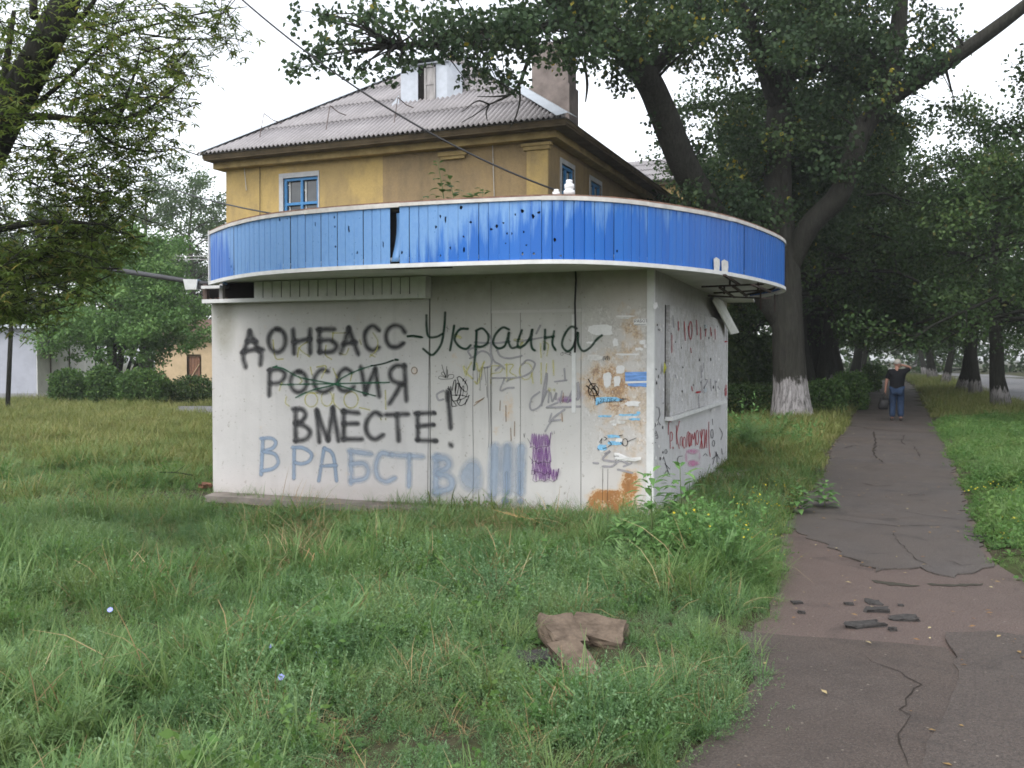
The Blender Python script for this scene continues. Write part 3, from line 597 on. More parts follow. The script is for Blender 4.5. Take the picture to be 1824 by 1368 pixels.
# ------------------------------------------------------------------ kiosk
SN = -FU
kiosk = thing('kiosk', (C + FU * 2.7 + SV * 2.5) * [1, 1, 0], 'abandoned white kiosk covered in graffiti with a curved bright blue board fascia', 'kiosk')
ZS, ZB, ZTOP = 2.63, 2.60, 3.132
def wp(px, py, off=.004): return on_plane(px, py, C + FN * off, FN)
def sp(px, py, off=.004): return on_plane(px, py, C + SN * off, SN)
def wu(px): return float(np.dot(wp(px, 640, 0) - C, FU))
def su(px): return float(np.dot(sp(px, 640, 0) - C, SV))
WU = float(np.linalg.norm(Lk - C))
def blob(px, py, cx, cy, rx, ry, p=2.0): return np.clip(1.25 - (np.abs((px - cx) / rx) ** p + np.abs((py - cy) / ry) ** p), 0, 1)
def wall_paint(name, base, pink, plaster_):
    t = NT(name); oc = t.n('TexCoord').outputs['Object']
    big = t.noise(1.1, 5, .6, None, oc, .4); mid = t.noise(7, 5, .65, None, oc); fine = t.noise(45, 4, .7, None, oc); streak = t.noise(9, 4, .6, (1, 1, .06), oc)
    col = t.ramp(big, [(.3, tuple(np.array(base) * .86)), (.7, tuple(np.array(base) * 1.06))])
    col = t.mix(t.math('MULTIPLY', t.ramp(streak, [(.52, 0), (.75, 1)]), .28), col, tuple(np.array(base) * .62))
    d = t.attr('dirt'); dm = t.math('MULTIPLY', d, t.math('ADD', .35, t.math('MULTIPLY', mid, 1.1)), True)  # real dirt together with the painted shade under the soffit
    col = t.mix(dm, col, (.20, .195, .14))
    speck = t.math('MULTIPLY', t.ramp(t.noise(26, 3, .5, None, oc), [(.66, 0), (.72, 1)]), .5)
    col = t.mix(speck, col, (.16, .14, .10))
    pk = t.attr('pink'); col = t.mix(t.math('MULTIPLY', pk, .75), col, pink)
    r = t.attr('rust'); rm = t.math('ADD', r, t.math('MULTIPLY', t.math('SUBTRACT', mid, .5), 1.9))
    halo = t.ramp(rm, [(.30, 0), (.85, .75)]); col = t.mix(halo, col, (.54, .355, .17))
    hard = t.math('ADD', r, t.math('ADD', t.math('MULTIPLY', t.math('SUBTRACT', mid, .5), 1.6), t.math('MULTIPLY', t.math('SUBTRACT', fine, .5), 1.5)))
    col = t.mix(t.ramp(hard, [(.70, 0), (.90, .9)]), col, t.ramp(t.noise(5, 5, .7, (1, 1, .2), oc), [(.3, (.20, .085, .03)), (.55, (.36, .16, .05)), (.75, (.48, .26, .10))]))
    f = t.attr('flake'); fm = t.math('MULTIPLY', t.ramp(t.math('ADD', t.math('MULTIPLY', fine, .6), t.math('MULTIPLY', mid, .5)), [(.56, 0), (.60, 1)]), f, True)
    col = t.mix(fm, col, (.30, .285, .26))
    fm2 = t.math('MULTIPLY', t.ramp(t.noise(30, 4, .7, (1, 1, .5), oc), [(.58, 0), (.61, 1)]), f, True)
    col = t.mix(fm2, col, (.68, .67, .66))
    h = t.math('ADD', t.math('MULTIPLY', mid, .8 if plaster_ else .3), t.math('MULTIPLY', fine, .35 if plaster_ else .12))
    return t.fin(col, .82, .2, t.bump(h, .45, .012))
M['kiosk_plaster'] = wall_paint('kiosk_whitewashed_plaster', (.53, .515, .505), (.54, .48, .46), True)
M['kiosk_metal'] = wall_paint('kiosk_painted_steel', (.515, .50, .48), (.53, .48, .44), False)
M['kiosk_side'] = wall_paint('kiosk_postered_side', (.53, .525, .535), (.5, .45, .42), False)
M['white_trim'] = plain('white_painted_trim', (.58, .58, .57), .6, .3, .12, 8, .1)
M['soffit'] = plain('grey_white_soffit', (.55, .55, .51), .8, .2, .14, 3, .1)
M['seam'] = plain('dark_joint', (.03, .028, .025), .95, .05)
def rustf(px, py):
    r = np.maximum.reduce([1.0 * blob(px, py, 1090, 895, 50, 26, 4), .95 * blob(px, py, 1122, 862, 24, 34), .75 * blob(px, py, 1090, 690, 66, 66), .5 * blob(px, py, 1075, 640, 55, 30), .55 * blob(px, py, 1125, 600, 26, 60), .52 * blob(px, py, 1120, 555, 30, 22),
        .42 * blob(px, py, 1100, 760, 60, 70), .45 * blob(px, py, 1140, 740, 18, 130), .42 * blob(px, py, 905, 720, 14, 40), .4 * blob(px, py, 885, 768, 10, 12), .36 * blob(px, py, 1000, 730, 8, 40), .3 * blob(px, py, 817, 640, 18, 30), .34 * blob(px, py, 738, 660, 6, 6), .3 * blob(px, py, 1052, 780, 8, 40)])
    return r
def dirt_shade(px, py, top):
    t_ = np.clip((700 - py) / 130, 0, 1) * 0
    d = .42 * np.clip(1 - (py - top) / 62, 0, 1) + .22 * np.clip(1 - (py - top) / 150, 0, 1)  # soffit shade painted in with some moss, fading down from the top
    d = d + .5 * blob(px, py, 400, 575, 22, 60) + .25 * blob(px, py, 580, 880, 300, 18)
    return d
def panel(name, org_, au, W, z0, z1, mat_, normal, thick=.03, off=0.0, side=False, step=.045, flake=0.0, label=None, parent=kiosk, pinkb=True):
    nu, nz = max(2, int(W / step)), max(2, int((z1 - z0) / step))
    us, zs = np.linspace(0, W, nu + 1), np.linspace(z0, z1, nz + 1)
    uu, zz = np.meshgrid(us, zs); P = org_ + uu.ravel()[:, None] * au + zz.ravel()[:, None] * ZD + normal * off
    n = nu + 1; ii = (np.arange(nz)[:, None] * n + np.arange(nu)).ravel(); q = np.stack([ii, ii + 1, ii + n + 1, ii + n], 1)
    e = [org_ + au * a + ZD * z + normal * o_ for o_ in (off, off - thick) for a, z in ((0, z0), (W, z0), (W, z1), (0, z1))]
    V = np.concatenate([P, np.array(e)]); b = len(P)
    q = np.concatenate([q, np.array([(b + i, b + (i + 1) % 4, b + 4 + (i + 1) % 4, b + 4 + i) for i in range(4)])])
    px, py = pixel(V); me = fast_mesh(name, V - org(parent), q, mat_)
    A = {'rust': rustf(px, py) if not side else np.zeros(len(px)), 'dirt': dirt_shade(px, py, 505) if not side else .5 * np.clip(1 - (2.63 - V[:, 2]) / .5, 0, 1) + .10,  # dirt and painted soffit shade, also near the top of side walls
         'pink': (np.clip((py - 820) / 90, 0, 1) * np.clip((770 - px) / 60, 0, 1) + .5 * np.clip((px - 1040) / 60, 0, 1)) if not side else np.clip(.4 - V[:, 2], 0, 1) * 0,
         'flake': (np.clip((px - 1035) / 12, 0, 1) * np.clip((835 - py) / 40, 0, 1) * np.clip((py - 535) / 12, 0, 1) * .42) if not side else np.full(len(px), flake)}
    for k, v in A.items():
        a = me.attributes.new(k, 'FLOAT', 'POINT'); a.data.foreach_set('value', v.astype(np.float32))
    o = link(name, me, parent); return tag(o, label)
u766, u875, u927, u1034, u1157 = [wu(x) for x in (766, 876, 927, 1035, 1156)]
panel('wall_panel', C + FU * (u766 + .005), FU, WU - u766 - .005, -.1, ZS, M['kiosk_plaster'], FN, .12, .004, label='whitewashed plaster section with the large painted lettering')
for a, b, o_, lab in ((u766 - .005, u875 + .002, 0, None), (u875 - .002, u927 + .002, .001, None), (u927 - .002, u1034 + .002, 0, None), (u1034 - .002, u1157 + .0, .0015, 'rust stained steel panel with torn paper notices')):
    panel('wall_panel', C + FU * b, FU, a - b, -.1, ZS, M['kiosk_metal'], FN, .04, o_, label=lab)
mb = MB(); mb.obox(C + FU * .02 + SV * .06 - ZD * .1, FU * (WU - .14), SV * .03, ZD * (ZS + .1)); mb.obox(C + FU * (WU - .10) + SV * .12 - ZD * .1, FU * .06, SV * (KD - .12), ZD * (ZS + .1)); mb.obox(C + SV * KD - ZD * .1 + FU * .06, FU * (WU - .16), SV * -.06, ZD * (ZS + .1))
mb.build('backing_wall', M['seam'], kiosk, fix=True)
mb = MB(); mb.obox(C + FU * (WU - .04) + SV * .125 - ZD * .1, FU * .04, SV * (KD - .12), ZD * (ZS + .1)); mb.build('end_wall', M['kiosk_side'], kiosk, fix=True)
# small hatch under the soffit and conduit strip
za, zb = wp(900, 552)[2], wp(900, 496)[2]; ua, ub = wu(876), wu(1036)
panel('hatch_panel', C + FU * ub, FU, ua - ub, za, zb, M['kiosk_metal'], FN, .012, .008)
mb = MB(); mb.obox(C + FU * ub + FN * .001 + ZD * (za - .035), FU * (ua - ub), FN * .012, ZD * .03); mb.build('hatch_sill', M['kiosk_metal'], kiosk, fix=True)
mb = MB(); mb.obox(C + FU * wu(1026) + FN * .002 + ZD * wp(1020, 735)[2], FU * .045, FN * .008, ZD * (wp(1020, 560)[2] - wp(1020, 735)[2])); mb.build('cover_strip', M['white_trim'], kiosk, fix=True)
mb = MB(); mb.tube([wp(1025, 482, .02), wp(1026, 500, .03), wp(1024, 540, .02), wp(1025, 590, .022), wp(1024, 628, .02)], .010, 7); mb.build('cable', M['wire'], kiosk, True)
# corner profile, side wall, shutter
mb = MB(); mb.obox(C - FU * .012 + FN * .012 - ZD * .1, FU * .075, SV * .012, ZD * (ZS + .1)); mb.obox(C - FU * .012 + SV * .0005 - ZD * .1, FU * .012, SV * .05, ZD * (ZS + .1)); mb.build('corner_profile', M['white_trim'], kiosk, fix=True)
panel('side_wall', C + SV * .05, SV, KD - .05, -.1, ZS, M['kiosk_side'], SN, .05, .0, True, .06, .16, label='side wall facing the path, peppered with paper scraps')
s0, s1 = su(1185), su(1284); tz = sp(1186, 543)[2]; bz0, bz1 = sp(1186, 741)[2], sp(1284, 735)[2]
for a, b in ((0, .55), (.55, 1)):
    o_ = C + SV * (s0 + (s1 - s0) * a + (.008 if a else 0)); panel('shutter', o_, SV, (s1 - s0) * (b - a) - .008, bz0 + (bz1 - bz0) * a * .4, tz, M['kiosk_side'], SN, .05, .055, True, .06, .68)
mb = MB(); mb.obox(C + SV * (s0 - .02) + SN * .001 + ZD * (bz0 - .05), SV * (s1 - s0 + .05), SN * .085, ZD * .045); mb.build('shutter_ledge', M['white_trim'], kiosk, fix=True)
mb = MB(); mb.obox(C + SV * (s0 - .035) + SN * .001 + ZD * (bz0 - .03), SV * .03, SN * .004, ZD * (tz - bz0 + .03)); mb.build('joint', M['seam'], kiosk, fix=True)
mb = MB()
for z in (.15, .85): mb.obox(C + SV * (s0 + (s1 - s0) * .55 - .05) + SN * .057 + ZD * (bz0 + (tz - bz0) * z), SV * .12, SN * .02, ZD * .05)
mb.build('latch', M['tin'], kiosk, fix=True)
mb = MB(); mb.obox(C + SV * (KD - .07) + SN * .002 - ZD * .1, SV * .08, SN * .014, ZD * (ZS - .3)); mb.build('corner_profile', M['white_trim'], kiosk, fix=True)
# concrete apron at the foot of the wall
M['apron'] = plain('weathered_concrete', (.215, .19, .168), .95, .1, .25, 3, .5)
a_ = jag([Lk - FU * .05 + FN * .02, Lk - FU * .15 + FN * .36, C + FU * 2.6 + FN * .36, C + FU * .3 + FN * .25, C + FU * .2 + FN * .02], .15, .015, r_); a_[:, 2] = .07
mb = MB(); mb.slab(a_ - [0, 0, .2], (0, 0, .2)); mb.build('apron', M['apron'], kiosk, fix=True)
a_ = jag([C + SV * .2 + SN * .02, C + SV * .3 + SN * .4, C + SV * 5.6 + SN * .5, C + SV * 5.9 + SN * .02], .2, .02, r_); a_[:, 2] = .05
mb = MB(); mb.slab(a_ - [0, 0, .2], (0, 0, .2)); mb.build('apron', M['apron'], kiosk, fix=True)

# fascia curve
fpx = [(376, 501), (399, 494.5), (430, 488.5), (470, 483), (520, 479), (579, 475.5), (640, 472.5), (700, 470), (755, 468), (815, 466), (873, 464.5), (940, 462.5), (1000, 461.8), (1060, 463), (1120, 466), (1200, 472.5), (1270, 480.5), (1310, 487), (1345, 494.5), (1375, 502), (1397, 509.5)]
cur = np.array([gp(x, y, ZB) for x, y in fpx]); cur = np.vstack([cur, cur[-1] + [.14, .5, 0], cur[-1] + [.16, 1.1, 0], cur[-1] + [.05, 1.9, 0]])
def catmull(P, n):
    P = np.asarray(P, float); P = np.vstack([2 * P[0] - P[1], P, 2 * P[-1] - P[-2]]); out = []
    for i in range(1, len(P) - 2):
        t_ = np.linspace(0, 1, n, endpoint=False)[:, None]; a, b, c_, d = P[i - 1:i + 3]
        out.append(.5 * ((2 * b) + (c_ - a) * t_ + (2 * a - 5 * b + 4 * c_ - d) * t_ ** 2 + (3 * b - a - 3 * c_ + d) * t_ ** 3))
    return np.vstack(out + [P[-2:-1]])
dense = catmull(cur, 24)
for _ in range(300):
    dense[1:-1] = .25 * dense[:-2] + .5 * dense[1:-1] + .25 * dense[2:]
al = np.concatenate([[0], np.cumsum(np.linalg.norm(np.diff(dense, axis=0), axis=1))]); BW = .098; NB = int(al[-1] / BW)
pts = np.stack([np.interp(np.arange(NB + 1) * BW, al, dense[:, k]) for k in range(3)], 1); pts[:, 2] = ZB
T = np.diff(pts, axis=0); T /= np.linalg.norm(T, axis=1, keepdims=True); OUT = np.stack([T[:, 1], -T[:, 0], T[:, 0] * 0], 1)
t = NT('blue_fascia_paint'); oc = t.n('TexCoord').outputs['Object']; w_ = t.n('NewGeometry').outputs['Position']
wear = t.attr('wear', 'Fac') if False else t.n('Attribute', attribute_name='fade', attribute_type='OBJECT').outputs['Fac']
rnd = t.n('ObjectInfo').outputs['Random']
st = t.noise(16, 5, .65, (1, 1, .09), w_); pt = t.noise(34, 4, .7, (1, 1, .55), w_); z_ = t.n('SeparateXYZ', {0: oc}).outputs['Z']
base = t.mix(rnd, (.008, .095, .38), (.012, .118, .43))
fadecol = t.mix(pt, (.095, .225, .48), (.18, .33, .55))
f1 = t.math('ADD', t.math('MULTIPLY', wear, 1.0), t.math('ADD', t.math('MULTIPLY', t.math('SUBTRACT', st, .5), 1.25), t.math('MULTIPLY', t.math('SUBTRACT', z_, .32), 1.1)))
col = t.mix(t.ramp(f1, [(.30, 0), (.62, .95)]), base, fadecol)
scr = t.math('MULTIPLY', t.ramp(pt, [(.64, 0), (.70, .8)]), wear, True); col = t.mix(scr, col, (.010, .10, .31))
dr = t.ramp(t.noise(38, 3, .6, (1, 1, .035), w_), [(.70, 0), (.78, .5)]); col = t.mix(dr, col, (.28, .40, .60))
rough = t.math('ADD', .38, t.math('MULTIPLY', wear, .3))
M['blue'] = t.fin(col, rough, .35, t.bump(t.noise(5, 2, .5, (1, 1, .3), w_), .12, .01))
t = NT('hole_dark_backing'); M['backing'] = t.fin((.02, .02, .022), .9, .1)  # near-black sheet added behind the boards so holes and gap look dark
H_ = ZTOP - ZB
mb = MB(); n = NB + 1
outv = np.vstack([OUT, OUT[-1:]]); inner = pts - outv * .10
mb.add(np.concatenate([inner, inner + ZD * H_]), [(i, i + 1, n + i + 1, n + i) for i in range(n - 1)])
fas = mb.build('fascia', M['backing'], kiosk, label='curved bright blue board fascia with holes and a missing board')
base_px = [pixel((pts[i] + pts[i + 1]) / 2 + ZD * .3) for i in range(NB)]
HOLES = [(499, 391, 3, 5), (413, 475, 2, 5), (410, 461, 1.5, 3), (562, 400, 1.5, 6), (596, 387, 2, 4), (597, 404, 2, 3), (622, 408, 3, 8), (600, 439, 3, 4), (637, 450, 2, 4), (683, 435, 2, 8), (714, 450, 3, 4), (822, 370, 4, 5), (839, 395, 4, 3), (779, 405, 3, 4), (794, 390, 2.5, 9), (784, 385, 2, 5), (875, 409, 5, 3), (887, 403, 3, 6), (897, 398, 3, 2.5), (927, 377, 4, 5), (947, 386, 4, 5), (961, 379, 4, 3), (908, 416, 2, 3), (933, 414, 2, 3), (826, 422, 2.5, 3), (918, 382, 2, 3), (929, 453, 2.5, 4), (951, 452, 3, 3), (986, 426, 3, 5), (938, 437, 2, 2), (799, 441, 2, 4), (782, 455, 2, 3), (827, 445, 3, 6), (1099, 447, 3, 4), (1331, 429, 1.5, 2.5), (901, 434, 2, 2), (512, 390, 2, 2), (1002, 455, 3, 2)]
prof = [(0, -.004), (.006, .004), (.05, .007), (.092, .004), (.098, -.004)]
def board_mesh(holes, dz=0.0):
    mb = MB(); Wd = .0968
    holes = [h for h in holes]
    if not holes:
        vs = [(x * .987, -y, z) for z in (0, H_) for x, y in prof]; k = len(prof)
        mb.add(vs, [(i, i + 1, k + i + 1, k + i) for i in range(k - 1)])
        vs = [(0, .004, 0), (Wd, .004, 0), (Wd, -.002, 0), (0, -.002, 0)]
        return mb
    def yy(x): return -.0062
    out = [(p[0] * .987, 0) for p in prof] + [(p[0] * .987, H_) for p in prof[::-1]]
    loops = [out] + holes; flat = [p for l in loops for p in l]
    tri = tessellate_polygon([[Vector((p[0], p[1], 0)) for p in l] for l in loops])
    mb.add([(p[0], yy(p[0]), p[1]) for p in flat], [tuple(x) for x in tri]); k = 0
    for l in loops:
        q = np.array([(p[0], yy(p[0]), p[1]) for p in l]); n = len(l)
        if k: mb.add(np.concatenate([q, q + [0, .012, 0]]), [(i, (i + 1) % n, n + (i + 1) % n, n + i) for i in range(n)])
        k += n
    return mb
def mesh_of(mb, name, mat_):
    me = bpy.data.meshes.new(name); me.from_pydata(np.concatenate(mb.V).tolist(), [], mb.F); me.materials.append(mat_); me.update(); return me
std = mesh_of(board_mesh([]), 'fascia_board', M['blue'])
missing = min(range(NB), key=lambda i: abs(base_px[i][0] - 703) + (99 if base_px[i][0] > 1500 else 0))
rh = random.Random(5); frames = []
for i in range(NB):
    ang = math.atan2(T[i][1], T[i][0]); frames.append(ang)
    if i == missing: continue
    cx = base_px[i][0]; holes = []
    for hx, hy, rx, ry in HOLES:
        P_ = on_plane(hx, hy, pts[i], OUT[i]); lx, lz = float(np.dot(P_ - pts[i], T[i])), float(P_[2] - ZB)
        if -.002 < lx < .100 and 0 < lz < H_ and i < NB - 18:
            m_ = 8.8 / 1680; lx = min(max(lx, .022), .075); rr = min(rx * m_ * .8, .019)
            holes.append([(lx + rr * math.cos(a) * rh.uniform(.55, 1.25), lz + ry * m_ * .8 * math.sin(a) * rh.uniform(.6, 1.25)) for a in np.linspace(0, 2 * math.pi, 9, endpoint=False)])
    me = mesh_of(board_mesh(holes), 'fascia_board', M['blue']) if holes else std
    o = bpy.data.objects.new('fascia_board', me); COL.objects.link(o); o.parent = fas
    o.location = pts[i] - org(fas) + ZD * rh.uniform(-.003, .003) + OUT[i] * rh.uniform(-.002, .002); o.rotation_euler = (rh.uniform(-.004, .004), 0, ang)
    o['fade'] = float(np.interp(cx, [376, 405, 420, 690, 720, 850, 960, 1100, 1250, 1300], [.25, .35, 1.0, 1.0, .85, .48, .34, .22, .12, 0]))
# bent flap hanging in the gap
i = missing; mb = MB(); vs = []
for k, zf in enumerate(np.linspace(0, 1, 9)):
    z = .02 + zf * .46; dep = .0 - .07 * math.sin(zf * 2.4) ; tw = .25 * zf
    for x in (.012 + .03 * zf, .05 + .02 * zf, .088 - .006 * zf): vs.append(pts[i] + T[i] * x + ZD * z + OUT[i] * (dep + .012 + tw * (x - .05)))
mb.add(vs, [(3 * k + j, 3 * k + j + 1, 3 * k + j + 4, 3 * k + j + 3) for k in range(8) for j in range(2)]); fl = mb.build('torn_board', M['blue'], fas, True, label='bent torn board hanging in the gap'); fl['fade'] = .3; fl.modifiers.new('thickness', 'SOLIDIFY').thickness = .004
# trims along the fascia
M['rusty_trim'] = plain('rusty_white_trim', (.50, .48, .45), .75, .2, .22, 7, .15)
M['top_edge'] = plain('rusty_roof_edge', (.20, .12, .09), .85, .1, .5, 10, .3)
def ribbon(o0, o1, z0, z1, name, mat_, parent, i0=0, i1=None):
    i1 = i1 or n; mb = MB(); a = pts + outv * o0; b = pts + outv * o1; k = i1 - i0; a, b = a[i0:i1], b[i0:i1]
    mb.add(np.concatenate([a + ZD * z0, b + ZD * z0, b + ZD * z1, a + ZD * z1]), [(j, j + 1, k + j + 1, k + j) for j in range(k - 1)] + [(k + j, k + j + 1, 2 * k + j + 1, 2 * k + j) for j in range(k - 1)] + [(2 * k + j, 2 * k + j + 1, 3 * k + j + 1, 3 * k + j) for j in range(k - 1)] + [(3 * k + j, 3 * k + j + 1, j + 1, j) for j in range(k - 1)] + [(0, k, 2 * k, 3 * k), (k - 1, 4 * k - 1, 3 * k - 1, 2 * k - 1)])
    return mb.build(name, mat_, parent, fix=True)
ribbon(-.02, .024, -.040, -.002, 'bottom_trim', M['white_trim'], fas)
cuts = [0, 9, 22, 33, 47, 58, 72, n]
for k in range(len(cuts) - 1):
    o = ribbon(-.03, .022 + .002 * (k % 2), H_ + .001 - .003 * (k % 3), H_ + .036 - .003 * (k % 2), 'top_trim', M['rusty_trim'], fas, cuts[k], min(cuts[k + 1] + 1, n))
ribbon(-.12, .012, H_ + .037, H_ + .05, 'roof_edge', M['top_edge'], fas)
mb = MB(); mb.obox(pts[0] - T[0] * .035 + OUT[0] * .024 - ZD * .04, T[0] * .03, -OUT[0] * .12, ZD * (H_ + .09)); mb.build('end_trim', M['white_trim'], fas, fix=True)
# soffit, roof deck, return at the left end
poly = [p + ov * -.015 for p, ov in zip(pts[::2], outv[::2])]
back = [C + SV * (KD + .3) + SN * .4, Lk + SV * (KD + .3), Lk + SV * .9 - SN * .0 + FU * .15]
mb = MB(); S_ = np.array(poly + back); S_[:, 2] = ZS; mb.slab(S_, ZD * .03); mb.build('soffit', M['soffit'], kiosk, fix=True)
mb = MB(); S_ = np.array([p + ov * -.05 for p, ov in zip(pts[::2], outv[::2])] + back); S_[:, 2] = ZTOP - .03; mb.slab(S_, ZD * .05); mb.build('roof', plain('roofing_felt', (.06, .055, .05), .95), kiosk, fix=True)
mb = MB(); e0 = pts[0] - OUT[0] * .13; mb.obox(e0, (Lk + SV * .6 + FU * .12 - e0) * [1, 1, 0], UD * .03, ZD * H_); mb.build('fascia_return', M['blue'], fas, fix=True)
# seam lines under the soffit
for pxs in ([(668, 474), (690, 479), (806, 476)],):
    mb = MB(); mb.tube([gp(x, y, ZS - .004) for x, y in pxs], .008, 5); mb.build('soffit_seam', M['seam'], kiosk)
# boxed eave with vertical siding boards at left
zl = wp(560, 537)[2]; xs_ = [452 + (745 - 452) * k / 18 for k in range(19)]; OFFB = .16
def bp(px, off): return C + FU * float(np.dot(on_plane(px, 640, C + FN * off, FN) - C, FU)) + FN * off
box = MB(); box.obox((bp(745, OFFB) + ZD * zl) - FN * .012 + FU * .0, bp(362, OFFB) - bp(745, OFFB), FN * .03, ZD * .045); box.obox(bp(745, OFFB) + ZD * (zl + .002) - FN * .012, bp(362, OFFB) - bp(745, OFFB), -FN * (OFFB + .1), ZD * .03)
eb = box.build('eave_box', M['white_trim'], kiosk, fix=True, label='boxed eave with vertical boards, open and broken at its left end')
me = None
for k in range(18):
    a, b = bp(xs_[k], OFFB), bp(xs_[k + 1], OFFB); w = np.linalg.norm(b - a); mb = MB(); mb.obox(b + ZD * (zl + .045) - FN * (.012 + .003 * (k % 2)), (a - b) * (1 - .012 / w), FN * .012, ZD * (ZS - zl - .055)); mb.build('siding_board', M['white_trim'], eb, fix=True)
mb = MB(); mb.obox(bp(758, OFFB - .005) + ZD * zl, bp(745, OFFB) - bp(758, OFFB), -FN * .15, ZD * (ZS - zl - .01)); mb.build('eave_box_end', M['white_trim'], eb, fix=True)
mb = MB(); mb.obox(bp(452, .03) + ZD * (zl + .035), bp(366, .03) - bp(452, .03), FN * .01, ZD * (ZS - zl - .04)); mb.obox(bp(452, .04) + ZD * (zl + .035), (bp(745, .04) - bp(452, .04)), FN * .008, ZD * (ZS - zl - .04)); mb.build('cavity', M['dark'], eb, fix=True)
for px, w in ((402, .05), (374, .06)):
    mb = MB(); mb.obox(bp(px, .12) + ZD * (zl + .035), FU * w, FN * .05, ZD * (ZS - zl - .06)); mb.build('stud', M['grey_wood'] if px > 390 else M['rod'], eb, fix=True)
mb = MB(); mb.obox(bp(398, .17) + ZD * (ZS - .08), FU * .27, FN * .06 , ZD * .035); mb.build('broken_trim', M['white_trim'], eb, fix=True)
mb = MB()
for k in range(34):
    c_ = bp(rh.uniform(366, 406), rh.uniform(.05, .15)) + ZD * (zl + .035 + rh.uniform(0, .035)); a = rh.uniform(0, 6); d = np.array([math.cos(a), math.sin(a), rh.uniform(-.4, .5)]) * .03; e = np.array([-math.sin(a), math.cos(a), rh.uniform(-.3, .5)]) * .014
    mb.add([c_ - d, c_ + e, c_ + d, c_ - e], [(0, 1, 2, 3)])
tag(mb.build('dead_leaves', plain('dead_leaf', (.28, .13, .08), .8), eb), kind='stuff')
# rusty frame hanging under the soffit at right
M['rust_bar'] = plain('rusty_steel_bar', (.045, .032, .026), .85, .2, .4, 20)
mb = MB()
for a, b in (((1250, 511), (1360, 506)), ((1272, 522), (1375, 516)), ((1262, 527), (1372, 532)), ((1290, 490), (1318, 508)), ((1282, 512), (1308, 530)), ((1306, 510), (1330, 527)), ((1340, 507), (1372, 520))):
    mb.bar(gp(*a, ZS - .06 - .01 * len(mb.V)), gp(*b, ZS - .06 - .01 * len(mb.V)), .03, .02)
for a in ((1300, 509), (1350, 518), (1290, 524)): q = gp(*a, ZS - .10); mb.bar(q, q + ZD * .1, .02)
for a in ((1355, 520), (1380, 524)): q = gp(*a, ZS - .10); mb.bar(q, q - ZD * .22, .015)
mb.build('awning_frame', M['rust_bar'], kiosk, fix=True)
e1 = sp(1268, 528); mb = MB(); mb.add([e1 + SN * .02, e1 + SV * .9 + SN * .02 + ZD * -.02, C + SV * 5.7 + SN * .20 + ZD * 2.12, C + SV * 5.2 + SN * .14 + ZD * 2.08, C + SV * 3.4 + SN * .12 + ZD * 2.5], [(0, 1, 2, 3, 4)]); fl = mb.build('eave_flap', M['soffit'], kiosk); fl.modifiers.new('thickness', 'SOLIDIFY').thickness = .02
# paper tags on the fascia
M['paper'] = plain('weathered_paper', (.60, .59, .58), .9, .1, .12, 20); M['paper_grey'] = plain('grey_stuck_paper', (.55, .535, .51), .9, .1, .2, 25)
def papr(pxs, planef, mat_, parent, off=.007, curl=None, name='paper_scrap', label=None):
    vs = []
    for k, (x, y) in enumerate(pxs): vs.append(planef(x, y, off + (curl[k] if curl else 0)))
    c_ = np.mean(vs, axis=0); mb = MB(); mb.add(vs + [c_], [(i, (i + 1) % len(vs), len(vs)) for i in range(len(vs))]); return mb.build(name, mat_, parent, label=label)
for x0, x1, y0, y1 in ((1271, 1282, 459, 485), (1285, 1297, 463, 488)):
    j = min(range(NB - 18), key=lambda i: abs(base_px[i][0] - (x0 + x1) / 2))
    papr([(x0, y0 + 2), (x0 + 5, y0 - 1), (x1, y0 + 3), (x1 + .5, (y0 + y1) / 2), (x1 - 1, y1), (x0 + 1, y1 - 2)], lambda x, y, off: on_plane(x, y, pts[j] + OUT[j] * (.012 + off), OUT[j]), M['paper_grey'], fas)
# porcelain insulators on brackets at the roof edge
M['porcelain'] = plain('white_porcelain', (.68, .68, .68), .2, .6, .05, 20)
for px, yb, yt, s_ in ((991, 352, 337, .8), (1014, 349, 320, 1.0)):
    j = min(range(NB - 18), key=lambda i: abs(base_px[i][0] - px)); c_ = pts[j] - OUT[j] * .1; c_ = c_ * (on_plane(px, 350, c_, OUT[j])[0] / c_[0]) if False else on_plane(px, 345, c_, OUT[j]); c_[2] = ZTOP + .02
    zt_ = on_plane(px, yt, c_, OUT[j])[2]; h = zt_ - c_[2]
    mb = MB(); mb.tube([c_, c_ + ZD * h * .45], .012, 6); ins_ = mb.build('insulator', M['rod'], kiosk)
    mb = MB(); r = .046 * s_; hh_ = min(h, .15); mb.lathe(c_ + ZD * (h - hh_), [(r * .5, 0), (r * 1.1, .01), (r * 1.15, hh_ * .3), (r * .8, hh_ * .42), (r * 1.0, hh_ * .5), (r * .95, hh_ * .72), (r * .55, hh_ * .78), (r * .7, hh_ * .85), (r * .62, hh_ * .97), (r * .2, hh_)]); mb.build('porcelain_bell', M['porcelain'], ins_, True)
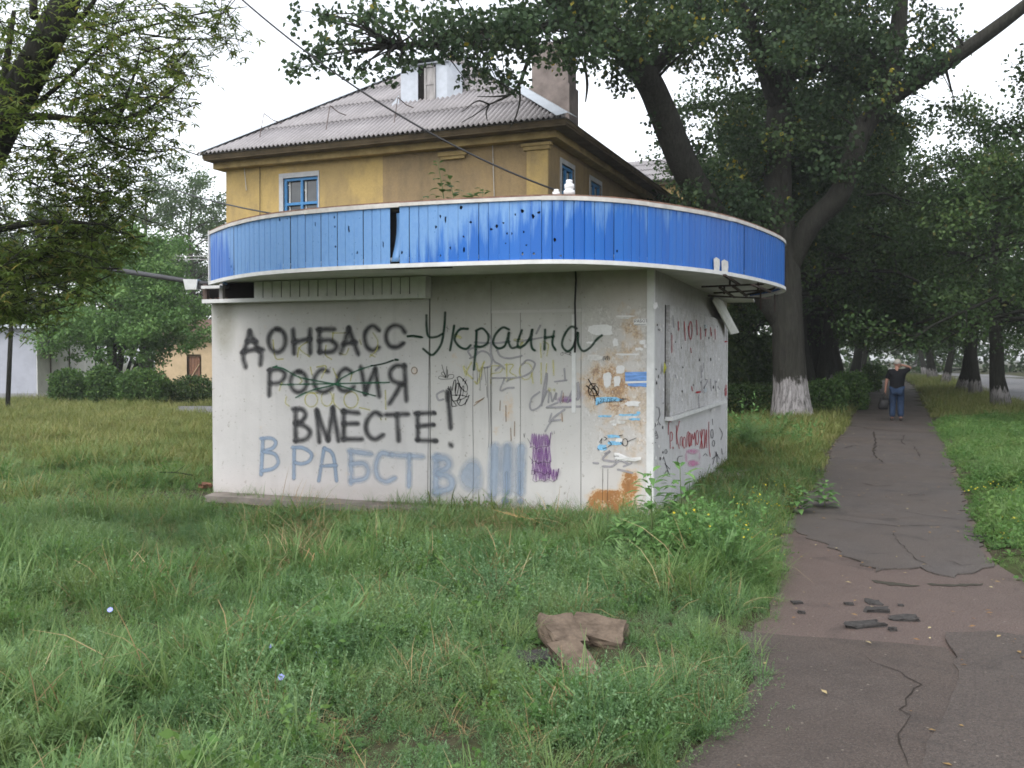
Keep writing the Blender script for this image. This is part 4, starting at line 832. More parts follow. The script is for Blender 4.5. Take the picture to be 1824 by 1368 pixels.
# ------------------------------------------------------------------ spray paint and marker lettering on the kiosk walls
LAYER = [0]
def ell(cx, cy, rx, ry, a0=0, a1=360, n=20): return [(cx + rx * math.cos(R(a)), cy + ry * math.sin(R(a))) for a in np.linspace(a0, a1, n)]
def smooth2(p, n=6):
    P = np.array([(x, y, 0) for x, y in p], float)
    return [tuple(q[:2]) for q in catmull(P, n)] if len(p) > 2 else [tuple(np.array(p[0]) + (np.array(p[1]) - np.array(p[0])) * t_) for t_ in np.linspace(0, 1, 8)]
def strokes(name, mat_, lines, w, ox, oy, s, planef=wp, soft=.5, curve=True, label=None, base=.005, fade=None):
    """lines in a zoomed crop's pixels -> ribbons lying on the wall"""
    mb = MB(); nn = FN if planef is wp else SN
    for ln in lines:
        ww = w
        if isinstance(ln, tuple) and isinstance(ln[0], list): ln, ww = ln
        p = smooth2(ln) if curve else [q for i in range(len(ln) - 1) for q in smooth2([ln[i], ln[i + 1]])[: None if i == len(ln) - 2 else -1]]
        p = np.array(p); d = np.concatenate([[0], np.cumsum(np.linalg.norm(np.diff(p, axis=0), axis=1))]); p = p[np.concatenate([[True], np.diff(d) > 1e-6])]
        if len(p) < 2: continue
        T_ = np.gradient(p, axis=0); T_ /= np.maximum(np.linalg.norm(T_, axis=1, keepdims=True), 1e-9); N_ = np.stack([-T_[:, 1], T_[:, 0]], 1)
        hw_ = ww / 2
        p = np.vstack([p[0] - T_[0] * hw_, p[0] - T_[0] * hw_ * .45, p, p[-1] + T_[-1] * hw_ * .45, p[-1] + T_[-1] * hw_]); N_ = np.vstack([N_[0], N_[0], N_, N_[-1], N_[-1]])
        k = len(p); wid = np.full(k, 1.0); wid[0] = wid[-1] = .45; wid[1] = wid[-2] = .85
        lv = np.full(k, 1.0); lv[0] = lv[-1] = 0; lv[1] = lv[-2] = .75
        LAYER[0] = (LAYER[0] + 1) % 16; off = base + LAYER[0] * .00028
        cols, al = [], []
        for q, a in ((-1, 0), (-(1 - soft * .75), .72), (0, 1), (1 - soft * .75, .72), (1, 0)):
            xy = p + N_ * (q * hw_ * wid)[:, None]
            cols.append([planef(ox + x * s, oy + y * s, off) for x, y in xy]); al.append(lv * a)
        m_ = len(cols); Vv = np.array(cols).reshape(-1, 3)
        mb.add(Vv, [(r * k + i, r * k + i + 1, (r + 1) * k + i + 1, (r + 1) * k + i) for r in range(m_ - 1) for i in range(k - 1)], 0, np.array(al).ravel())
    return mb.build(name, mat_, kiosk, attr='cover', label=label)
def haze(name, mat_, blobs, ox, oy, s, planef=wp, label=None, base=.0042):
    mb = MB()
    for cx, cy, rx, ry, a in blobs:
        LAYER[0] = (LAYER[0] + 1) % 16; off = base + LAYER[0] * .0002; n = 22; vs, al = [planef(ox + cx * s, oy + cy * s, off)], [a]
        for q, f in ((.62, .85), (.85, .45), (1.05, 0)):
            for t_ in range(n):
                an = 2 * math.pi * t_ / n; wob = 1 + .06 * math.sin(3 * an + cx); vs.append(planef(ox + (cx + rx * q * wob * math.cos(an)) * s, oy + (cy + ry * q * wob * math.sin(an)) * s, off)); al.append(a * f)
        f = [(0, 1 + i, 1 + (i + 1) % n) for i in range(n)] + [(1 + r * n + i, 1 + (r + 1) * n + i, 1 + (r + 1) * n + (i + 1) % n, 1 + r * n + (i + 1) % n) for r in range(2) for i in range(n)]
        mb.add(vs, f, 0, al)
    return mb.build(name, mat_, kiosk, attr='cover', label=label)
SPB = paint_mat('charcoal_spray', (.065, .065, .068), .96, .3); SPG = paint_mat('dark_green_spray', (.018, .05, .032), .98, .2); SPL = paint_mat('pale_blue_spray', (.34, .41, .51), .72, .35)
SPG2 = paint_mat('mid_green_spray', (.04, .13, .075), .85, .3)
SPLD = paint_mat('slate_blue_spray', (.26, .335, .44), .8, .3)
SPY = paint_mat('faded_yellow_spray', (.56, .53, .16), .5, .4); TAGG = paint_mat('grey_tag_paint', (.33, .32, .34), .8, .25); TAGB = paint_mat('black_marker', (.012, .012, .013), 1.0, .1)
PUR = paint_mat('purple_paint', (.26, .11, .33), .62, .25); REDM = paint_mat('red_marker', (.36, .03, .04), .9, .3); PINK = paint_mat('pink_paint', (.62, .22, .40), .7, .3); RUSTP = paint_mat('rust_run', (.30, .17, .07), .6, .4)
A_ = (360, 540, .27778); B_ = (720, 540, .28516)
strokes('graffiti_lettering', SPY, [[(360, 210), (440, 205)], [(455, 235), (470, 350), (520, 358)], [(620, 285), (612, 345)], [(680, 245), (625, 290), (690, 345)], [(835, 192), (940, 190)], [(840, 190), (835, 250)], [(795, 270), (790, 330), (830, 360)], [(880, 320), (920, 330), (940, 290)], [(1010, 235), (1020, 265)], [(1095, 190), (1125, 240), (1118, 300), (1075, 345)], [(1080, 330), (1110, 345)],
    [(695, 410), (705, 460)], [(735, 410), (795, 405), (765, 480)], [(620, 470), (640, 500), (625, 515)], [(840, 420), (865, 480)], [(1160, 440), (1150, 480)], [(1275, 400), (1280, 470)], [(960, 455), (950, 500)], ell(700, 620, 40, 45), [(660, 575), (740, 575)], ell(800, 612, 36, 48), [(845, 580), (845, 640), (880, 680)], ell(955, 620, 45, 52), [(1175, 560), (1178, 680)], [(1010, 670), (1075, 685)], [(1145, 740), (1148, 748)], [(1176, 740), (1178, 748)], [(540, 600), (535, 640), (560, 660)], [(510, 510), (495, 560)], [(1120, 480), (1135, 540)]], 13, *A_, label='faded yellow lettering under the charcoal words', base=.0035)
strokes('graffiti_lettering', SPY, [([(370, 395), (385, 450)], 20), ([(420, 370), (390, 430), (425, 470)], 16), ([(450, 375), (470, 425), (500, 365)], 18), ([(490, 400), (460, 500), (440, 490)], 16), [(545, 385), (540, 500)], [(540, 390), (610, 395), (600, 430), (550, 440)], ([(640, 380), (640, 480)], 16), [(630, 385), (680, 385), (660, 430), (700, 460), (640, 485)], ell(760, 425, 40, 52), [(850, 250), (855, 340)], [(855, 372), (855, 505)], [(890, 378), (885, 440)], ([(930, 358), (935, 450)], 15), ([(905, 535), (910, 545)], 24), ([(935, 540), (938, 545)], 22), ([(320, 200), (350, 215)], 26), ([(690, 230), (740, 235)], 26), ([(740, 240), (720, 280)], 20), [(870, 240), (900, 260), (890, 330)], ([(795, 440), (805, 500)], 14)], 12, *B_, label='faded yellow lettering on the steel panels', base=.0055)
strokes('graffiti_lettering', TAGG, [[(415, 330), (400, 300), (430, 280), (455, 300), (440, 330), (410, 345)], [(440, 330), (480, 300), (520, 310), (545, 345), (540, 390), (500, 405)], [(530, 195), (545, 230), (540, 300), (560, 360), (600, 385), (625, 410)], [(440, 245), (560, 250), (660, 240)], [(575, 275), (600, 330), (660, 345), (735, 328)], [(600, 395), (570, 420)], [(735, 385), (770, 355), (815, 375), (800, 420), (760, 450), (700, 465), (540, 468)], [(625, 470), (600, 545), (645, 530), (685, 528)], [(640, 490), (660, 470)], [(245, 545), (205, 570), (215, 605), (245, 600)], [(850, 140), (825, 190)], [(700, 235), (740, 235), (860, 215)]], 15, *B_, label='grey looping tag on the steel panels', base=.0062)
strokes('graffiti_lettering', TAGG, [[(845, 555), (800, 590), (785, 640), (800, 668), (850, 640), (880, 560), (892, 470), (888, 440), (870, 540), (858, 640)], [(860, 620), (895, 550), (905, 560), (900, 620)], [(915, 560), (925, 615), (950, 560), (945, 600)], [(985, 550), (975, 620)], [(940, 490), (1015, 482)], [(1000, 410), (1005, 480)], ([(1055, 500), (1052, 600)], 14), ([(1085, 500), (1090, 580), (1080, 600)], 24), [(1020, 620), (1060, 520)], ([(890, 652), (980, 650), (1100, 645)], 18), [(890, 650), (960, 620)], ([(1000, 665), (930, 720), (880, 800)], 16), [(920, 690), (905, 740)], [(920, 735), (975, 728)]], 15, *B_, label='grey cursive tag near the corner', base=.0062)
strokes('graffiti_lettering', TAGG, [([(1182, 998), (1212, 1000)], 16), ([(1255, 940), (1285, 925), (1240, 975), (1320, 990)], 18), ([(1240, 1020), (1300, 1018), (1345, 985), (1395, 1000)], 18), ([(1335, 1040), (1425, 1060)], 18), ([(1370, 1020), (1420, 1000)], 16)], 16, *B_, label='grey brushed figures below the torn notices')
strokes('graffiti_lettering', SPB, [[(305, 180), (288, 250), (268, 308)], [(305, 180), (333, 240), (362, 305)], [(258, 318), (320, 300), (388, 298)], [(265, 312), (265, 360), (278, 408)], [(370, 300), (378, 340), (374, 392)], [(292, 245), (345, 243)], ell(480, 240, 54, 74, -90, 280), [(583, 172), (590, 320)], [(690, 172), (692, 320)], [(590, 250), (690, 228)], [(752, 172), (752, 312)], [(742, 168), (845, 167)], [(752, 242), (820, 238), (862, 272), (835, 310), (755, 315)], [(938, 160), (915, 240), (888, 320)], [(940, 160), (970, 240), (1000, 325)], [(908, 262), (985, 250)], [(1132, 172), (1095, 146), (1058, 168), (1042, 222), (1058, 280), (1095, 303), (1132, 285)], [(1300, 185), (1272, 150), (1222, 145), (1186, 180), (1180, 232), (1205, 275), (1250, 282), (1288, 258)]], 50, *A_, label='charcoal sprayed word ДОНБАСС', soft=1.0)
strokes('graffiti_lettering', SPB, [[(433, 432), (430, 590)], [(430, 430), (495, 425), (532, 458), (500, 508), (440, 515)], ell(618, 505, 52, 66, -90, 280), [(805, 437), (765, 428), (728, 465), (718, 510), (740, 558), (785, 570), (832, 545)], [(955, 440), (918, 422), (880, 452), (868, 508), (888, 555), (935, 562), (970, 538)], [(1018, 412), (1048, 580)], [(1048, 580), (1075, 500), (1108, 425)], [(1110, 420), (1135, 598)], [(1297, 400), (1310, 622)], [(1295, 402), (1240, 402), (1206, 442), (1222, 498), (1288, 518)], [(1272, 525), (1235, 590), (1202, 642)]], 48, *A_, label='charcoal sprayed word РОССИЯ struck out in green', soft=1.0)
strokes('graffiti_lettering', SPB, [[(597, 682), (600, 882)], [(585, 680), (640, 682), (664, 715), (640, 755), (600, 768)], [(600, 772), (660, 790), (692, 830), (662, 872), (600, 884)], [(735, 688), (752, 888)], [(735, 688), (775, 800), (808, 878)], [(808, 878), (838, 672)], [(838, 672), (874, 880)], [(907, 692), (908, 872)], [(900, 692), (1000, 705)], [(908, 774), (995, 772)], [(905, 874), (1022, 872)], [(1145, 718), (1108, 702), (1066, 740), (1050, 795), (1068, 850), (1110, 872), (1158, 845)], [(1182, 716), (1318, 712)], [(1250, 716), (1260, 880)]], 50, *A_, label='charcoal sprayed word ВМЕСТЕ with its exclamation mark', soft=1.0)
strokes('graffiti_lettering', SPB, [[(82, 690), (85, 850)], [(70, 688), (185, 686)], [(85, 768), (180, 760)], [(80, 856), (200, 860)], [(268, 552), (280, 660), (290, 780)], [(278, 560), (272, 600)], ([(289, 884), (293, 888)], 52), ([(186, 684), (190, 687)], 34), ([(180, 759), (184, 761)], 34), ([(190, 858), (196, 860)], 42)], 45, *B_, label='charcoal sprayed last letter and exclamation mark', soft=1.0)
strokes('graffiti_lettering', SPG2, [[(455, 410), (520, 420), (610, 470), (700, 492), (850, 520), (1000, 565), (1110, 595)], [(600, 605), (700, 560), (850, 520), (900, 478), (1000, 430), (1090, 400)], [(500, 522), (850, 516), (1200, 508)], [(455, 412), (480, 402)]], 13, *A_, label='green strokes crossing out the second word', base=.010)
strokes('graffiti_lettering', SPG, [[(1085, 402), (1160, 388), (1225, 366)], ([(1238, 362), (1255, 364)], 20), [(1318, 212), (1360, 208), (1415, 220)]], 14, *A_, label='dark green dash', base=.010)
strokes('graffiti_lettering', SPG, [[(20, 207), (55, 206), (105, 212)], [(138, 75), (140, 150), (152, 208), (200, 210), (238, 192)], [(256, 58), (250, 150), (232, 250), (195, 308), (165, 322), (118, 285)], [(312, 140), (300, 215), (286, 295)], [(398, 160), (345, 165), (315, 222), (340, 268), (385, 286), (415, 262)], [(452, 182), (445, 300), (434, 415)], [(448, 172), (488, 158), (525, 200), (518, 250), (480, 272), (440, 268)], [(655, 165), (615, 152), (570, 195), (556, 250), (588, 282), (630, 262), (655, 180), (652, 240), (672, 280), (712, 268)], [(735, 168), (712, 232), (712, 275), (750, 262), (785, 215), (800, 160), (792, 240), (800, 282), (816, 296)], [(880, 165), (876, 290)], [(876, 215), (935, 208)], [(936, 175), (925, 250), (945, 292)], [(1078, 158), (1040, 148), (1000, 200), (986, 262), (1018, 300), (1055, 272), (1085, 180), (1086, 250), (1115, 298), (1160, 278), (1200, 228), (1235, 200)]], 20, *B_, label='dark green sprayed cursive word Украина', base=.010, soft=.55)
strokes('graffiti_lettering', SPLD, [[(390, 868), (378, 1100)], [(378, 868), (440, 866), (472, 892), (450, 930), (392, 948)], [(395, 952), (465, 968), (488, 1020), (455, 1060), (385, 1076)], [(590, 930), (588, 1125)], [(580, 925), (645, 928), (700, 965), (688, 1010), (640, 1030), (595, 1022)], [(782, 930), (748, 1140)], [(785, 930), (840, 975), (862, 1140)], [(768, 1045), (860, 1040)]], 34, *A_, label='slate blue sprayed letters В РА', soft=.6)
strokes('graffiti_lettering', SPL, [[(955, 955), (955, 1150)], [(945, 948), (1080, 968)], [(960, 1030), (1040, 1030), (1065, 1078), (1040, 1125), (960, 1140)], [(1205, 972), (1150, 962), (1120, 1012), (1114, 1070), (1132, 1120), (1180, 1145), (1232, 1122)], [(1215, 972), (1412, 985)], [(1328, 982), (1326, 1172)]], 58, *A_, label='pale blue sprayed letters БСТ', soft=.9)
strokes('graffiti_lettering', SPL, [[(200, 965), (196, 1075), (200, 1180)], [(200, 965), (262, 975), (275, 1020), (215, 1060)], [(215, 1065), (285, 1090), (290, 1150), (205, 1180)]], 84, *B_, label='pale blue blurred letter В', soft=.95)
haze('graffiti_lettering', SPL, [(420, 1080, 86, 118, .9), (540, 1215, 40, 32, .4), (640, 1040, 130, 180, .35)], *B_, label='pale blue blurred letter О')
strokes('graffiti_lettering', SPL, [([(565, 905), (558, 1180)], 100), ([(642, 905), (640, 1180)], 96), ([(732, 905), (724, 1185)], 92)], 84, *B_, label='three pale blue exclamation marks', soft=.8)
haze('graffiti_lettering', SPLD, [(630, 1235, 28, 28, 1.0), (726, 1240, 26, 26, .9)], *B_, label='slate blue dots below the exclamation marks', base=.0088)
strokes('graffiti_lettering', SPLD, [[(640, 1060), (640, 1190)], [(720, 1060), (722, 1190)], [(905, 0), (905, 1)]][:2], 26, *B_, soft=.9, label='slate blue drips of the exclamation marks')
rr = random.Random(9)
haze('graffiti_scribble', PUR, [(855, 880, 62, 60, .55), (862, 970, 56, 70, .6), (865, 1050, 52, 52, .5), (940, 1060, 44, 30, .4), (885, 1105, 30, 20, .35), (1005, 600, 56, 22, .75), (1080, 580, 70, 34, .18), (1020, 610, 40, 16, .5)], *B_, label='purple spray haze')
ln = []
for y0, y1, x0, x1 in ((820, 900, 790, 920), (900, 990, 800, 920), (985, 1060, 800, 920), (1040, 1105, 810, 965)):
    x = x0; up = 0; p = []
    while x < x1: p.append((x + rr.uniform(-5, 5), (y0 if up else y1) + rr.uniform(-10, 10))); up = 1 - up; x += rr.uniform(5, 10)
    ln.append(p)
strokes('graffiti_scribble', PUR, ln, 10, *B_, curve=False, label='purple zigzag scribble')
strokes('graffiti_scribble', TAGB, [[(q[0] - 6, q[1] + 4) for q in l[::2]] + [(l[-1][0], l[-1][1])] for l in ln] + [[(745, 815), (752, 840)], [(755, 812), (748, 835)], [(922, 800), (926, 820)], [(936, 798), (938, 815)], [(770, 845), (790, 880)], [(780, 955), (800, 985)], [(795, 1045), (830, 1050)]], 3.4, *B_, curve=False, label='black scribble over the purple patch', base=.0095)
strokes('graffiti_scribble', TAGB, [[(235, 385), (245, 420), (262, 462)], [(265, 395), (262, 462), (245, 430), (232, 442), (262, 466), (225, 455), (214, 468), (240, 475), (300, 470), (308, 448), (280, 448), (268, 468)], [(270, 415), (272, 460)]], 4.2, *B_, label='small looping black marker tag')
strokes('graffiti_scribble', TAGB, [[(300, 545), (310, 490), (322, 484), (318, 540), (325, 580), (340, 520), (330, 500), (318, 560)], [(345, 500), (352, 560), (340, 600), (360, 530), (372, 520), (365, 580)], [(330, 465), (350, 460), (385, 500), (395, 530), (385, 555), (350, 520), (332, 470)], [(365, 488), (375, 470)], [(378, 505), (388, 480)], [(290, 520), (300, 600), (320, 610), (380, 590), (395, 560)], [(300, 575), (360, 575), (395, 585), (405, 575), (385, 620), (350, 640), (330, 610), (345, 585)], [(300, 605), (325, 640), (300, 645)], [(355, 600), (345, 625)], [(390, 600), (380, 635)], [(285, 545), (270, 530)], [(275, 520), (290, 560), (298, 640)]], 6.5, *B_, label='dense black marker tag beside the exclamation mark')
strokes('graffiti_scribble', TAGB, [([(1150, 475), (1180, 525), (1215, 580)], 9), ([(1138, 515), (1175, 550), (1195, 610)], 8), [(1200, 505), (1165, 505), (1150, 545), (1165, 575), (1205, 575), (1215, 540), (1190, 515), (1160, 560)], [(1170, 530), (1205, 550)], [(1190, 520), (1200, 570)]], 7, *B_, label='black crossed circle tag on the rusty panel')
strokes('graffiti_scribble', TAGB, [ell(985, 318, 8, 8), ell(1040, 318, 8, 8), [(985, 305), (1000, 312), (1032, 322), (1038, 308), (1005, 310)]], 3, *B_, label='tiny bicycle like doodle under the green word')
strokes('graffiti_scribble', TAGB, [[(268, 140), (270, 180)], [(262, 150), (282, 165)], [(345, 150), (395, 165)], [(350, 165), (375, 150)]], 2.5, *B_, label='faint pencil marks')
strokes('paint_drips', TAGB, [[(430, 415), (428, 700), (432, 1000), (428, 1290)], [(520, 400), (522, 520), (530, 760), (528, 900)], [(541, 410), (538, 600), (544, 900), (540, 1280)], [(455, 420), (458, 500)], [(470, 420), (474, 520), (468, 540)], [(485, 400), (484, 480)], [(500, 400), (512, 500)], [(1240, 1030), (1238, 1250)], [(1272, 1035), (1270, 1240)], [(515, 520), (518, 590)]], 3.2, *B_, label='thin dark drips')
strokes('paint_drips', RUSTP, [[(435, 640), (500, 590)], [(445, 620), (490, 600)], [(600, 610), (598, 670)], [(635, 640), (636, 740)], [(665, 780), (668, 860)], [(690, 740), (688, 830)], [(985, 690), (988, 740)], [(990, 620), (995, 560)]], 9, *B_, label='thin rust runs')
strokes('graffiti_scribble', TAGB, [[(290 + 0, 480), (286, 480)]], 1, *B_) if False else None
# side wall writing (crop of the side wall: 1150,520 scale .26316)
S_C = (1150, 520, .26316)
strokes('graffiti_lettering', REDM, [[(155, 965), (158, 885), (175, 880)], [(168, 1060), (168, 955), (182, 960), (180, 1000), (170, 1010)], ([(186, 1050), (187, 1060)], 9), [(210, 905), (212, 1030)], [(230, 875), (212, 965), (228, 1060)], [(235, 1040), (236, 990), (248, 985), (250, 1045)], ell(262, 1020, 8, 38, 0, 360, 12), [(278, 1050), (282, 960), (294, 955), (298, 1050)], ell(298, 1000, 9, 45, 0, 360, 12), [(312, 1040), (314, 960), (325, 1000), (332, 950), (338, 1040)], ell(350, 985, 9, 48, 0, 360, 12), [(368, 940), (390, 1060)], [(390, 930), (368, 1060)], [(380, 930), (380, 1060)], [(398, 930), (400, 1060), (412, 930), (414, 1055)], [(428, 880), (430, 1040), (438, 1115)]], 6, *S_C, planef=sp, label='red marker lettering Гр. Колотожи', base=.004)
strokes('graffiti_lettering', REDM, [[(178, 290), (178, 410)], [(222, 200), (224, 260)], [(262, 200), (270, 330)], [(290, 230), (296, 300)], ell(305, 260, 10, 60, 0, 360, 12), [(345, 190), (350, 290)], [(372, 240), (374, 320)], [(410, 230), (405, 300)], [(440, 240), (445, 300)], [(305, 380), (310, 412)], [(470, 250), (472, 320)], ([(345, 680), (370, 676)], 16), [(312, 640), (318, 670)]], 7, *S_C, planef=lambda x, y, off: sp(x, y, off + .056), label='faded red letters along the shutter top', base=.004)
strokes('graffiti_lettering', REDM, [([(520, 340), (550, 335)], 14), [(525, 640), (520, 690), (545, 650), (540, 700)], [(545, 630), (548, 700)]], 8, *S_C, planef=sp, label='red marks on the far corner post', base=.018)
strokes('graffiti_scribble', TAGB, [[(90, 780), (98, 830), (85, 870), (100, 900)], [(60, 885), (70, 900), (58, 920)], [(50, 930), (65, 960), (50, 980), (75, 970)], [(70, 940), (85, 985), (70, 990)], [(45, 1025), (70, 1020)], ell(138, 1080, 8, 14, 0, 360, 10), [(125, 1120), (140, 1180), (155, 1230), (115, 1240)], [(130, 1160), (165, 1200)], [(125, 1240), (145, 1210), (165, 1240)], [(215, 1170), (220, 1120), (250, 1110)], [(390, 1110), (405, 1095), (418, 1110)], ell(450, 960, 8, 30, 0, 360, 10), [(452, 860), (455, 900)], ell(460, 1025, 8, 20, 0, 360, 10), [(450, 1130), (490, 1100)], [(455, 1170), (465, 1130), (480, 1090)], [(480, 1080), (485, 1150)], [(500, 920), (520, 960), (510, 1000)], [(515, 1060), (520, 1100)], [(470, 1080), (500, 1130)]], 4.5, *S_C, planef=sp, label='black marker tags on the side wall', base=.004)
strokes('graffiti_scribble', TAGG, [[(380, 600), (385, 680)], [(400, 590), (420, 600), (402, 640)], [(440, 590), (445, 670)], [(470, 600), (475, 670)], [(490, 640), (500, 660)], [(395, 480), (385, 540)], [(360, 700), (362, 800)], [(375, 500), (380, 580)], [(200, 560), (206, 580)], [(185, 160), (190, 240)]], 7, *S_C, planef=lambda x, y, off: sp(x, y, off + .056), label='dark marks on the shutter', base=.004)
haze('graffiti_scribble', PINK, [(318, 1080, 46, 20, .7), (322, 1160, 46, 26, .8), (275, 1120, 10, 40, .5), (365, 1110, 8, 40, .4)], *S_C, planef=sp, label='pink sprayed patch under the red lettering')
# torn notices on the rusty panel (crop 1000,540 scale .2338)
N_C = (1000, 540, .23377)
M['paper_white'] = plain('white_notice_paper', (.66, .65, .64), .85, .1, .08, 30); M['paper_blue'] = plain('light_blue_notice', (.22, .46, .66), .85, .1, .3, 40)
M['paper_print'] = plain('blue_and_pink_flyer', (.16, .30, .60), .8, .15, .4, 16, 0, 0, (.6, .6, 5)); M['ink'] = plain('black_print', (.02, .02, .02), .8)
def notice(pts_, mat_, label=None, off=.006, curl=None, jagn=0, name='paper_notice'):
    p = []
    for a, b in zip(pts_, pts_[1:] + pts_[:1]):
        p.append(a)
        for k in range(jagn): t_ = (k + 1) / (jagn + 1); p.append((a[0] + (b[0] - a[0]) * t_ + rr.uniform(-4, 4), a[1] + (b[1] - a[1]) * t_ + rr.uniform(-4, 4)))
    q = [(N_C[0] + x * N_C[2], N_C[1] + y * N_C[2]) for x, y in p]
    return papr(q, wp, mat_, kiosk, off, curl, name, label)
notice([(485, 525), (655, 522), (655, 608), (486, 612)], M['paper_print'], 'blue and pink printed flyer', .008)
notice([(505, 610), (650, 606), (648, 640), (600, 632), (560, 638), (508, 628)], M['paper_print'], None, .0075, None, 1)
notice([(486, 596), (655, 592), (655, 606), (486, 612)], M['paper_white'], None, .009)
notice([(550, 120), (652, 118), (655, 172), (552, 168)], M['paper_white'], 'small white notice with the word РАБОТА', .008)
notice([(265, 718), (420, 716), (480, 738), (430, 748), (340, 752), (290, 756), (262, 780)], M['paper_blue'], 'torn light blue strip printed with a date and hour', .008, None, 1)
for k, (cx, cy, w_, h_, m_) in enumerate([(300, 200, 105, 40, 'paper_white'), (470, 105, 65, 16, 'paper_grey'), (490, 100, 70, 6, 'paper_white'), (412, 300, 22, 34, 'paper_white'), (620, 298, 24, 18, 'paper_white'), (640, 325, 12, 16, 'paper_white'), (250, 415, 62, 24, 'paper_grey'), (510, 390, 90, 9, 'paper_white'), (450, 510, 36, 34, 'paper_white'), (350, 585, 34, 56, 'paper_white'), (425, 595, 26, 44, 'paper_white'), (540, 765, 60, 22, 'paper_white'), (335, 862, 55, 8, 'paper_blue'), (490, 870, 100, 20, 'paper_grey'), (520, 852, 80, 8, 'paper_blue'), (560, 885, 45, 8, 'paper_blue'), (585, 835, 14, 10, 'paper_blue'), (430, 905, 60, 14, 'paper_grey'), (405, 915, 16, 26, 'paper_white'), (310, 1100, 40, 22, 'paper_blue'), (410, 1065, 56, 16, 'paper_blue'), (400, 1015, 60, 12, 'paper_blue'), (440, 1045, 30, 14, 'paper_white'), (300, 1040, 16, 30, 'paper_grey'), (305, 1128, 16, 8, 'paper_white'), (335, 1028, 14, 12, 'paper_grey'), (590, 350, 30, 12, 'paper_white'), (230, 300, 40, 10, 'paper_white')]):
    n_ = 7; p = [(cx + w_ * rr.uniform(.75, 1.1) * math.copysign(abs(math.cos(a)) ** .5, math.cos(a)), cy + h_ * rr.uniform(.7, 1.15) * math.copysign(abs(math.sin(a)) ** .5, math.sin(a))) for a in np.linspace(.3, 2 * math.pi + .3, n_ * 2, endpoint=False)]
    notice(p, M[m_], None, .0052 + .0004 * (k % 6), None, 1, 'paper_scrap')
notice([(402, 1140), (440, 1142), (480, 1160), (530, 1180), (608, 1172), (606, 1192), (560, 1206), (500, 1200), (470, 1206), (405, 1195)], M['paper_white'], 'peeling white notice curling off the wall', .007, [.0, .0, .01, .03, .05, .05, .03, .01, 0, 0], 0)
notice([(185, 470), (235, 466), (310, 480), (300, 545), (240, 540), (190, 560)], M['paper_grey'], None, .0045, None, 1, 'paper_scrap') if False else None
def word(txt, px, py, hpx, mat_, off, planef=wp, nrm=FN, axis=None):
    cu = bpy.data.curves.new('lettering', 'FONT'); cu.body = txt; cu.size = 1.0; cu.resolution_u = 2; ob = bpy.data.objects.new('lettering', cu); COL.objects.link(ob)
    dg = bpy.context.evaluated_depsgraph_get(); me = bpy.data.meshes.new_from_object(ob.evaluated_get(dg)); bpy.data.objects.remove(ob)
    n_ = len(me.vertices); co = np.empty(n_ * 3, np.float32); me.vertices.foreach_get('co', co); co = co.reshape(-1, 3)
    p0 = planef(px, py, off); m_ = (planef(px, py - hpx, off)[2] - p0[2]) / .7
    W_ = p0 + np.outer(co[:, 0] * m_, -FU if planef is wp else SV) + np.outer(co[:, 1] * m_, ZD) - org(kiosk)
    me.vertices.foreach_set('co', W_.astype(np.float32).ravel()); me.materials.clear(); me.materials.append(mat_); me.update(); return link('lettering', me, kiosk)
word('РАБОТА', 1129.5, 574.5, 5.2, M['ink'], .0095)
word('22 ДЕК. 8⁰⁰', 1068, 716, 6.5, M['ink'], .0098); word('(И)', 1073, 641, 7, M['ink'], .0095)
strokes('print_line', TAGB, [[(402 + 10 * k, 1160 + 3 * (k % 2)), (405 + 10 * k, 1170)] for k in range(8)] + [[(408 + 11 * k, 1186), (412 + 11 * k, 1198 - 3 * (k % 2))] for k in range(9)] + [[(556 + 8 * k, 163), (560 + 8 * k, 165)] for k in range(11)] + [[(284, 750), (278, 775)]], 5, *N_C, base=.0095)
strokes('graffiti_scribble', TAGB, [[(290, 1060), (310, 1030), (300, 1070)], [(325, 1020), (345, 1030), (330, 1045)], [(360, 1050), (380, 1075), (355, 1095)], ell(485, 1060, 20, 28, 0, 360, 12), [(500, 1055), (570, 1027)], [(450, 1060), (470, 1080)], [(440, 1010), (465, 1005)], [(275, 1105), (285, 1120)], [(315, 1110), (345, 1100)]], 7, *N_C, label='black print fragments on the torn blue bill', base=.0092)
# hairline joints of the wall and the strip of seam
for px, y0, y1, w_ in ((766, 494, 906, .006), (875, 500, 915, .003), (1035, 640, 925, .003), (927, 560, 900, .002)):
    a, b = wp(px, y0, .0062), wp(px - (4 if px == 766 else 0), y1, .0062); mb = MB(); mb.obox(a, FU * w_, FN * .0006, b - a); mb.build('joint', M['seam'], kiosk, fix=True)
for x in ((738, 660),):
    strokes('rust_ring', RUSTP, [ell(738, 660, 5, 6)], 2.5, 0, 0, 1.0)
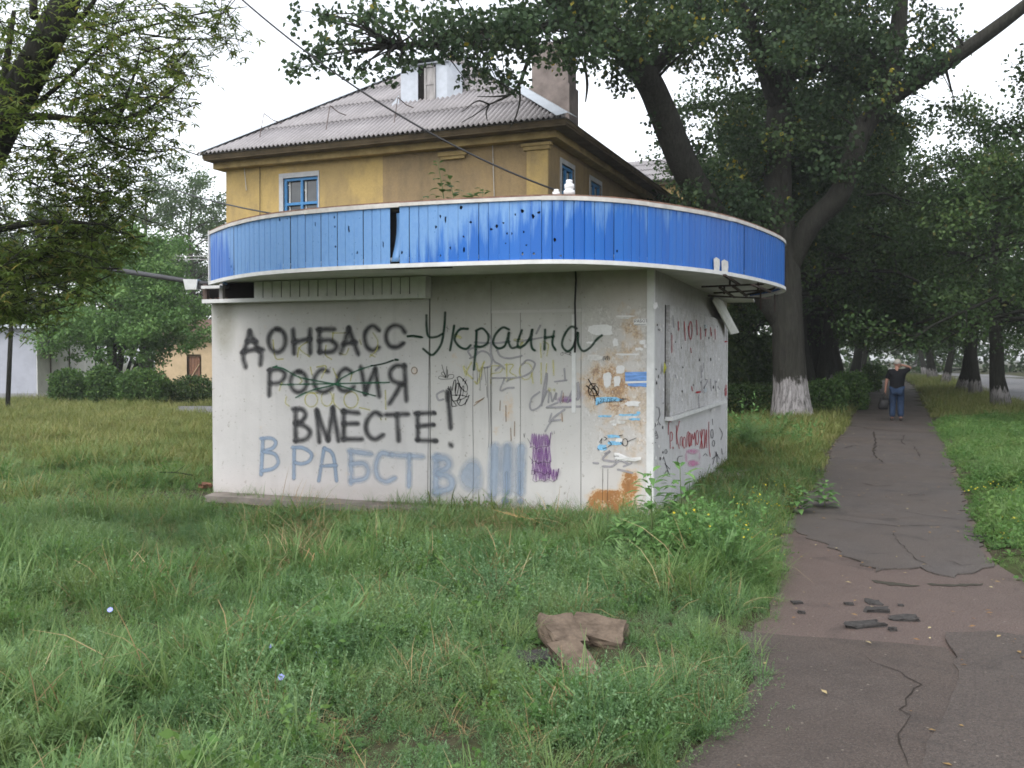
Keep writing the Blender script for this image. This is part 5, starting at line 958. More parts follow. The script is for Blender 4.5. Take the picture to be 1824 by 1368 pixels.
# small scraps and chips along the side wall
for k in range(90):
    x, y = rr.uniform(1168, 1182), rr.uniform(545, 830); s_ = rr.uniform(1.2, 3.4); pf = sp
    if k > 40: x, y = rr.uniform(1190, 1282), rr.uniform(575, 735); pf = lambda a, b, off: sp(a, b, off + .056)
    papr([(x + s_ * .5 * math.cos(a) * rr.uniform(.5, 1.2), y + s_ * 1.3 * math.sin(a) * rr.uniform(.5, 1.2)) for a in np.linspace(0, 6.28, 7, endpoint=False)], pf, M[('paper_white', 'paper_grey', 'chunk')[k % 3]], kiosk, .004)
papr([(1164, 541), (1170, 538), (1172, 545), (1168, 551), (1163, 549)], sp, M['paper_white'], kiosk, .01, [0, .02, .03, .02, 0])
mb = MB(); a, b = sp(1182, 668, .02), sp(1183.5, 644, .03); d = b - a; w_ = SV * .04
mb.add([a, a + d * .35 + w_, b - d * .2 + w_ * .7, b, b - d * .2 - w_ * .5, a + d * .35 - w_ * .8, a + d * .55 + SN * .03], [(0, 1, 6), (1, 2, 6), (2, 3, 6), (3, 4, 6), (4, 5, 6), (5, 0, 6)])
tag(mb.build('leaf', plain('yellow_green_leaf', (.33, .33, .06), .7, .2, .3, 30), None), 'single yellow green leaf caught in the shutter edge', 'leaf')
# ------------------------------------------------------------------ foliage
def rand_unit(n, r):
    v = r.normal(size=(n, 3)); return v / np.linalg.norm(v, axis=1, keepdims=True)
def leaf_quads(P, size, r, aspect=.7, up=.6, droop=0.0, tint=None, fold=.25):
    """one folded four point leaf per row of P"""
    n = len(P); size = np.broadcast_to(np.asarray(size, float), (n,))
    nrm = rand_unit(n, r) + np.array([0, 0, up]); nrm /= np.linalg.norm(nrm, axis=1, keepdims=True)
    ax = rand_unit(n, r) + np.array([0, 0, -droop]); ax -= nrm * np.sum(ax * nrm, 1, keepdims=True); ax /= np.maximum(np.linalg.norm(ax, axis=1, keepdims=True), 1e-6)
    sd = np.cross(nrm, ax); L, Wd = size[:, None], size[:, None] * aspect * .5
    a = P; c = P + ax * L; m = P + ax * L * .45 + nrm * L * fold * .3
    V = np.stack([a, m + sd * Wd, c, m - sd * Wd], 1).reshape(-1, 3)
    Q = np.arange(4 * n).reshape(n, 4); t_ = r.uniform(0, 1, n) if tint is None else tint
    return V, Q, np.repeat(t_, 4)
def compound(P, r, k=5, L=.13, w=.30):
    """drooping three to five part leaves (maple like)"""
    n = len(P); az = r.uniform(0, 2 * np.pi, n); base = np.stack([np.cos(az), np.sin(az), r.uniform(-.9, -.1, n)], 1); base /= np.linalg.norm(base, axis=1, keepdims=True)
    Vs, ts = [], []; tt = r.uniform(0, 1, n)
    side_ = np.cross(base, [0, 0, 1.0]); side_ /= np.maximum(np.linalg.norm(side_, axis=1, keepdims=True), 1e-6); nr = np.cross(side_, base)
    for j in range(k):
        a = (j - (k - 1) / 2) * 1.1 + r.normal(0, .15, n); d = base * np.cos(a)[:, None] + side_ * np.sin(a)[:, None] + np.array([0, 0, -.25]); d /= np.linalg.norm(d, axis=1, keepdims=True)
        s2 = np.cross(d, nr); s2 /= np.maximum(np.linalg.norm(s2, axis=1, keepdims=True), 1e-6); l = (L * r.uniform(.6, 1.15, n) * (1 - .22 * abs(j - (k - 1) / 2)))[:, None]
        o = P + base * .03; m = o + d * l * .42 + nr * l * .08
        Vs.append(np.stack([o, m + s2 * l * w, o + d * l, m - s2 * l * w], 1)); ts.append(tt + r.normal(0, .08, n))
    V = np.concatenate(Vs).reshape(-1, 3); N = n * k
    return V, np.arange(4 * N).reshape(N, 4), np.clip(np.repeat(np.concatenate(ts), 4), 0, 1)
def clump_points(clumps, per, r, flat=.7):
    out, cl = [], []
    for i, (c_, rad) in enumerate(clumps):
        n = max(4, int(per * (rad / .6) ** 2)); u = rand_unit(n, r) * (r.uniform(0, 1, n) ** .5)[:, None] * rad; u[:, 2] *= flat
        out.append(np.asarray(c_) + u); cl.append(np.full(n, np.clip(r.normal(.45, .17), 0, .9)))
    P = np.concatenate(out); base = np.concatenate(cl); return P, np.clip(base + r.normal(0, .15, len(P)) + (r.uniform(0, 1, len(P)) > .992) * .6, 0, 1)
def limb_tubes(mb, lines, n=7):
    for p, ra in lines: mb.tube(p, ra, n)
def grow(r, H, cb, Rad, tr, nl=16, lean=(0, 0), sub=4, low=0.0, clump=.62, floor=.0):
    """trunk and limbs as (points, radii); clumps at twig ends"""
    zs = np.linspace(0, H * .86, 9); w = np.cumsum(r.normal(0, .011 * H, (9, 2)), axis=0); w[0] = 0
    tp = np.column_stack([w[:, 0] + lean[0] * zs, w[:, 1] + lean[1] * zs, zs]); ra = tr * (1 - .85 * zs / (H * .86)) ; ra[0] *= 1.35
    lines = [(tp, ra)]; cl = [(tp[-1] + [0, 0, .3], clump * 1.2)]
    for i in range(nl):
        f = (i + .5) / nl; z = cb + (H * .84 - cb) * f ** .9; q = np.array([np.interp(z, zs, tp[:, k]) for k in range(3)]); az = i * 2.4 + r.uniform(-.5, .5)
        ln = Rad * (1 - .55 * f ** 1.5) * r.uniform(.75, 1.15); el = (-.15 + .75 * f) - low * (1 - f); d = np.array([math.cos(az), math.sin(az), el])
        tt = np.linspace(0, 1, 6)[:, None]; p = q + d * ln * tt + np.array([0, 0, 1]) * (np.sin(tt * np.pi) * .12 * ln) + np.cumsum(r.normal(0, .03 * ln, (6, 3)), axis=0) * tt
        r0 = tr * .33 * (1 - .6 * f); lines.append((p, r0 * (1 - .8 * tt[:, 0]))); cl.append((p[-1], clump * r.uniform(.7, 1.2)))
        for k in range(sub):
            u = .35 + .6 * (k + r.uniform(0, 1)) / sub; s_ = np.array([np.interp(u, tt[:, 0], p[:, j]) for j in range(3)]); dd = unit(d + r.normal(0, .75, 3)); l2 = ln * r.uniform(.2, .42)
            e = s_ + dd * l2 + [0, 0, r.uniform(-.1, .25) * l2]; lines.append((np.array([s_, (s_ + e) / 2 + r.normal(0, .04 * l2, 3), e]), np.array([r0 * .3, r0 * .2, .006]))); cl.append((e, clump * r.uniform(.7, 1.3))); cl.append(((s_ + e) / 2, clump * r.uniform(.5, .9)))
    cl = [(c_, q) for c_, q in cl if c_[2] - q * .6 > floor]
    lines = [l for l in lines[:1]] + [l for l in lines[1:] if l[0][:, 2].min() > floor - .4]
    return lines, cl
def build_tree(name, loc, lines, cl, barkm, leafm, label, cat='tree', group=None, per=70, size=.12, r=None, aspect=.7, nt=7, flat=.7, up=.6, droop=0, extra=None, world_=False):
    r = r or rng; root = thing(name, loc, label, cat, group); L = np.array(loc, float)
    mb = MB()
    for p, ra in lines: mb.tube(np.asarray(p) + (0 if world_ else L), ra, nt if ra[0] > .03 else 4)
    mb.build('trunk', barkm, root, True)
    P, tint = clump_points(cl, per, r, flat); V, Q, T_ = leaf_quads(P, size * r.uniform(.7, 1.25, len(P)), r, aspect, up, droop, tint)
    me = fast_mesh('crown', V - (L if world_ else 0), Q, leafm, T_); tag(link('crown', me, root), kind='stuff'); return root

# --- the big whitewashed poplar on the path edge, limbs measured in the photograph
rp = np.random.default_rng(11); BY = gp(1410, 750)[1]
def pl_(pts_): return np.array([at(x, y, BY + d) for x, y, d in pts_])
def rpx(w, d=0): return w / 2 / FPX * (BY + d)
limbs = []
def limb(pts_, ws): limbs.append((catmull(pl_(pts_), 5), np.interp(np.linspace(0, 1, (len(pts_) - 1) * 5 + 1), np.linspace(0, 1, len(ws)), [rpx(w) for w in ws])))
limb([(1411, 760, 0), (1410, 735, 0), (1408, 690, 0), (1404, 620, 0), (1402, 550, 0), (1398, 470, 0), (1388, 380, .1), (1385, 280, .3), (1388, 200, .5), (1392, 130, .6)], [98, 76, 62, 57, 54, 52, 50, 48, 45, 40])
limb([(1388, 190, .5), (1360, 110, 0), (1330, 40, -.6), (1305, -40, -1.0), (1290, -140, -1.2)], [40, 32, 26, 18, 8])
limb([(1392, 135, .6), (1418, 100, .9), (1436, 40, 1.1), (1452, -20, 1.3), (1470, -120, 1.5)], [24, 20, 18, 15, 7])
limb([(1400, 140, .5), (1450, 122, .4), (1500, 126, .2), (1550, 160, .3)], [20, 15, 11, 4])
limb([(1404, 480, 0), (1440, 405, -.4), (1492, 350, -.8), (1515, 290, -1.0), (1535, 235, -1.2), (1572, 185, -1.4), (1640, 140, -1.8), (1710, 95, -2.4), (1780, 45, -3.0), (1850, -10, -3.6), (1930, -80, -4.2)], [36, 38, 37, 35, 34, 31, 27, 24, 21, 17, 10])
limb([(1575, 180, -1.4), (1592, 110, -1.3), (1600, 50, -1.2), (1606, -20, -1.1), (1612, -110, -1)], [28, 30, 28, 22, 10])
limb([(1406, 660, .1), (1392, 580, .1), (1352, 512, -.2), (1300, 430, -.8), (1246, 345, -1.4), (1212, 280, -2.0), (1180, 200, -2.6), (1152, 140, -3.2), (1105, 85, -3.8), (1040, 30, -4.5), (960, -20, -5.2), (880, -70, -5.8)], [26, 36, 42, 46, 48, 48, 46, 42, 34, 27, 20, 10])
limb([(1045, 40, -4.5), (985, 46, -5.0), (920, 48, -5.6), (840, 66, -6.3), (760, 80, -7.0), (690, 82, -7.6)], [14, 12, 10, 8, 6, 3])
limb([(1150, 140, -3.2), (1200, 80, -2.5), (1240, 20, -2.2), (1270, -60, -2)], [24, 20, 14, 6])
limb([(960, 70, -5.3), (940, 110, -5.6), (925, 150, -5.8), (905, 170, -5.9), (872, 186, -6.0)], [7, 6, 5, 4, 2])
limb([(872, 186, -6.0), (850, 180, -6.1), (822, 200, -6.2)], [3, 2, 1]); limb([(905, 170, -5.9), (880, 172, -6), (850, 172, -6.1)], [3, 2, 1]); limb([(872, 186, -6), (866, 200, -6), (868, 215, -6)], [2.5, 2, 1]); limb([(925, 150, -5.8), (926, 180, -5.9), (918, 210, -5.9), (908, 228, -5.9)], [3, 2.5, 2, 1]); limb([(872, 186, -6), (845, 205, -6), (822, 218, -6.1)], [2, 1.5, 1]); limb([(910, 166, -5.9), (895, 150, -5.9), (870, 146, -6)], [2.5, 2, 1])
limb([(1040, 50, -4.5), (1042, 110, -4.6), (1046, 150, -4.6), (1043, 182, -4.6)], [3.5, 3.5, 4.5, 2])
poplar_axes = limbs[:9]
cl = []
def region(cx, cy, rx, ry, dep, n, rad=.55):
    for _ in range(n):
        a, q = rp.uniform(0, 2 * np.pi), rp.uniform(0, 1) ** .5; cl.append((at(cx + rx * q * math.cos(a), cy + ry * q * math.sin(a), BY + rp.uniform(*dep)), rad * rp.uniform(.6, 1.25)))
region(1290, 30, 250, 100, (-4, 3), 130); region(1150, 30, 170, 60, (-6, -1), 70); region(1225, 225, 60, 50, (-3, 2), 12, .4); region(1330, 240, 60, 100, (-2, 2.5), 30); region(1320, 375, 90, 50, (-2, 2), 60, .5); region(1255, 350, 45, 50, (-2.5, 0), 20, .42); region(1360, 310, 60, 80, (1, 3), 40, .5)
region(1230, 290, 22, 60, (-2.5, -.5), 8, .3); region(1460, 60, 130, 110, (-2, 3), 96); region(1570, 60, 120, 90, (-3, 2), 70); region(1500, 230, 110, 80, (-2, 2.5), 60); region(1450, 330, 80, 100, (.5, 3.5), 70); region(1690, 60, 50, 50, (-3, 1), 10, .35); region(1640, 205, 80, 40, (-3, 1), 12, .4)
region(1000, 60, 110, 55, (-7, -3.5), 46, .42); region(880, 60, 130, 50, (-7.5, -5), 50, .40); region(900, 110, 60, 50, (-7, -5), 12, .33); region(760, 85, 60, 34, (-8, -6), 17, .32); region(690, 30, 110, 28, (-8.5, -6), 20, .32); region(590, 90, 60, 36, (-8.5, -7), 13, .28); region(545, 115, 34, 22, (-8.5, -7.5), 7, .24); region(640, 115, 50, 26, (-8.5, -7), 9, .26); region(560, 28, 60, 22, (-8.5, -7), 7, .26); region(845, 125, 30, 26, (-7, -6), 4, .25); region(1090, 130, 50, 40, (-5, -3), 10, .34); region(1055, 90, 40, 40, (-5, -4), 8, .34); region(690, 135, 30, 14, (-8, -7), 2, .2)
region(1390, -90, 420, 90, (-4, 3), 80, .7); region(1000, -70, 260, 60, (-7, -3), 40, .5); region(1420, 430, 40, 60, (.5, 2), 14, .45); region(1370, 500, 40, 60, (.8, 2.5), 14, .45)
# twigs from the limbs into the nearest clumps
axpts = np.concatenate([l[0][3:] for l in poplar_axes])
for c_, rad in cl[::2]:
    d = np.linalg.norm(axpts - c_, axis=1); j = int(np.argmin(d + (axpts[:, 2] > c_[2]) * .4 + rp.uniform(0, 1.6, len(d)))); a = axpts[j]
    if d[j] < 2.6: limbs.append((np.array([a, (a + c_) / 2 + rp.normal(0, .06 * d[j], 3) + [0, 0, .08 * d[j]], c_]), np.array([.022 + .01 * d[j], .016, .005])))
build_tree('poplar_tree', gp(1411, 752), limbs, cl, M['bark_white'], M['poplar'], 'big three stemmed poplar with whitewashed trunk foot beside the path', per=110, size=.115, r=rp, aspect=.92, nt=12, flat=.8, up=.2, droop=.5, world_=True)

# --- the near maple leaning in from the left edge
rm_ = np.random.default_rng(5); MY = 7.5
def pm(pts_): return np.array([at(x, y, MY + d) for x, y, d in pts_])
limbs = []
def limbm(pts_, ws): limbs.append((catmull(pm(pts_), 5), np.interp(np.linspace(0, 1, (len(pts_) - 1) * 5 + 1), np.linspace(0, 1, len(ws)), [w / 2 / FPX * MY for w in ws])))
limbm([(-330, 1040, .2), (-290, 900, .2), (-210, 640, .1), (-120, 430, 0), (-50, 320, 0), (5, 215, 0), (45, 145, 0), (85, 70, 0), (118, 0, .1), (150, -80, .2)], [110, 96, 84, 74, 68, 62, 58, 52, 46, 36])
limbm([(38, 160, 0), (75, 95, .2), (110, 60, .3), (150, 25, .4), (190, -30, .5)], [18, 14, 11, 9, 5]); limbm([(20, 210, 0), (90, 208, -.1), (160, 216, -.2), (215, 214, -.3), (270, 190, -.3), (320, 150, -.2)], [14, 12, 10, 8, 5, 3])
limbm([(60, 30, 0), (58, -40, .3), (50, -90, .3)], [14, 12, 8]); limbm([(-40, 300, 0), (-10, 240, .3), (10, 120, .5), (25, 20, .6)], [22, 16, 13, 8]); limbm([(40, 205, 0), (120, 140, .3), (200, 70, .5), (290, 40, .7), (380, 20, .8), (440, 12, .8)], [9, 8, 6, 4, 3, 1.5])
limbm([(-60, 420, 0), (40, 400, -.2), (110, 395, -.3), (190, 400, -.4)], [18, 12, 8, 3]); limbm([(-80, 520, 0), (20, 490, .3), (100, 440, .4), (150, 400, .5)], [16, 12, 8, 3]); limbm([(210, 215, -.3), (240, 130, -.2), (250, 90, -.2)], [7, 5, 2]); limbm([(150, 215, -.2), (210, 260, -.2), (280, 270, -.2), (310, 265, -.2)], [6, 5, 3, 2]); limbm([(250, 60, .7), (330, 70, .7), (410, 68, .8), (448, 80, .8)], [4, 3, 2, 1])
P_ = []
def leafzone(cx, cy, rx, ry, dep, n):
    a, q = rm_.uniform(0, 2 * np.pi, n), rm_.uniform(0, 1, n) ** .5
    for x, y, d in zip(cx + rx * q * np.cos(a), cy + ry * q * np.sin(a), rm_.uniform(dep[0], dep[1], n)): P_.append(at(x, y, MY + d))
def sprays(cx, cy, rx, ry, dep, n, m_=9, sp_=.16):
    for _ in range(n):
        a, q = rm_.uniform(0, 2 * np.pi), rm_.uniform(0, 1) ** .5; c_ = at(cx + rx * q * math.cos(a), cy + ry * q * math.sin(a), MY + rm_.uniform(*dep)); d = unit([rm_.normal(), rm_.normal(), rm_.uniform(-1.0, .3)])
        for k in range(m_): P_.append(c_ + d * sp_ * (k / m_ - .4) * 2.4 + rm_.normal(0, .05, 3))
        mbt.append((np.array([c_ - d * sp_ * 1.2, c_, c_ + d * sp_ * 1.3]), np.array([.005, .004, .002])))
mbt = []
sprays(150, 150, 190, 170, (-.8, 1.4), 160); sprays(60, 60, 130, 110, (-.6, 1.6), 70); sprays(250, 90, 110, 100, (-.4, 1.2), 52); sprays(230, 190, 110, 50, (-.6, .8), 46); sprays(370, 35, 75, 28, (.2, 1.2), 22); sprays(410, 75, 40, 14, (.4, 1.0), 7, 7, .1); sprays(265, 265, 55, 22, (-.4, .6), 12)
sprays(110, 290, 140, 60, (-.6, 1.0), 60); sprays(70, 400, 140, 90, (-.6, 1.6), 110); sprays(60, 490, 130, 60, (-.5, 1.6), 120); sprays(150, 440, 90, 50, (-.4, 1.2), 50); sprays(40, 555, 70, 28, (-.3, 1.0), 34); sprays(225, 380, 40, 60, (-.2, .8), 14); sprays(190, 340, 80, 40, (-.2, .8), 20); sprays(-60, 300, 60, 350, (-.8, 1.5), 90); sprays(330, 120, 30, 50, (.2, .9), 8); sprays(20, 180, 60, 50, (-.9, -.2), 8)
limbs += mbt
loc = pm([(-330, 1040, .2)])[0]; loc[2] = 0; limbs[0][0][0][2] = -.05
mt = thing('maple_tree', loc, 'near maple leaning in from the left edge with a dark trunk and hanging leaves', 'tree')
mb = MB()
for p, ra in limbs: mb.tube(p, ra, 12 if ra[0] > .03 else 4)
mb.build('trunk', M['bark_dark'], mt, True)
V, Q, T_ = compound(np.array(P_), rm_, 5, .078, .15); tag(link('crown', fast_mesh('crown', V - loc, Q, M['maple'], T_), mt), kind='stuff')

# --- avenue trees (two kinds, copied) -----------------------------------------------------------
ra_ = np.random.default_rng(21); GA = 'trees lining the avenue'
def proto(kind, seed):
    r = np.random.default_rng(seed)
    if kind == 0: return grow(r, 12.5, 3.6, 5.2, .36, 27, (.02, 0), 6, .12, .8, 2.3), M['park'], .14, 66
    if kind == 1: return grow(r, 11.0, 3.4, 5.2, .30, 27, (-.04, .02), 6, .22, .8, 2.2), M['park'], .13, 66
    return grow(r, 15, 3.0, 4.2, .30, 22, (0, 0), 4, .0, .75), M['acacia'], .17, 44
protos = {}
def avenue(kind, loc, rz, label, sc=1.0, group=GA, bm=None):
    loc = np.array(loc, float)
    if kind not in protos:
        (ln, c2), lm, sz, per = proto(kind, 40 + kind); protos[kind] = build_tree('avenue_tree', loc, ln, c2, bm or M['bark_row'], lm, label, 'tree', group, per, sz, np.random.default_rng(60 + kind), .75, 8)
        protos[kind].rotation_euler = (0, 0, rz); protos[kind].scale = (sc,) * 3; return protos[kind]
    o = copy_thing(protos[kind], loc, rz, label, sc); o['group'] = group; return o
row = [(1784, 727, 0), (1738, 706, 1), (1714, 700, 0), (1684, 684, 1), (1662, 676, 0), (1648, 668, 1), (1637, 662, 0), (1628, 657, 1)]
lab = ['leaning dark trunked tree between path and road, nearest of the verge row', 'thicker trunk of the close pair standing on the verge', 'slimmer trunk of the close pair standing on the verge', 'whitewashed verge tree just beyond the close pair', 'dark slim verge tree seen right of the walking man', 'verge tree farther along, past the slim dark one', 'distant verge tree near the end of the avenue', 'most distant tree of the verge row']
for k, ((x, y, kd), l) in enumerate(zip(row, lab)): avenue(kd, gp(x, y), k * 1.3, l, [.8, .86, .82, .95, 1, 1, 1, 1][k])
n0 = gp(1784, 727)
for k, (d, l) in enumerate([(-9.5, 'verge tree just outside the right edge whose low boughs hang into the frame')]): avenue(1, n0 + VD * d - perp * -.6, 2.0 + k, l, .82)
q0 = gp(1411, 752)
for k, (d, s_, l) in enumerate([(8.5, -.8, 'dark tree right behind the whitewashed poplar'), (16, -.5, 'tree behind the bright clipped bush on the path edge'), (25, -.6, 'tree behind the trimmed block hedge'), (34, -.4, 'tree over the far bend of the path on its hedge side'), (46, -.3, 'farther tree on the hedge side of the path'), (60, -.3, 'farthest tree on the hedge side of the path')]): avenue(k % 2, q0 + VD * d + perp * s_, .7 + k * 1.9, l, 1.0)
for k, (x, Y, l) in enumerate([(11.2, 35, 'tree in the dark thicket behind the kiosk side wall'), (13.0, 41, 'second row tree deep behind the poplar'), (15.5, 50, 'second row tree left of the hedge'), (17, 60, 'second row tree far behind the hedge')]): avenue((k + 1) % 2, (x, Y, 0), 1.1 * k, l, 1.0 + .06 * k)
for k, (d, l) in enumerate([(-8, 'tree across the road at the right edge of the picture'), (4, 'second tree across the road'), (16, 'third tree across the road'), (30, 'fourth tree across the road'), (48, 'fifth tree across the road, far off')]): avenue(k % 2, rA + perp * 10.5 + VD * d + [0, 0, 0], k * 2.2, l, 1.1)
e_ = gp(1600, 655) + VD * 60
for k, (d, l) in enumerate([(-7, 'tree closing the avenue on its left'), (0.5, 'tree closing the avenue in the middle'), (8, 'tree closing the avenue on its right')]): avenue(k % 2, e_ + perp * d, k, l, 1.2)
# trees left of the house, far beyond the meadow
for k, (x, Y, h, l) in enumerate([(262, 62, 1.02, 'tall pale tree behind the meadow, left of the ochre house'), (335, 66, 1.05, 'tall pale tree beside the ochre house corner'), (392, 72, 1.0, 'pale tree half hidden by the ochre house'), (205, 74, .95, 'pale far tree left of the tall pair')]):
    p = at(x, 640, Y); p[2] = 0; o = avenue(2, p, k * 1.7, l, h, 'pale trees beyond the meadow', M['bark'])
for k, (x, Y, l) in enumerate([(90, 58, 'dark tree above the grey garage'), (-30, 62, 'dark tree at the far left beyond the garage'), (160, 66, 'dark tree between garage and cottage'), (330, 76, 'dark tree low behind the cottage'), (250, 84, 'dark tree far behind the round headed tree')]):
    p = at(x, 640, Y); p[2] = 0; avenue(k % 2, p, k * 2.1, l, .9, 'dark trees beyond the meadow')
# round headed tree behind the clipped bushes
rr2 = np.random.default_rng(33); b0 = gp(208, 714); ln = []; c2 = []; YT = b0[1]
for x, y, w_ in ((175, 630, 7), (190, 600, 7), (205, 590, 8), (222, 610, 7), (240, 620, 6), (215, 560, 8), (160, 600, 5), (265, 600, 5)):
    e = at(x, y, YT + rr2.uniform(-1, 1)); s_ = b0 + [rr2.uniform(-.15, .15), rr2.uniform(-.1, .1), 0]; ln.append((np.array([s_, (s_ + e) / 2 + rr2.normal(0, .05, 3), e, e + (e - s_) * .5]), np.array([.10, .08, .06, .03])))
def reg2(cx, cy, rx, ry, n, rad):
    for _ in range(n):
        a, q = rr2.uniform(0, 2 * np.pi), rr2.uniform(0, 1) ** .5; f = math.sqrt(max(0.05, 1 - q * q)); c2.append((at(cx + rx * q * math.cos(a), cy + ry * q * math.sin(a), YT + rr2.uniform(-1, 1) * 3.2 * f), rad * rr2.uniform(.6, 1.2)))
reg2(215, 560, 140, 60, 120, .6); reg2(215, 610, 160, 34, 60, .5); reg2(240, 490, 95, 60, 70, .55); reg2(285, 450, 60, 40, 24, .5); reg2(320, 580, 62, 50, 30, .5); reg2(90, 600, 50, 34, 24, .45); reg2(235, 430, 50, 30, 12, .45)
build_tree('round_headed_tree', b0, ln, c2, M['bark_dark'], M['round'], 'many stemmed round headed tree behind the clipped bushes on the left', per=150, size=.16, r=rr2, aspect=.5, world_=True, droop=.5)

# --- far wood and undergrowth that close the view under the avenue crowns
rw = np.random.default_rng(88)
def wood(name, label, n, fx, fy, hmax, size, mat_):
    x, y = fx(n), fy(n); top = hmax * (.75 + .25 * np.sin(x * .55) * np.cos(x * .21 + 1) + .12 * np.sin(x * 1.7)); z = top * rw.uniform(0, 1, n) ** .8
    V, Q, T_ = leaf_quads(np.column_stack([x, y, z]), size * rw.uniform(.6, 1.3, n), rw, .6, .3, .3, np.clip(.45 + .25 * np.sin(x * 1.3 + z) + rw.normal(0, .18, n), 0, 1)); o = link(name, fast_mesh(name, V, Q, mat_, T_)); tag(o, label, kind='stuff')
wood('far_woods', 'dark wood closing the view beyond the avenue', 52000, lambda n: rw.uniform(-30, 150, n), lambda n: 118 + rw.uniform(0, 7, n), 17, .75, M['park'])
def under(n): return rw.uniform(-3, 15, n)
ux = rw.uniform(30, 95, 30000); q1 = q0[None, :] + (ux - q0[1])[:, None] / VD[1] * VD[None, :] - perp[None, :] * (3.2 + np.abs(rw.normal(0, 4.5, 30000)))[:, None]
wood('undergrowth', 'dark undergrowth beneath the trees on the hedge side', 30000, lambda n: q1[:n, 0], lambda n: q1[:n, 1], 4.4, .28, M['park'])
ux = rw.uniform(-12, 100, 24000); q2 = (rA + perp * 13)[None, :] + ux[:, None] * VD[None, :] + perp[None, :] * np.abs(rw.normal(0, 3.5, 24000))[:, None]
wood('undergrowth', 'undergrowth beneath the trees across the road', 24000, lambda n: q2[:n, 0], lambda n: q2[:n, 1], 6.5, .36, M['park'])

# --- clipped bushes and hedges ------------------------------------------------------------------
def bush(name, ctr, dims, n, size, label, leafm, cat='bush', group=None, seed=0, rz=0.0, boxy=2.5):
    r = np.random.default_rng(seed); root = thing(name, ctr, label, cat, group); u = rand_unit(n, r); e = (np.abs(u) ** boxy).sum(1, keepdims=True) ** (-1 / boxy); S_ = u * e
    az = np.arctan2(u[:, 1], u[:, 0]); wob = 1 + .07 * np.sin(az * 5 + seed) + .06 * np.sin(u[:, 2] * 7 + az * 3) ; S_ = S_ * (wob * (r.uniform(.35, 1, n) ** .35))[:, None]
    P = S_ * np.array(dims) / 2 + [0, 0, dims[2] / 2]; P += r.normal(0, .02, P.shape); P[:, 2] = np.maximum(P[:, 2], .05); c_, s_ = math.cos(rz), math.sin(rz); P[:, :2] = P[:, :2] @ np.array([[c_, s_], [-s_, c_]])
    V, Q, T_ = leaf_quads(P, size * r.uniform(.7, 1.3, n), r, .55, .4, 0, np.clip(r.normal(.5, .22, n), 0, 1)); tag(link('foliage', fast_mesh('foliage', V, Q, leafm, T_), root), kind='stuff')
    mb = MB()
    for k in range(9):
        a = r.uniform(0, 6.28); b = np.array([math.cos(a) * dims[0] * .3 * r.uniform(.2, 1), math.sin(a) * dims[1] * .3 * r.uniform(.2, 1), 0]); b[:2] = b[:2] @ np.array([[c_, s_], [-s_, c_]]); mb.tube(np.array(ctr) + np.array([b * .6, b + [0, 0, dims[2] * .5], b * 1.3 + [0, 0, dims[2] * .85]]), [.03, .02, .008], 5)
    mb.build('stem', M['bark_dark'], root); return root
GB = 'clipped bushes on the meadow edge'
def bpx(px, py, wpx, hpx, **k):
    c_ = gp(px, py); m_ = c_[1] / FPX; return c_, (wpx * m_, wpx * m_ * .8, hpx * m_)
for k, (x, y, w_, h_, l) in enumerate([(122, 722, 62, 64, 'leftmost clipped bush beside the boundary wall'), (184, 722, 58, 70, 'middle clipped bush under the round headed tree'), (256, 724, 92, 66, 'widest clipped bush, nearest to the kiosk of the three')]):
    c_, d = bpx(x, y, w_, h_); bush('clipped_bush', c_, d, 5200, .12, l, M['hedge'], 'bush', GB, 10 + k)
c_, d = bpx(345, 722, 90, 52); bush('wild_bush', c_, d, 2600, .12, 'loose wild bush between the clipped bushes and the kiosk', M['park'], 'bush', None, 17, 0, 2)
for k, (x, y, w_, h_, l, m_) in enumerate([(1336, 742, 120, 56, 'dark low hedge between kiosk and poplar', 'park'), (1472, 738, 66, 60, 'dark bush right of the whitewashed trunk', 'hedge'), (1514, 730, 62, 66, 'bright green bush on the path edge behind the poplar', 'hedge'), (1552, 698, 32, 48, 'square clipped hedge block beside the walking man', 'hedge'), (1572, 676, 16, 24, 'far clipped hedge block along the path', 'hedge')]):
    c_, d = bpx(x, y, w_, h_); d = (d[0], d[0] * 1.5, d[2]) if k > 1 else d; bush('hedge_bush', c_, d, 4200 if k < 3 else 2600, .10 if k < 3 else .13, l, M[m_], 'bush', None, 30 + k, -R(22), 4.0)
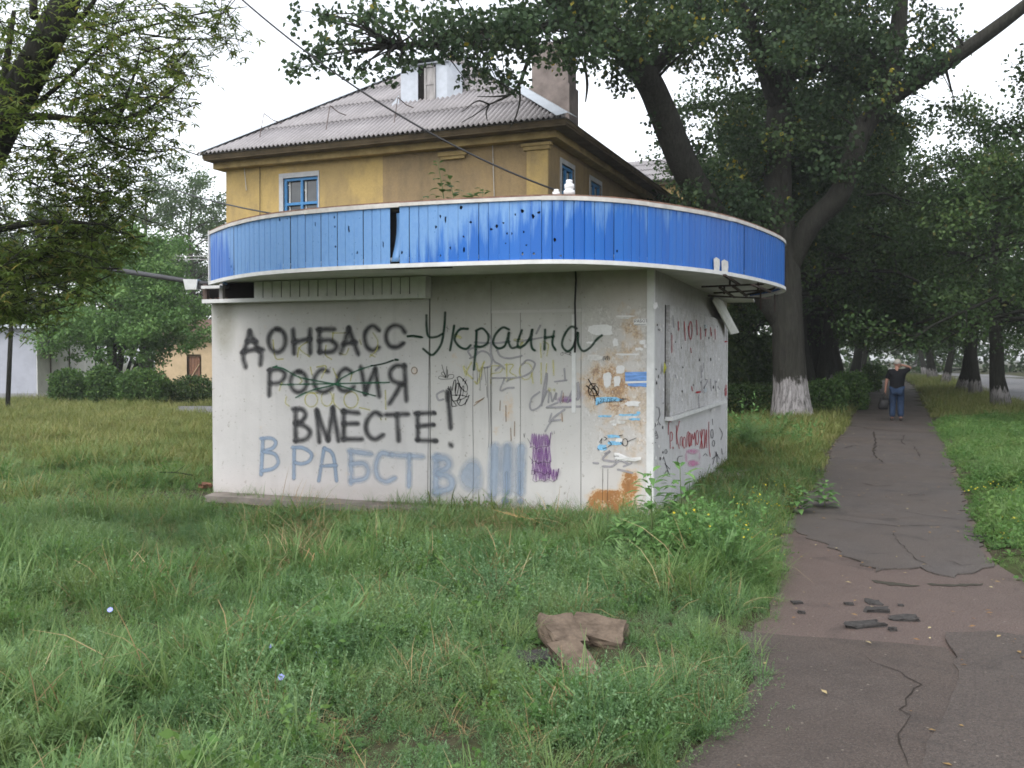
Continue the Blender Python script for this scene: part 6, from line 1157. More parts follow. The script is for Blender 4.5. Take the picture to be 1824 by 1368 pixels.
# saplings of weed growing on the kiosk roof
def sapling(name, base, H, nl, size, label, lean, seed, cat='plant', group=None, leafm=None, pairs=1, broad=.5):
    r = np.random.default_rng(seed); root = thing(name, base, label, cat, group); tt = np.linspace(0, 1, 6)[:, None]; p = np.array(base) + np.array([lean[0], lean[1], H]) * tt + r.normal(0, .012 * H, (6, 3)) * tt
    mb = MB(); mb.tube(p, np.linspace(.008, .002, 6) * (H / .8 + .3), 5); mb.build('stem', M['stemg'], root, True); P = []
    for k in range(nl):
        u = .18 + .82 * k / nl; q = np.array([np.interp(u, tt[:, 0], p[:, j]) for j in range(3)])
        for s_ in range(pairs):
            a = k * 2.4 + s_ * 3.14 + r.uniform(-.3, .3); P.append((q, np.array([math.cos(a), math.sin(a), r.uniform(-.1, .6)]), size * (1.15 - .55 * u) * r.uniform(.8, 1.2)))
    V, Q = [], []
    for q, d, l in P:
        d = unit(d); sd = unit(np.cross(d, ZD)); nr = np.cross(sd, d); b = len(V); pet = q + d * l * .25
        for f, w_ in ((0, .02), (.3, .5), (.62, .42)): V += [pet + d * l * f - sd * l * w_ * broad + nr * l * .06 * (f > 0) - ZD * l * .15 * f * f, pet + d * l * f + sd * l * w_ * broad + nr * l * .06 * (f > 0) - ZD * l * .15 * f * f]
        V.append(pet + d * l - ZD * l * .22); V.append(pet + d * l * .99 - ZD * l * .215); Q += [(b, b + 1, b + 3, b + 2), (b + 2, b + 3, b + 5, b + 4), (b + 4, b + 5, b + 7, b + 6)]
    me = fast_mesh('leaves', np.array(V) - np.array(base), np.array(Q), leafm or M['weed'], np.repeat(np.clip(r.normal(.5, .2, len(P)), 0, 1), 8)); tag(link('leaves', me, root), kind='stuff'); return root
M['stemg'] = plain('green_stem', (.10, .14, .05), .7)
jr = lambda px: min(range(NB - 18), key=lambda i: abs(base_px[i][0] - px))
for k, (px, top, l) in enumerate([(793, 282, 'tallest seedling growing on the kiosk roof edge'), (812, 312, 'second seedling beside the tallest on the kiosk roof'), (765, 346, 'lowest seedling on the kiosk roof'), (858, 334, 'small leafy seedling on the kiosk roof, to the right'), (838, 342, 'tiny seedling on the kiosk roof between two others')]):
    j = jr(px); b = on_plane(px, 350, pts[j] - OUT[j] * .35, OUT[j]); b[2] = ZTOP + .02; H_s = on_plane(px, top, b, OUT[j])[2] - b[2]; sapling('seedling', b, max(.12, H_s), int(7 + H_s * 18), .115, l, (r_.uniform(-.08, .02), 0), 70 + k, group='seedlings on the kiosk roof', broad=.62, leafm=M['acacia'])
GW = 'tall weeds at the kiosk corner'
for k, (px, py, top, l) in enumerate([(1160, 1012, 838, 'taller green weed standing in front of the kiosk corner'), (1222, 1006, 832, 'thin leafy weed in front of the kiosk side wall'), (1118, 1000, 925, 'short weed left of the two tall ones'), (1192, 1030, 930, 'bushy weed between the two tall ones'), (1255, 1020, 955, 'bushy weed toward the yellow flowers'), (1468, 905, 858, 'broad leaved weed on the path edge near the kiosk'), (1425, 915, 868, 'low leafy weed on the bare soil beside the path')]):
    b = gp(px, py); b[2] = ground_z(b[None])[0]; Ht = at(px, top, b[1])[2] - b[2]; sapling('weed', b, Ht, int(12 + Ht * 18), .24 if k < 2 else .17, l, (r_.uniform(-.06, .02), 0), 90 + k, 'weed', GW, None, 2, .30 if k < 2 else .42)
# ------------------------------------------------------------------ grass and weeds: small plants scattered by geometry nodes
def blade_mesh(name, r, nb, h, spread, w, curl, matn, seg=4, lie=0.0):
    V, Q, T_ = [], [], []
    for _ in range(nb):
        a = r.uniform(0, 6.28); ro = spread * r.uniform(0, 1) ** .5; b = np.array([ro * math.cos(a), ro * math.sin(a), -.02]); az = r.uniform(0, 6.28); H = h * r.uniform(.45, 1.15); cu = curl * r.uniform(.3, 1.3); d = np.array([math.cos(az), math.sin(az), 0]); sd = np.array([-math.sin(az), math.cos(az), 0]); i0 = len(V); ww = w * r.uniform(.7, 1.3); tt = r.uniform(0, 1); l0 = r.uniform(.05, .35) + lie
        for k in range(seg + 1):
            f = k / seg; th = l0 + cu * f * f * 1.5; x = H * (f * math.sin(l0 + cu * f * .8)); z = H * f * max(.12, math.cos(l0 + cu * f * .8)); p = b + d * x + ZD * z; wk = ww * (1 - f ** 1.6) * .5 + .0004
            V += [p - sd * wk, p + sd * wk]; T_ += [tt, tt]
        Q += [(i0 + 2 * k, i0 + 2 * k + 1, i0 + 2 * k + 3, i0 + 2 * k + 2) for k in range(seg)]
    return fast_mesh(name, np.array(V), np.array(Q), M[matn], np.array(T_))
def sprig_mesh(name, r, stems, h, nl, size, asp, matn, spread=.08, lie=.5, up=.5):
    V, Q, T_ = [], [], []; P, tt = [], []
    for _ in range(stems):
        az = r.uniform(0, 6.28); l = lie * r.uniform(.2, 1.5); H = h * r.uniform(.6, 1.2); b = np.array([spread * r.normal(0, .5), spread * r.normal(0, .5), 0]); d = np.array([math.cos(az) * math.sin(l), math.sin(az) * math.sin(l), math.cos(l)]); t0 = r.uniform(0, 1); sd = unit(np.cross(d, [0.3, .2, 1])) * .0016; i0 = len(V)
        e = b + d * H; V += [b - sd, b + sd, e + sd * .3, e - sd * .3]; Q.append((i0, i0 + 1, i0 + 2, i0 + 3)); T_ += [t0 * .4] * 4
        for k in range(nl): f = (k + .6) / nl; P.append(b + d * H * f + r.normal(0, .004, 3)); tt.append(np.clip(t0 * .6 + .25 * f + r.uniform(0, .2), 0, 1))
    V2, Q2, T2 = leaf_quads(np.array(P), size * r.uniform(.6, 1.3, len(P)), r, asp, up, 0, np.array(tt))
    return fast_mesh(name, np.concatenate([V, V2]), np.concatenate([Q, Q2 + len(V)]), M[matn], np.concatenate([T_, T2]))
def feather_mesh(name, r, nleaf, L, matn, tall=.12):
    V, Q, T_ = [], [], []
    for k in range(nleaf):
        az = k * 2.4 + r.uniform(-.4, .4); el = r.uniform(.35, 1.15); b = np.array([0, 0, tall * k / nleaf]); d = np.array([math.cos(az) * math.cos(el), math.sin(az) * math.cos(el), math.sin(el)]); sd = unit(np.cross(d, ZD)); l = L * r.uniform(.7, 1.15); t0 = r.uniform(0, 1)
        for j in range(12):
            f = .15 + .8 * j / 11; q = b + d * l * f - ZD * l * .28 * f * f; ll = (l * .30 * (1 - abs(f - .45) * 1.1) + .006) * r.uniform(.55, 1.25)
            for s_ in (-1, 1):
                e = q + sd * s_ * ll * r.uniform(.7, 1.1) + d * ll * r.uniform(.3, 1.1) + ZD * ll * r.uniform(-.55, .3); m = (q + e) / 2; w_ = unit(np.cross(e - q, ZD)) * ll * .085; i0 = len(V); V += [q, m + w_, e, m - w_]; Q.append((i0, i0 + 1, i0 + 2, i0 + 3)); T_ += [np.clip(t0 + r.normal(0, .06), 0, 1)] * 4
        i0 = len(V); w_ = sd * .0018; V += [b - w_, b + w_, b + d * l * .9 - ZD * l * .22 + w_ * .4, b + d * l * .9 - ZD * l * .22 - w_ * .4]; Q.append((i0, i0 + 1, i0 + 2, i0 + 3)); T_ += [t0] * 4
    return fast_mesh(name, np.array(V), np.array(Q), M[matn], np.array(T_))
def broad_mesh(name, r, n, L, matn, el=(.2, .9), asp=.42):
    V, Q, T_ = [], [], []
    for k in range(n):
        az = k * 2.4 + r.uniform(-.4, .4); e = r.uniform(*el); d = np.array([math.cos(az) * math.cos(e), math.sin(az) * math.cos(e), math.sin(e)]); sd = unit(np.cross(d, ZD)); nr = np.cross(sd, d); l = L * r.uniform(.6, 1.2); t0 = r.uniform(0, 1); i0 = len(V)
        for f, w_ in ((0, .06), (.3, .3), (.6, 1.0), (.85, .8), (1, .08)):
            q = d * l * f - ZD * l * .3 * f * f; V += [q - sd * l * asp * .5 * w_ + nr * l * .05 * w_, q + sd * l * asp * .5 * w_ + nr * l * .05 * w_]; T_ += [t0, t0]
        Q += [(i0 + 2 * j, i0 + 2 * j + 1, i0 + 2 * j + 3, i0 + 2 * j + 2) for j in range(4)]
    return fast_mesh(name, np.array(V), np.array(Q), M[matn], np.array(T_))
def flower_mesh(name, r, n, h, matf, size):
    me0 = sprig_mesh('tmp', r, n, h, 6, .03, .3, 'weed', .1, .35); V = np.array([v.co[:] for v in me0.vertices]); Q = np.array([list(p.vertices) for p in me0.polygons]); T_ = np.full(len(V), .5); nb = len(Q)
    Vf, Qf = [], []
    for k in range(n * 2):
        c_ = np.array([r.normal(0, .09), r.normal(0, .09), h * r.uniform(.75, 1.2)]); u_ = unit([r.normal(0, .5), r.normal(0, .5) - .4, .8]); a = unit(np.cross(u_, [1, .2, 0])); b = np.cross(u_, a)
        for q in range(4):
            an = q * 1.571; d = a * math.cos(an) + b * math.sin(an); s_ = -a * math.sin(an) + b * math.cos(an); i0 = len(Vf); Vf += [c_, c_ + (d * .6 + s_ * .45) * size, c_ + d * size + u_ * size * .15, c_ + (d * .6 - s_ * .45) * size]; Qf.append((i0, i0 + 1, i0 + 2, i0 + 3))
    me = fast_mesh(name, np.concatenate([V, Vf]), np.concatenate([Q, np.array(Qf) + len(V)]), [M['weed'], matf], np.concatenate([T_, np.full(len(Vf), .5)])); mi = np.zeros(nb + len(Qf), np.int32); mi[nb:] = 1; me.polygons.foreach_set('material_index', mi); bpy.data.meshes.remove(me0); return me
rg = np.random.default_rng(77)
def scatter(name, meshes, P, scl, tilt, label=None):
    """points with rotation and size -> one object that instances the small plants"""
    n = len(P); pc = bpy.data.collections.new(name + '_plants')
    for k, me in enumerate(meshes): pc.objects.link(bpy.data.objects.new('%s_plant' % name if k == 0 else '%s_plant.%03d' % (name, k), me))
    me = bpy.data.meshes.new(name); me.vertices.add(n); me.vertices.foreach_set('co', np.ascontiguousarray(P, np.float32).ravel())
    a = me.attributes.new('turn', 'FLOAT_VECTOR', 'POINT'); a.data.foreach_set('vector', np.column_stack([rg.normal(0, tilt, n), rg.normal(0, tilt, n), rg.uniform(0, 6.283, n)]).astype(np.float32).ravel())
    a = me.attributes.new('size', 'FLOAT', 'POINT'); a.data.foreach_set('value', scl.astype(np.float32))
    a = me.attributes.new('pick', 'INT', 'POINT'); a.data.foreach_set('value', rg.integers(0, len(meshes), n).astype(np.int32))
    o = link(name, me); tag(o, label, kind='stuff')
    ng = bpy.data.node_groups.new(name, 'GeometryNodeTree'); ng.interface.new_socket('Geometry', in_out='INPUT', socket_type='NodeSocketGeometry'); ng.interface.new_socket('Geometry', in_out='OUTPUT', socket_type='NodeSocketGeometry')
    N = ng.nodes.new; gi, go, ip, ci = N('NodeGroupInput'), N('NodeGroupOutput'), N('GeometryNodeInstanceOnPoints'), N('GeometryNodeCollectionInfo'); ci.inputs['Collection'].default_value = pc; ci.inputs['Separate Children'].default_value = True; ci.inputs['Reset Children'].default_value = True; ip.inputs['Pick Instance'].default_value = True
    def na(nm, dt): q = N('GeometryNodeInputNamedAttribute'); q.data_type = dt; q.inputs['Name'].default_value = nm; return q.outputs['Attribute']
    L = ng.links.new; L(gi.outputs[0], ip.inputs['Points']); L(ci.outputs[0], ip.inputs['Instance']); L(na('turn', 'FLOAT_VECTOR'), ip.inputs['Rotation']); L(na('size', 'FLOAT'), ip.inputs['Scale']); L(na('pick', 'INT'), ip.inputs['Instance Index']); L(ip.outputs[0], go.inputs[0])
    o.modifiers.new('scatter', 'NODES').node_group = ng; return o
r = rg
GR = [blade_mesh('grass_tuft', r, 34, .26, .07, .0052, .9, 'grass'), blade_mesh('grass_tuft', r, 26, .34, .06, .0048, 1.3, 'grass'), blade_mesh('grass_tuft', r, 40, .17, .09, .0045, .8, 'grass'), blade_mesh('grass_tuft', r, 22, .30, .05, .008, 1.1, 'grass')]
GF = [blade_mesh('meadow_tuft', r, 22, .24, .16, .012, .9, 'grass2', 3), blade_mesh('meadow_tuft', r, 18, .30, .2, .011, 1.2, 'grass2', 3)]
KN = [sprig_mesh('knotweed', r, 13, .17, 15, .017, .42, 'knot', .12, .8), sprig_mesh('knotweed', r, 16, .14, 14, .015, .42, 'knot', .14, 1.0), sprig_mesh('knotweed', r, 10, .21, 18, .018, .36, 'knot', .10, .6)]
FE = [feather_mesh('feather_weed', r, 12, .15, 'feather', .10), feather_mesh('feather_weed', r, 16, .17, 'feather', .18), feather_mesh('feather_weed', r, 9, .12, 'feather', .06)]
BR = [broad_mesh('broad_weed', r, 9, .13, 'lush'), broad_mesh('broad_weed', r, 12, .09, 'lush', (.4, 1.2), .6), sprig_mesh('leafy_weed', r, 7, .20, 12, .038, .6, 'lush', .10, .5), sprig_mesh('leafy_weed', r, 10, .12, 10, .03, .75, 'lush', .12, .9)]
DR = [blade_mesh('dry_tuft', r, 18, .30, .10, .0042, 1.2, 'dry', 4, .35), blade_mesh('dry_tuft', r, 10, .42, .08, .004, .9, 'dry', 4, .2), blade_mesh('dry_tuft', r, 26, .14, .14, .005, 1.3, 'dry', 3, .9)]
YF = [flower_mesh('yellow_flower_weed', r, 5, .26, M['yellow'], .009), flower_mesh('yellow_flower_weed', r, 4, .32, M['yellow'], .008)]
def spread(dens, y0, y1, margin=1.5):
    """random ground points in the wedge seen by the camera, between two distances"""
    xm = y1 * .62 + margin; n = int(dens * 2 * xm * (y1 - y0)); P = np.column_stack([rg.uniform(-xm, xm, n), rg.uniform(y0, y1, n)])
    return P[np.abs(P[:, 0]) < P[:, 1] * .62 + margin]
def allowed(P, m_path=.02, m_kiosk=.03, hang=.0):
    ok = ~in_poly(P, kiosk_poly) & ~in_poly(P, road_poly); d = dist_poly(P, path_poly); ins = in_poly(P, path_poly); ok &= (~ins) | (d < hang); ok &= ins | (d > m_path) | (hang > 0); ok &= dist_poly(P, kiosk_poly) > m_kiosk
    ok &= ~in_poly(P, apron_poly)
    return P[ok]
apron_poly = np.array([Lk + FU * .03, Lk + FU * .0 + FN * .40, C + FU * 2.6 + FN * .33, C + FU * 2.3])
def lift(P): return np.column_stack([P[:, :2], ground_z(P)])
sidep = np.array(side)
def noise2(P, f, s): return np.sin(P[:, 0] * f + s + 1.4 * np.sin(P[:, 1] * f * .7 + s * 2)) + np.sin(P[:, 1] * f * 1.2 - s + 1.2 * np.sin(P[:, 0] * f * .9))
def pick(P, prob): return P[rg.uniform(0, 1, len(P)) < prob]
def near(P): q = lift(P); return pixel(q)
# zones in front of the kiosk
right_of = lambda P: (P[:, 0] > np.interp(P[:, 1], path_poly[2:16, 1], path_poly[2:16, 0]) + .8)
def kz(P):   # share of knotweed: thick in the middle foreground
    c = np.array([gp(960, 1180)[:2], gp(1180, 1200)[:2]]); d = np.minimum(np.linalg.norm((P - c[0]) / [1.5, 1.9], axis=1), np.linalg.norm((P - c[1]) / [.9, 1.5], axis=1)); return np.clip(1.5 - d, 0, 1)
A = allowed(spread(230, 2.2, 9.5), .03, .10, .06); k_ = kz(A); left = ~right_of(A)
grassP = pick(A[left], np.clip(.80 - .50 * k_[left] + .12 * noise2(A[left], 1.3, 0), .12, .98))
knotP = pick(A[left], np.clip(1.0 * k_[left] + .32 + .18 * noise2(A[left], 2.1, 1), 0, 1) * .8)
fe_prob = lambda P: np.clip(.03 + .10 * noise2(P, 1.1, 3) - .1 * kz(P), 0, .12)
B1 = allowed(spread(230, 9.5, 14), .03, .06, .05); lB = ~right_of(B1)
slab_c = [gp(1000, 1184)[:2], gp(1070, 1176)[:2], gp(1024, 1224)[:2], gp(1000, 1230)[:2]]
def off_slab(P, rad=.20): return P[np.min([np.linalg.norm(P[:, :2] - c, axis=1) for c in slab_c], axis=0) > rad]
slab_f = gp(1030, 1215)[:2]
def go(name, meshes, P, lo, hi, tilt=.12):
    P = off_slab(P); q = lift(P); s = rg.uniform(lo, hi, len(P)); s *= np.clip(.88 + .22 * noise2(P, 2.1, 4) + .16 * noise2(P, 5.3, 1), .4, 1.3) * np.clip(1 - .45 * np.exp(-((P[:, 0] - slab_f[0]) ** 2 + (P[:, 1] - slab_f[1]) ** 2) / .45), .5, 1); dk = dist_poly(P, kiosk_poly); d = np.minimum(dist_poly(P, path_poly), dk + .25); s *= np.clip(.55 + d * 1.3, .5, 1.0) * np.where(P[:, 0] < -.9, np.clip(.22 + (dk - .35) * .55, .22, 1), 1); return scatter(name, meshes, q, s, tilt)
wallbias = lambda P: np.clip(1 - dist_poly(P, kiosk_poly) / 1.3, 0, 1) * (P[:, 0] > -1.6)
go('grass', GR, np.concatenate([grassP, pick(B1[lB], np.clip(.40 + .1 * noise2(B1[lB], 1.2, 5), .1, .8) * .7)]), .55, 1.15)
go('knotweed', KN, np.concatenate([knotP, pick(B1[lB], np.full(lB.sum(), .06))]), .7, 1.25, .2)
go('feather_weeds', FE, np.concatenate([pick(A[left], fe_prob(A[left])), pick(B1[lB], fe_prob(B1[lB]) * .6)]), .55, 1.15, .15)
go('broadleaf_weeds', BR, np.concatenate([pick(A[left], np.clip(.05 + .06 * noise2(A[left], 1.7, 8), 0, .2)), pick(B1[lB], np.full(lB.sum(), .10))]), .6, 1.1, .15)
dryP = np.concatenate([pick(A[left], np.clip(.03 + .03 * noise2(A[left], 1.9, 6), 0, .1) + .12 * wallbias(A[left])), pick(B1[lB], .03 + .07 * wallbias(B1[lB]))]); go('dry_grass', DR, dryP, .5, 1.1, .25)
def clumps(centres, sd, n): return allowed(np.concatenate([np.array(c) + rg.normal(0, sd * rg.uniform(.6, 1.4), (n, 2)) for c in centres]), .05, .12)
ctr = pick(A[left], np.full(left.sum(), .006)); go('tall_grass', [GR[1], GR[3]], clumps(ctr, .16, 5), .75, 1.1, .2)
ctr = np.concatenate([pick(A[left], .0012 * (A[left][:, 0] < 0)), np.array([gp(120, 1020)[:2], gp(250, 1010)[:2], gp(560, 1180)[:2], gp(600, 1240)[:2], gp(470, 1010)[:2], gp(60, 960)[:2]])]); go('feather_clumps', FE, clumps(ctr, .17, 7), .55, 1.0, .2)
ctr = np.concatenate([pick(A[left], .006), np.array([gp(600, 970)[:2], gp(720, 960)[:2], gp(880, 965)[:2], gp(980, 960)[:2], gp(540, 990)[:2], gp(1060, 960)[:2]])]); go('withered_grass', DR, clumps(ctr, .2, 9), .7, 1.2, .3)
ctr = pick(A[left], .004); go('leafy_clumps', [BR[2], BR[3], BR[0]], clumps(ctr, .15, 7), .8, 1.3, .2)
# meadow to the left and behind
Mw = allowed(spread(62, 14, 27, 3), .05, .05); Mw = Mw[~in_poly(Mw, sidep)]; lM = ~right_of(Mw)
go('grass', GR, pick(Mw[lM], np.clip((21 - Mw[lM][:, 1]) / 7, 0, 1) * .9), .7, 1.1)
go('meadow_grass', GF, np.concatenate([pick(Mw[lM], np.full(lM.sum(), .9)), pick(B1[lB], np.full(lB.sum(), .07))]), .8, 1.3)
M2 = allowed(spread(20, 27, 44, 3), .05, .05); M2 = M2[~in_poly(M2, sidep)]
gr2 = go('meadow_grass', GF, pick(M2, np.full(len(M2), .9)), .9, 1.5)
M3 = allowed(spread(5, 44, 90, 3), .1, .05); go('meadow_grass', GF, M3, 1.1, 1.8)
# lush verge right of the path and the corner by the path
Rr = np.concatenate([A[~left], B1[~lB], Mw[~lM]]); Vd = allowed(spread(150, 6.0, 26, 3), .03, .05, .05); Vd = Vd[right_of(Vd)]
go('verge_weeds', BR, pick(Vd, np.clip(.42 + .2 * noise2(Vd, 1.1, 2), .1, .8)), .7, 1.25, .15); go('verge_grass', GR, pick(Vd, np.clip(.3 - .1 * noise2(Vd, 1.1, 2), .08, .6)), .5, .95)
yc = [gp(1345, 965)[:2], gp(1330, 1010)[:2], gp(1370, 930)[:2], gp(1790, 985)[:2], gp(1770, 900)[:2]]
Y = np.concatenate([np.array(c) + rg.normal(0, .26 if k < 3 else .5, (n_, 2)) for k, (c, n_) in enumerate(zip(yc, (20, 14, 10, 6, 8)))]); Y = allowed(Y, .02, .05, .03); go('yellow_flowers', YF, Y, .7, 1.15, .15)
cc = gp(1290, 1060)[:2]; T1 = allowed(np.array(cc) + rg.normal(0, [.42, .5], (190, 2)), .02, .1, .02); go('long_grass', [GR[1], GR[3]], T1, .9, 1.45, .2)
LW = [sprig_mesh('leafy_weed', r, 6, .34, 20, .034, .42, 'weed', .10, .45), sprig_mesh('leafy_weed', r, 8, .26, 16, .028, .38, 'weed', .12, .6), FE[1], KN[2]]
cc = gp(1215, 1020)[:2]; T1 = allowed(np.array(cc) + rg.normal(0, [.5, .36], (150, 2)), .05, .35); go('leafy_weeds', LW, T1, .8, 1.35, .15)
cc = gp(1345, 800)[:2]; T1 = allowed(np.array(cc) + rg.normal(0, [.8, 1.6], (46, 2)), .15, .3); go('bright_weeds', [FE[1], LW[0]], T1, 1.4, 2.6, .15)
for c, n_, sd_, nm in ((gp(950, 950)[:2], 40, (.4, .22), 'dead_stalks'), (gp(860, 965)[:2], 60, (1.0, .25), 'dead_stalks'), (gp(640, 955)[:2], 40, (.7, .2), 'dead_stalks'), (gp(538, 1005)[:2], 16, (.1, .14), 'dead_stalks'), (gp(560, 970)[:2], 22, (.3, .12), 'dead_stalks')):
    T1 = allowed(np.array(c) + rg.normal(0, sd_, (n_, 2)), .05, .06); go(nm, DR, T1, .9, 1.35, .3)
# thin grass right at the foot of the wall
uu = rg.uniform(.1, 1, 420); T1 = np.array([C + FU * u * WU * 1.0 + FN * (.05 + abs(q)) for u, q in zip(uu, rg.normal(0, .16, 420))])[:, :2]; T1 = T1[(rg.uniform(0, 1, 420) < np.where(uu > .55, .10, .9))]; scatter('wall_foot_grass', [GR[0], GR[1], DR[1]], lift(T1), rg.uniform(.45, .95, len(T1)), .15)
uu = rg.uniform(0, 1, 200); T1 = np.array([C + SV * u * KD + SN * (.08 + abs(q)) for u, q in zip(uu, rg.normal(0, .25, 200))])[:, :2]; T1 = allowed(T1, .03, .05); scatter('wall_foot_weeds', [GR[0], BR[2], GR[2]], lift(T1), rg.uniform(.4, .85, len(T1)), .15)
# fallen leaves on path and soil
Lf = np.column_stack([rg.uniform(.5, 9, 1500), rg.uniform(3.2, 24, 1500)]); Lf = Lf[in_poly(Lf, path_poly)]; V, Q, T_ = leaf_quads(np.column_stack([Lf, np.full(len(Lf), .024)]), rg.uniform(.008, .05, len(Lf)) ** 1.0, rg, .5, 6.0)
tag(link('fallen_leaves', fast_mesh('fallen_leaves', V, Q, leaf_mat('fallen_leaf', (.20, .10, .05), (.30, .20, .08), (.42, .36, .2), .15), T_)), kind='stuff')

# chicory flowers: three little blue heads picked out in the foreground
for k, (px, py, l) in enumerate([(196, 1086, 'pale blue chicory flower in the grass farthest from the camera'), (484, 1152, 'pale blue chicory flower, largest of those in the foreground grass'), (501, 1206, 'pale blue chicory flower lowest in the foreground grass'), (566, 1162, 'tiny pale blue chicory flower right of the largest one')]):
    b = gp(px, py); t_ = at(px, py, b[1] - .55); g_ = t_.copy(); g_[2] = ground_z(t_[None])[0]; root = thing('chicory', g_, l, 'flower', 'chicory flowers'); mb = MB(); mb.tube([g_, (g_ + t_) / 2 + [.01, 0, 0], t_], [.003, .0025, .002], 5); mb.build('stem', M['stemg'], root)
    mb = MB(); nrm = unit([.1, -.7, .7]); a = unit(np.cross(nrm, [1, 0, .1])); b_ = np.cross(nrm, a); s_ = .017 if k != 3 else .010
    for q in range(12): an = q * .5236; d = a * math.cos(an) + b_ * math.sin(an); e = -a * math.sin(an) + b_ * math.cos(an); mb.add([t_, t_ + (d * .8 + e * .22) * s_, t_ + d * s_ * 1.1, t_ + (d * .8 - e * .22) * s_], [(0, 1, 2, 3)])
    mb.build('petals', M['chicory'], root)
b = gp(236, 1290); root = None; mb = MB(); c_ = at(238, 1284, b[1] - .25); d = unit(at(258, 1272, b[1] - .25) - c_); e = np.array([0, -.4, .9]); mb.add([c_ - d * .05, c_ + e * .015, c_ + d * .06, c_ - e * .012], [(0, 1, 2, 3)]); tag(mb.build('dry_leaf', plain('tan_dry_leaf', (.42, .27, .13), .8)), 'single tan dry leaf caught in the foreground grass', 'leaf')

for k, (px, py, top, l) in enumerate([(972, 912, 862, 'thin flowering stalk against the wall, left of the pair'), (993, 914, 854, 'taller thin flowering stalk against the wall'), (905, 918, 868, 'bare grass stalk before the exclamation marks')]):
    b = gp(px, py); b[2] = ground_z(b[None])[0]; Ht = at(px, top, b[1])[2] - b[2]; sapling('weed', b, Ht, 7, .05, l, (r_.uniform(-.05, .05), 0), 140 + k, 'weed', 'thin stalks at the kiosk wall', None, 1, .3)
M['stalk'] = plain('dry_orange_stalk', (.42, .26, .12), .8)
for k, (a, b, l) in enumerate([((880, 908), (968, 958), 'longest dry stalk leaning in the grass before the wall'), ((900, 912), (996, 962), 'second dry stalk leaning beside the longest'), ((530, 1030), (552, 975), 'reddish dry stalk standing in the withered patch'), ((545, 1035), (560, 985), 'short reddish dry stalk beside the other in the withered patch')]):
    p, q = gp(*a), gp(*b); p[2] = .05; q[2] = .16
    if k < 2: p, q = gp(*b) + [0, 0, .08], at(a[0], a[1], gp(*b)[1] + .3)
    else: p, q = gp(*a) + [0, 0, .03], at(b[0], b[1], gp(*a)[1] + .05)
    mb = MB(); mb.tube([p, (p + q) / 2 + [.01, 0, .02], q], [.0045, .004, .002], 5); tag(mb.build('dry_stalk', M['stalk'], None, True), l, 'stalk', 'dry stalks in the grass')

# ------------------------------------------------------------------ wires, pole, street lamp
mb = MB(); a, m_, b = at(425, -6, 9.5), at(740, 190, 10.5), on_plane(988, 338, pts[jr(990)] - OUT[jr(990)] * .1, OUT[jr(990)]); u_ = np.linspace(0, 1, 24)[:, None]; mb.tube(a * (1 - u_) + b * u_ + ZD * (-.55 * 4 * u_ * (1 - u_) * .35), .0088, 6); mb.tube([b, b + np.array([.03, -.01, -.1]), b + np.array([.04, .02, -.16])], .012, 6)
tag(mb.build('power_cable', M['wire'], None, True), 'thick black cable sagging from top left to the kiosk roof insulators', 'cable')
mb = MB(); a, b = at(185, 262, 30), on_plane(505, 384, pts[jr(505)], OUT[jr(505)]); mb.tube(a * (1 - u_) + b * u_ - ZD * (.3 * 4 * u_ * (1 - u_)), np.linspace(.018, .008, 24), 6); tag(mb.build('service_wire', M['wire'], None, True), 'thin black wire running from the left trees to the kiosk fascia', 'cable')
for k, (ya, yb) in enumerate(((424, 427), (432, 436), (455, 456), (460, 462))):
    mb = MB(); mb.tube([at(250, ya - 1, 52), at(330, (ya + yb) / 2 + 1, 50), at(430, yb, 48)], .012, 5); tag(mb.build('overhead_wire', M['pale_wire']), ['topmost', 'second', 'third', 'lowest'][k] + ' pale overhead wire in front of the pale far trees', 'cable', 'pale overhead wires beyond the meadow')
M['pipe'] = plain('dark_grey_pipe', (.035, .035, .038), .6, .4)
A0, A1 = bp(372, .05) + ZD * (ZS - .06), at(195, 479, 12.6)
st = thing('lamp_arm', A0, 'long grey pipe arm with white lamp cover at the left end of the kiosk', 'lamp'); mb = MB(); mb.tube([A0 + FU * -.3, A1], .032, 10); mb.build('pipe', M['pipe'], st, True)
q = at(339, 507, A0[1] + .1); mb = MB(); mb.slab([q + np.array([x, 0, z]) * 1.05 for x, z in ((-.085, .065), (.085, .062), (.07, -.055), (-.06, -.058))], (.01, .09, 0)); mb.build('lamp_cover', M['white_trim'], st, fix=True)
mb = MB(); mb.obox(q + [.085, .02, -.05], (.10, .0, -.005), (0, .08, 0), (0, 0, .09)); mb.build('lamp_holder', M['pipe'], st, fix=True)
b = gp(13, 732); t_ = at(26, 440, b[1]); mb = MB(); mb.tube([b - ZD * .1, (b + t_) / 2, t_], [.075, .07, .06], 10); tag(mb.build('post', M['bark_dark'], None, True), 'dark thin post standing in the meadow at the far left', 'post')
b = gp(290, 862); root = None
mb = MB(); c_ = gp(285, 862); mb.tube([c_ + ZD * .16, c_ + np.array([.2, .05, .15]), c_ + np.array([.45, .0, .12])], [.008, .01, .006], 6); mb.tube([c_ + np.array([.2, .05, .15]), c_ + np.array([.3, .12, .24])], [.006, .003], 5); tag(mb.build('fallen_branch', M['bark_dark'], None, True), 'dead dark branch lying in the grass left of the kiosk', 'branch')
for k, (px, py) in enumerate(((368, 872), (362, 874))):
    lump('brick', gp(px, py) + [0, 0, .06], (.12, .06, .05), .3 + k, plain('red_brick', (.17, .08, .05), .9) if k == 0 else bpy.data.materials['red_brick'], (.2, .1), 50 + k); bpy.data.objects[-1] if False else None
